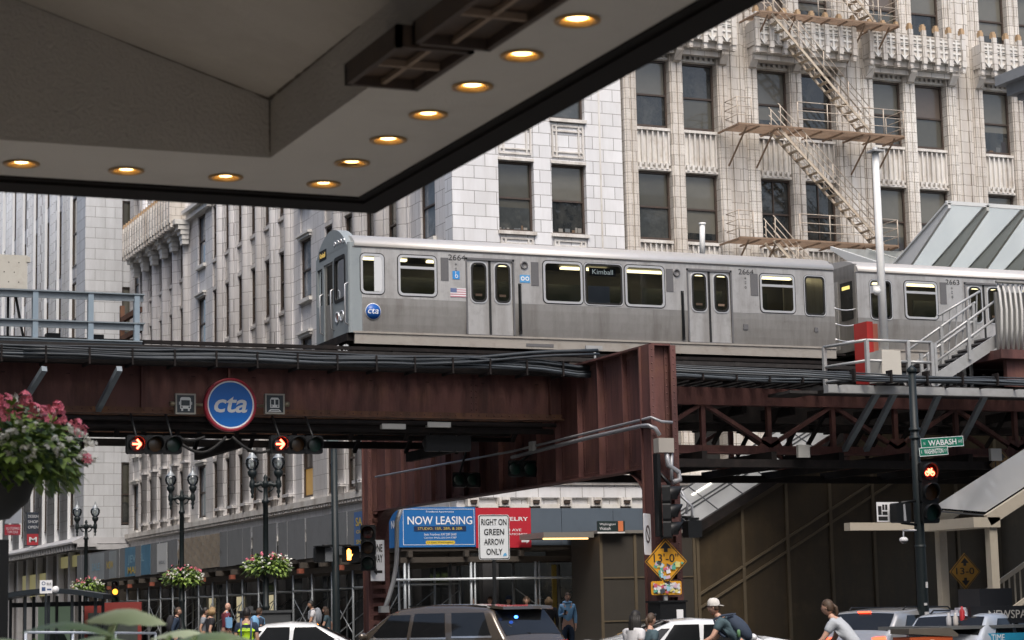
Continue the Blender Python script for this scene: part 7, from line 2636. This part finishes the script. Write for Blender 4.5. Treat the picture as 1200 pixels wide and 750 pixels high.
def person(label, px, py, D, az, shirt, trousers, hair, pose='stand', sk=0, ground=.0, sleeve='short', extras=(), group=None, hold=None, look=0, hscale=None):
    q = PD(px, py, D)
    H = hscale or min(1.93, q.z - ground)
    T = thing('person', label, 'person', (0, 0, 0), group, world=False)
    K = H / 1.75 if pose != 'ride' else 1.0
    V = lambda x, y, z: Vector((x, y, z))
    lean = {'stand': 0, 'walk': .04, 'ride': .34}[pose]
    pz = .93 if pose != 'ride' else .92
    pel = V(0, 0, pz)
    wai = V(0, .015 + lean * .35, pz + .17)
    che = V(0, .02 + lean * .8, pz + .36 - lean * .1)
    shc = V(0, .0 + lean * 1.1, pz + .49 - lean * .18)
    nek = V(0, .005 + lean * 1.25, pz + .56 - lean * .22)
    hb = V(0, .03 + lean * 1.32, pz + .615 - lean * .2)
    SH, EL, WR_, HIP, KN, AN = {}, {}, {}, {}, {}, {}
    for s_ in (-1, 1):
        SH[s_] = shc + V(s_ * .165, 0, -.02)
        HIP[s_] = pel + V(s_ * .095, 0, -.05)
        if pose == 'ride':
            EL[s_] = SH[s_] + V(s_ * .08, .13, -.24); WR_[s_] = SH[s_] + V(s_ * .06, .36, -.36)
            KN[s_] = HIP[s_] + V(s_ * .02, .36 if s_ > 0 else .30, -.18 if s_ > 0 else -.36); AN[s_] = KN[s_] + V(0, -.16, -.40)
        elif pose == 'walk':
            EL[s_] = SH[s_] + V(s_ * .05, -.1 * s_ - .02, -.27); WR_[s_] = EL[s_] + V(-s_ * .0, .1 - .04 * s_, -.23)
            KN[s_] = HIP[s_] + V(0, .14 * s_ + .04, -.42); AN[s_] = KN[s_] + V(0, .12 * s_ - .12, -.40)
        else:
            EL[s_] = SH[s_] + V(s_ * .055, -.03, -.28); WR_[s_] = EL[s_] + V(-s_ * .01, .07, -.24)
            KN[s_] = HIP[s_] + V(s_ * .01, .02, -.43); AN[s_] = KN[s_] + V(0, -.03, -.40)
            if hold == 'phone' and s_ == 1:
                WR_[s_] = EL[s_] + V(-.09, .22, .06)
    nd = [(pel, .13, .10), (wai, .12, .09), (che, .145, .10), (shc, .11, .08), (nek, .052, .055), (hb, .055, .06)]
    ed = [(0, 1), (1, 2), (2, 3), (3, 4), (4, 5)]
    for s_ in (-1, 1):
        b = len(nd)
        nd += [(SH[s_], .058), (EL[s_], .042), (EL[s_].lerp(WR_[s_], .4), .04), (WR_[s_], .027)]
        ed += [(3, b), (b, b + 1), (b + 1, b + 2), (b + 2, b + 3)]
        d = (WR_[s_] - EL[s_]).normalized(); sd = V(s_, 0, 0) - d * d.x * s_; sd.normalize(); fwd = sd.cross(d) * s_
        pm = WR_[s_] + d * .075
        nd.append((pm, .036, .018)); ed.append((b + 3, b + 4))
        pb = b + 4
        for f_ in range(4):                                          # four fingers, then the thumb from the side of the palm
            L = (.07, .08, .074, .058)[f_]
            off = fwd * (.028 - .019 * f_)
            i = len(nd)
            nd += [(pm + off + d * .03, .0095), (pm + off * 1.05 + d * (.03 + L * .5) - sd * .008, .0085), (pm + off * 1.05 + d * (.03 + L * .9) - sd * .03, .007)]
            ed += [(pb, i), (i, i + 1), (i + 1, i + 2)]
        i = len(nd)
        nd += [(WR_[s_] + d * .035 + fwd * .035, .011), (WR_[s_] + d * .075 + fwd * .055 - sd * .01, .0095)]
        ed += [(b + 3, i), (i, i + 1)]
        b = len(nd)
        nd += [(HIP[s_], .085), (HIP[s_].lerp(KN[s_], .5), .075), (KN[s_], .055), (KN[s_].lerp(AN[s_], .35), .053), (AN[s_], .035), (AN[s_] + V(0, .05, -.055), .037), (AN[s_] + V(0, .15, -.07), .03)]
        ed += [(0, b), (b, b + 1), (b + 1, b + 2), (b + 2, b + 3), (b + 3, b + 4), (b + 4, b + 5), (b + 5, b + 6)]
    body = skin_mesh('body', nd, ed, skins[sk], T)
    # head joined into the body: an egg with brow, nose, chin, ears
    hc = hb + V(0, .025, .095)
    bm = bmesh.new(); bm.from_mesh(body.data)
    hm = bmesh.new(); bmesh.ops.create_icosphere(hm, subdivisions=3, radius=1)
    ca, sa = math.cos(look), math.sin(look)
    hp = lambda x, y, z: hc + V(x * ca - y * sa, x * sa + y * ca, z)
    for v in hm.verts:
        x, y, z = v.co
        fx, fy, fz = .073 * x, .092 * y, .115 * z
        if z < 0: fx *= 1 - .28 * z * z; fy *= 1 - .12 * z * z
        if y > .3: fy -= .012 * max(0, .5 - abs(z - .15)) ** 1 * (1 if abs(x) > .2 else 0)
        if y > .8 and -.4 < z < .1 and abs(x) < .25: fy += .02 * (1 - abs(x) / .25) * (1 if z < -.02 else .5)
        if y > .75 and z < -.7: fy += .008
        v.co = hp(fx, fy, fz)
    for s_ in (-1, 1):
        r_ = bmesh.ops.create_icosphere(hm, subdivisions=1, radius=1)
        for v in r_['verts']: v.co = hp(s_ * .073 + v.co.x * .01, -.005 + v.co.y * .02, -.005 + v.co.z * .03)
    tmp = bpy.data.meshes.new('h'); hm.to_mesh(tmp); bm.from_mesh(tmp)
    for f in bm.faces: f.smooth = True
    bm.to_mesh(body.data); bm.free(); hm.free(); bpy.data.meshes.remove(tmp)
    for s_ in (-1, 1):
        mb = MB(); mb.ball(hp(s_ * .03, .082, .012), .011, .008, .007, 8, 6); mb.build('eye', eye_m, T)
        mb = MB(); mb.bar(hp(s_ * .016, .089, .032), hp(s_ * .046, .078, .033), .006, .008); mb.build('eyebrow', hair[1], T)
    mb = MB(); mb.ball(hp(0, .083, -.056), .024, .008, .007, 8, 5); mb.build('mouth', lip_m, T)
    # hair
    style, hmat = hair
    mb = MB()
    n, m_ = 20, 12
    if style != 'bald':
        b = len(mb.v)
        for i in range(m_ + 1):
            t = PI * .66 * i / m_
            for k in range(n):
                a = 2 * PI * k / n
                x, y, z = math.sin(t) * math.cos(a), math.sin(t) * math.sin(a), math.cos(t)
                lim = .40 if y > .3 else (-.05 if y > -.15 else -.45)
                if style == 'receding' and y > -.1: lim = .45
                zz = max(z, lim)
                sc = 1.10 if z >= lim else 1.04
                if style in ('long', 'bob', 'curly'): sc += .05
                wob = 1 + (.05 * math.sin(a * 7 + t * 9) if style == 'curly' else .015 * math.sin(a * 9))
                mb.v.append(tuple(hp(.074 * x * sc * wob * (1 if z >= lim else .96), .094 * y * sc * wob - .004, .117 * zz * 1.07 * wob)))
        for i in range(m_):
            for k in range(n):
                l = (k + 1) % n
                mb.face((b + i * n + k, b + (i + 1) * n + k, b + (i + 1) * n + l, b + i * n + l), True)
    if style == 'long':
        for k in range(9):
            a = PI * (1.05 + .9 * k / 8)
            x, y = .07 * math.cos(a), .085 * math.sin(a)
            mb.path([hp(x * 1.05, y * 1.05, .03), hp(x * 1.2, y * 1.15, -.08), hp(x * 1.25, y * 1.3 - .01, -.2), hp(x * 1.1, y * 1.35 - .01, -.34)], [.03, .035, .034, .012], 7)
    if style in ('bob', 'curly'):
        for k in range(11):
            a = PI * (.98 + 1.04 * k / 10)
            x, y = .075 * math.cos(a), .09 * math.sin(a)
            mb.path([hp(x * 1.05, y * 1.05, .05), hp(x * 1.2, y * 1.15, -.03), hp(x * 1.15, y * 1.1, -.11)], [.03, .034, .016], 7)
    if style == 'pony':
        mb.path([hp(0, -.09, .04), hp(.01, -.13, .0), hp(.03, -.14, -.08), hp(.02, -.12, -.16)], [.022, .03, .026, .01], 7)
    if mb.v: mb.build('hair', hmat, T)
    # clothes
    if shirt:
        r = .017
        nd = [(pel + V(0, 0, -.02), .15, .115), (wai, .14, .105), (che, .16, .118), (shc + V(0, 0, -.005), .125, .095), (nek + V(0, 0, -.035), .075, .07)]
        ed = [(0, 1), (1, 2), (2, 3), (3, 4)]
        for s_ in (-1, 1):
            b = len(nd)
            nd += [(SH[s_], .078), (SH[s_].lerp(EL[s_], .6), .066)]; ed += [(3, b), (b, b + 1)]
            if sleeve == 'long':
                nd += [(EL[s_], .058), (EL[s_].lerp(WR_[s_], .92), .042)]; ed += [(b + 1, b + 2), (b + 2, b + 3)]
        skin_mesh('shirt', nd, ed, shirt, T, root=2)
    nd = [(pel + V(0, 0, .04), .14, .11), (pel, .15, .115)]
    ed = [(0, 1)]
    for s_ in (-1, 1):
        b = len(nd)
        nd += [(HIP[s_] + V(0, 0, -.03), .098), (HIP[s_].lerp(KN[s_], .5), .09), (KN[s_], .072), (AN[s_] + V(0, 0, .03), .058)]
        ed += [(1, b), (b, b + 1), (b + 1, b + 2), (b + 2, b + 3)]
    skin_mesh('trousers', nd, ed, trousers, T, root=1)
    for s_ in (-1, 1):
        mb = MB(); a = AN[s_]
        mb.ball(a + V(0, .06, -.06), .05, .14, .04, 12, 7); mb.ball(a + V(0, 0, -.03), .048, .06, .06, 10, 6)
        mb.build('shoe', cloth((.03, .03, .035), 'shoe'), T)
    back = che + V(0, -.16 - lean * .05, .0)
    for ex in extras:
        if ex[0] == 'backpack':
            mb = MB()
            pts = rrect(-.16, -.24, .16, .24, .08, 4)
            Bv = (shc - wai).normalized()
            b0 = len(mb.v); mb.ball((0, 0, 0), .165, .125, .25, 14, 10); Bn = X.cross(Bv)
            for i_ in range(b0, len(mb.v)):
                x_, y_, z_ = mb.v[i_]; mb.v[i_] = tuple(back + X * x_ + Bv * z_ * (1.1 if z_ < 0 else 1) + Bn * y_)
            mb.prism(rrect(-.11, -.2, .11, -.02, .05), back - Bn * .09, X, Bv, -Bn * .05)
            bp = mb.build('backpack', ex[1], T)
            mb = MB()
            for s_ in (-1, 1): mb.path([back + V(s_ * .12, .06, .2), shc + V(s_ * .13, -.02, .075), shc + V(s_ * .13, .11, .02), che + V(s_ * .14, .13, -.08), che + V(s_ * .16, .02, -.16)], .022, 6)
            mb.build('strap', ex[1], bp)
            if len(ex) > 2:
                mb = MB(); mb.lathe([(0, -.06), (.028, -.06), (.028, .04), (.012, .06), (0, .06)], back + V(-.17, -.02, -.1), 10); mb.build('bottle', ex[2], bp)
        if ex[0] == 'cap':
            mb = MB()
            mb.lathe([(.098, .02), (.1, .06), (.085, .11), (.05, .138), (0, .145)], hc, 18)
            bx = -1 if len(ex) > 2 else 1
            mb.prism([(-.07, 0), (.07, 0), (.06, .06), (0, .085), (-.06, .06)], hp(0, .085 * bx, .028), hp(1, 0, 0) - hc, (hp(0, bx, 0) - hc) * .95 - Z * .2, Z * .008)
            mb.build('cap', ex[1], T)
        if ex[0] == 'sunglasses':
            mb = MB()
            for s_ in (-1, 1): mb.ball(hp(s_ * .035, .075, .085), .03, .018, .02, 8, 6)
            mb.path([hp(-.075, 0, .07), hp(-.06, .06, .085), hp(.06, .06, .085), hp(.075, 0, .07)], .006, 5); mb.build('sunglasses', mat('dark_lens', (.02, .02, .02), .1), T)
        if ex[0] == 'vest':
            nd = [(wai + V(0, 0, -.05), .158, .125), (wai + V(0, 0, .06), .158, .122), (che, .176, .134), (shc + V(0, 0, -.0), .145, .108), (nek + V(0, 0, -.05), .1, .08)]
            skin_mesh('vest', nd, [(0, 1), (1, 2), (2, 3), (3, 4)], ex[1], T, root=1)
            mb = MB()
            for s_ in (-1, 1): mb.path([wai + V(s_ * .09, -.128, -.02), che + V(s_ * .1, -.14, 0), shc + V(s_ * .1, -.09, .06), shc + V(s_ * .1, .03, .11), che + V(s_ * .1, .142, 0), wai + V(s_ * .09, .13, -.02)], .018, 6)
            mb.path([wai + V(.165 * math.cos(a), .132 * math.sin(a), .0) for a in [2 * PI * k / 18 for k in range(18)]], .02, 6, closed=True)
            mb.build('reflective_strip', mat('navy_reflective', (.08, .12, .22), .4), T)
            text('POLICE', back + V(0, .005, .06), X, Z, .2, .07, mat('vest_letter', (.03, .05, .1), .5), T)
        if ex[0] == 'bag':
            mb = MB(); c = wai + V(.22, -.02, .05); mb.prism(rrect(-.1, -.16, .1, .16, .04), c, Y, Z, (.09, 0, 0)); mb.path([c + V(.03, 0, .15), shc + V(.12, -.03, .07), shc + V(.05, .1, .0)], .015, 5); mb.build('shoulder_bag', ex[1], T)
        if ex[0] == 'hood':
            mb = MB(); mb.path([shc + V(-.1, -.03, .07), shc + V(-.06, -.1, .08), shc + V(.06, -.1, .08), shc + V(.1, -.03, .07), shc + V(.05, .07, .06), shc + V(-.05, .07, .06)], .04, 8, closed=True); mb.build('hood', ex[1], T)
    if hold == 'phone':
        mb = MB(); c = WR_[1] + V(-.02, .1, .03); mb.box(c.x - .035, c.y - .01, c.z - .06, c.x + .035, c.y, c.z + .08); mb.build('phone', black, T)
    fwd_head = V(0, hc.y, 0)
    T.scale = (K, K, K)
    rz = -R(az)
    if pose == 'ride':
        top = hc.z + .125
        T.location = (q.x, q.y, q.z - top)
    else:
        T.location = (q.x, q.y, ground - (AN[1].z - .10 if pose == 'stand' else min(AN[1].z, AN[-1].z) - .10) * K)
        # bring the crown to the height the feet allow
    off = Matrix.Rotation(rz, 3, 'Z') @ (fwd_head * K)
    T.location = Vector(T.location) - off
    T.rotation_euler = (0, 0, rz)
    return T


HR = lambda c, nm: mat('hair_' + nm, c, .6, var=.3, scale=20)
h_black, h_brown, h_blond, h_grey = HR((.012, .01, .009), 'black'), HR((.06, .035, .02), 'brown'), HR((.32, .21, .10), 'blond'), HR((.2, .19, .18), 'grey')
navy, maroon, white_c, grey_c, sky_c, teal_c, dk_c = (cloth((.015, .03, .06), 'navy'), cloth((.14, .02, .035), 'maroon'), cloth((.6, .6, .62), 'white'), cloth((.22, .24, .27), 'grey'), cloth((.17, .36, .58), 'sky_blue'), cloth((.06, .10, .12), 'slate'), cloth((.02, .02, .025), 'black'))
jean, khaki = cloth((.04, .06, .11), 'denim'), cloth((.2, .17, .12), 'khaki')
person('balding man in a navy jacket with a black backpack walking right at left', 209, 711, 66, 100, navy, jean, ('receding', h_brown), 'walk', 0, .0, 'long', (('backpack', dk_c),))
person('person in a grey shirt partly behind the blond walker', 241, 713, 70, 100, grey_c, jean, ('short', h_black), 'walk', 1, .0)
person('blond haired walker in a dark top at the left', 249, 713, 62, 80, dk_c, jean, ('bob', h_blond), 'walk', 0, .0)
person('man in a maroon shirt with a light blue shoulder bag', 267, 708, 70, 80, maroon, khaki, ('bald', h_brown), 'walk', 0, .15, 'long', (('bag', sky_c),))
person('police officer in a neon yellow vest beside the white sedan', 289, 715, 42, 20, navy, dk_c, ('short', h_black), 'stand', 1, .0, 'short', (('vest', mat('neon_yellow', (.45, .72, .02), .6, var=.1, emit=(.45, .72, .02), estr=.0)),))
person('dark haired person with a blue backpack behind the police officer', 304, 714, 64, 60, navy, jean, ('short', h_brown), 'walk', 0, .0, 'short', (('backpack', sky_c),))
person('young man in a white shirt with a backpack under the shed', 364, 704, 70, -75, white_c, jean, ('short', h_black), 'walk', 1, .15, 'short', (('backpack', grey_c),))
person('brown haired woman under the shed left of the signal pole', 381, 712, 68, -60, teal_c, jean, ('long', h_brown), 'walk', 0, .15)
# the crowd on the far sidewalk behind the sport utility vehicle
for px, py, D, az, sh, hr, sk, ex, lab in (
        (544, 699, 74, -60, grey_c, ('short', h_grey), 0, (('backpack', grey_c),), 'grey haired person with a grey backpack at the left of the far crowd'),
        (555, 699, 71, 180, dk_c, ('long', h_brown), 0, (), 'long haired woman facing the street in the far crowd'),
        (574, 697, 72, 190, maroon, ('short', h_brown), 0, (), 'man in a dark red top beside the arrow rule sign post'),
        (596, 696, 73, 175, khaki, ('short', h_brown), 0, (('cap', navy),), 'person in a navy cap and khaki top in the far crowd'),
        (617, 701, 70, 200, teal_c, ('bob', h_brown), 0, (), 'short haired woman in slate clothes in the far crowd'),
        (631, 695, 73, 150, grey_c, ('short', h_black), 1, (('cap', grey_c),), 'man in a grey cap at the right of the far crowd')):
    person(lab, px, py, D, az, sh, jean, hr, 'stand', sk, .15, 'long', ex, 'pedestrians waiting on the far sidewalk')
person('curly blond woman in front of the far crowd', 643, 702, 62, 10, dk_c, jean, ('curly', h_blond), 'stand', 0, .15, 'long')
person('bearded man in a light blue hoodie looking down at his phone', 665, 697, 63, 195, sky_c, navy, ('short', h_brown), 'stand', 0, .15, 'long', (('hood', sky_c),), None, 'phone')
person('woman with long black hair in a white top walking by the near column', 745, 718, 31, 65, white_c, jean, ('long', h_black), 'walk', 1, .0)
person('woman in slate blue with sunglasses pushed up on her head', 763, 721, 32.5, 75, teal_c, jean, ('pony', h_brown), 'walk', 0, .0, 'short', (('sunglasses',),))


def bicycle(label, loc, az, m):
    t = thing('bicycle', label, 'bicycle', (0, 0, 0), world=False)
    for y in (-.5, .52):
        mb = MB(); mb.path([(0, y + .33 * math.cos(a), .34 + .33 * math.sin(a)) for a in [2 * PI * k / 28 for k in range(28)]], .016, 6, closed=True); w = mb.build('wheel', tyre_m, t)
        mb = MB()
        for k in range(14): a = 2 * PI * k / 14; mb.tube((.02 * (-1) ** k, y, .34), (0, y + .32 * math.cos(a), .34 + .32 * math.sin(a)), .002, 4)
        mb.build('spoke', rim_m, w)
    mb = MB()
    for a, b_ in (((0, -.12, .3), (0, -.2, .78)), ((0, -.2, .76), (0, .36, .84)), ((0, -.12, .3), (0, .38, .74)), ((0, -.12, .3), (0, -.5, .34)), ((0, -.2, .76), (0, -.5, .34)), ((0, .36, .88), (0, .52, .34))): mb.tube(a, b_, .018, 8)
    mb.build('frame', m, t)
    mb = MB(); mb.path([(-.27, .38, 1.0), (-.12, .42, .98), (.12, .42, .98), (.27, .38, 1.0)], .014, 6); mb.tube((0, .36, .86), (0, .42, .98), .014, 6); mb.build('handlebar', black, t)
    mb = MB(); mb.ball((0, -.24, .84), .08, .13, .03, 10, 6); mb.tube((0, -.2, .76), (0, -.22, .83), .014, 6); mb.build('saddle', black, t)
    mb = MB(); mb.tube((-.16, -.12, .16), (.16, -.12, .44), .012, 6); mb.box(-.2, -.17, .14, -.1, -.07, .17); mb.box(.1, -.17, .43, .2, -.07, .46); mb.build('pedal', black, t)
    t.location = loc
    t.rotation_euler = (0, 0, -R(az))
    return t


C1 = person('cyclist in a slate shirt and backward white cap with a dark backpack', 836, 702, 33, -52, teal_c, navy, ('short', h_brown), 'ride', 0, 0, 'short', (('cap', cloth((.62, .6, .57), 'cap_white'), True), ('backpack', cloth((.03, .045, .075), 'dark_pack'), mat('green_flask', (.12, .25, .12), .4))))
bicycle('dark bicycle under the cyclist with the white cap', (C1.location.x, C1.location.y, C1.location.z + .0), -52, black)
C2 = person('cyclist woman in a pale grey T shirt with tied brown hair', 969, 702, 31, -38, cloth((.42, .45, .49), 'pale_grey'), jean, ('pony', h_brown), 'ride', 0, 0, 'short')
bicycle('red bicycle under the woman cyclist at right', (C2.location.x, C2.location.y, C2.location.z), -38, mat('bike_red', (.3, .03, .03), .35))


# ================================================================== every countable piece becomes a part of its own
def clusters(me, eps=.03):
    n = len(me.vertices)
    p = list(range(n))

    def f(a):
        while p[a] != a:
            p[a] = p[p[a]]; a = p[a]
        return a

    for e in me.edges:
        a, b = f(e.vertices[0]), f(e.vertices[1])
        if a != b: p[a] = b
    g = {}
    for i in range(n): g.setdefault(f(i), []).append(i)
    keys = list(g)
    bs = []
    for k in keys:
        c = [me.vertices[i].co for i in g[k]]
        bs.append([min(v[j] for v in c) for j in range(3)] + [max(v[j] for v in c) for j in range(3)])
    q = list(range(len(keys)))

    def h(a):
        while q[a] != a:
            q[a] = q[q[a]]; a = q[a]
        return a

    for i in range(len(bs)):
        for j in range(i):
            A, B = bs[i], bs[j]
            if all(A[k] <= B[k + 3] + eps and B[k] <= A[k + 3] + eps for k in range(3)):
                a, b = h(i), h(j)
                if a != b: q[a] = b
    lab = {}
    for i, k in enumerate(keys):
        for vtx in g[k]: lab[vtx] = h(i)
    return lab


SPLIT = set('balcony_bracket capital shop_pier window_hood lit_display bracket fence_slat post red_jack upright_frame roof_bar mullion ceiling_light seat far_window round_vent small_plate tread outrigger_strut small_box door_handle fixture lit_fascia handrail conduit cross_brace strip_light side_wall guard_timber cable_rack cross_frame window_band shop_window skirt lower_panel side_panel backing beam roof_strip pier hanger rod sticker railing spandrel_wall'.split())
for o in list(bpy.data.objects):
    base = o.name.split('.')[0]
    if o.type != 'MESH' or base not in SPLIT or o.children or o.parent is None: continue
    if len(o.data.vertices) > 12000: continue
    lab = clusters(o.data)
    ids = sorted(set(lab.values()))
    if len(ids) < 2 or len(ids) > 110: continue
    for cid in ids:
        bm = bmesh.new(); bm.from_mesh(o.data)
        bm.verts.ensure_lookup_table()
        bmesh.ops.delete(bm, geom=[v for v in bm.verts if lab[v.index] != cid], context='VERTS')
        me = bpy.data.meshes.new(base)
        for m in o.data.materials: me.materials.append(m)
        bm.to_mesh(me); bm.free()
        c = o.copy(); c.data = me; c.name = base
        C.objects.link(c)
    bpy.data.objects.remove(o)
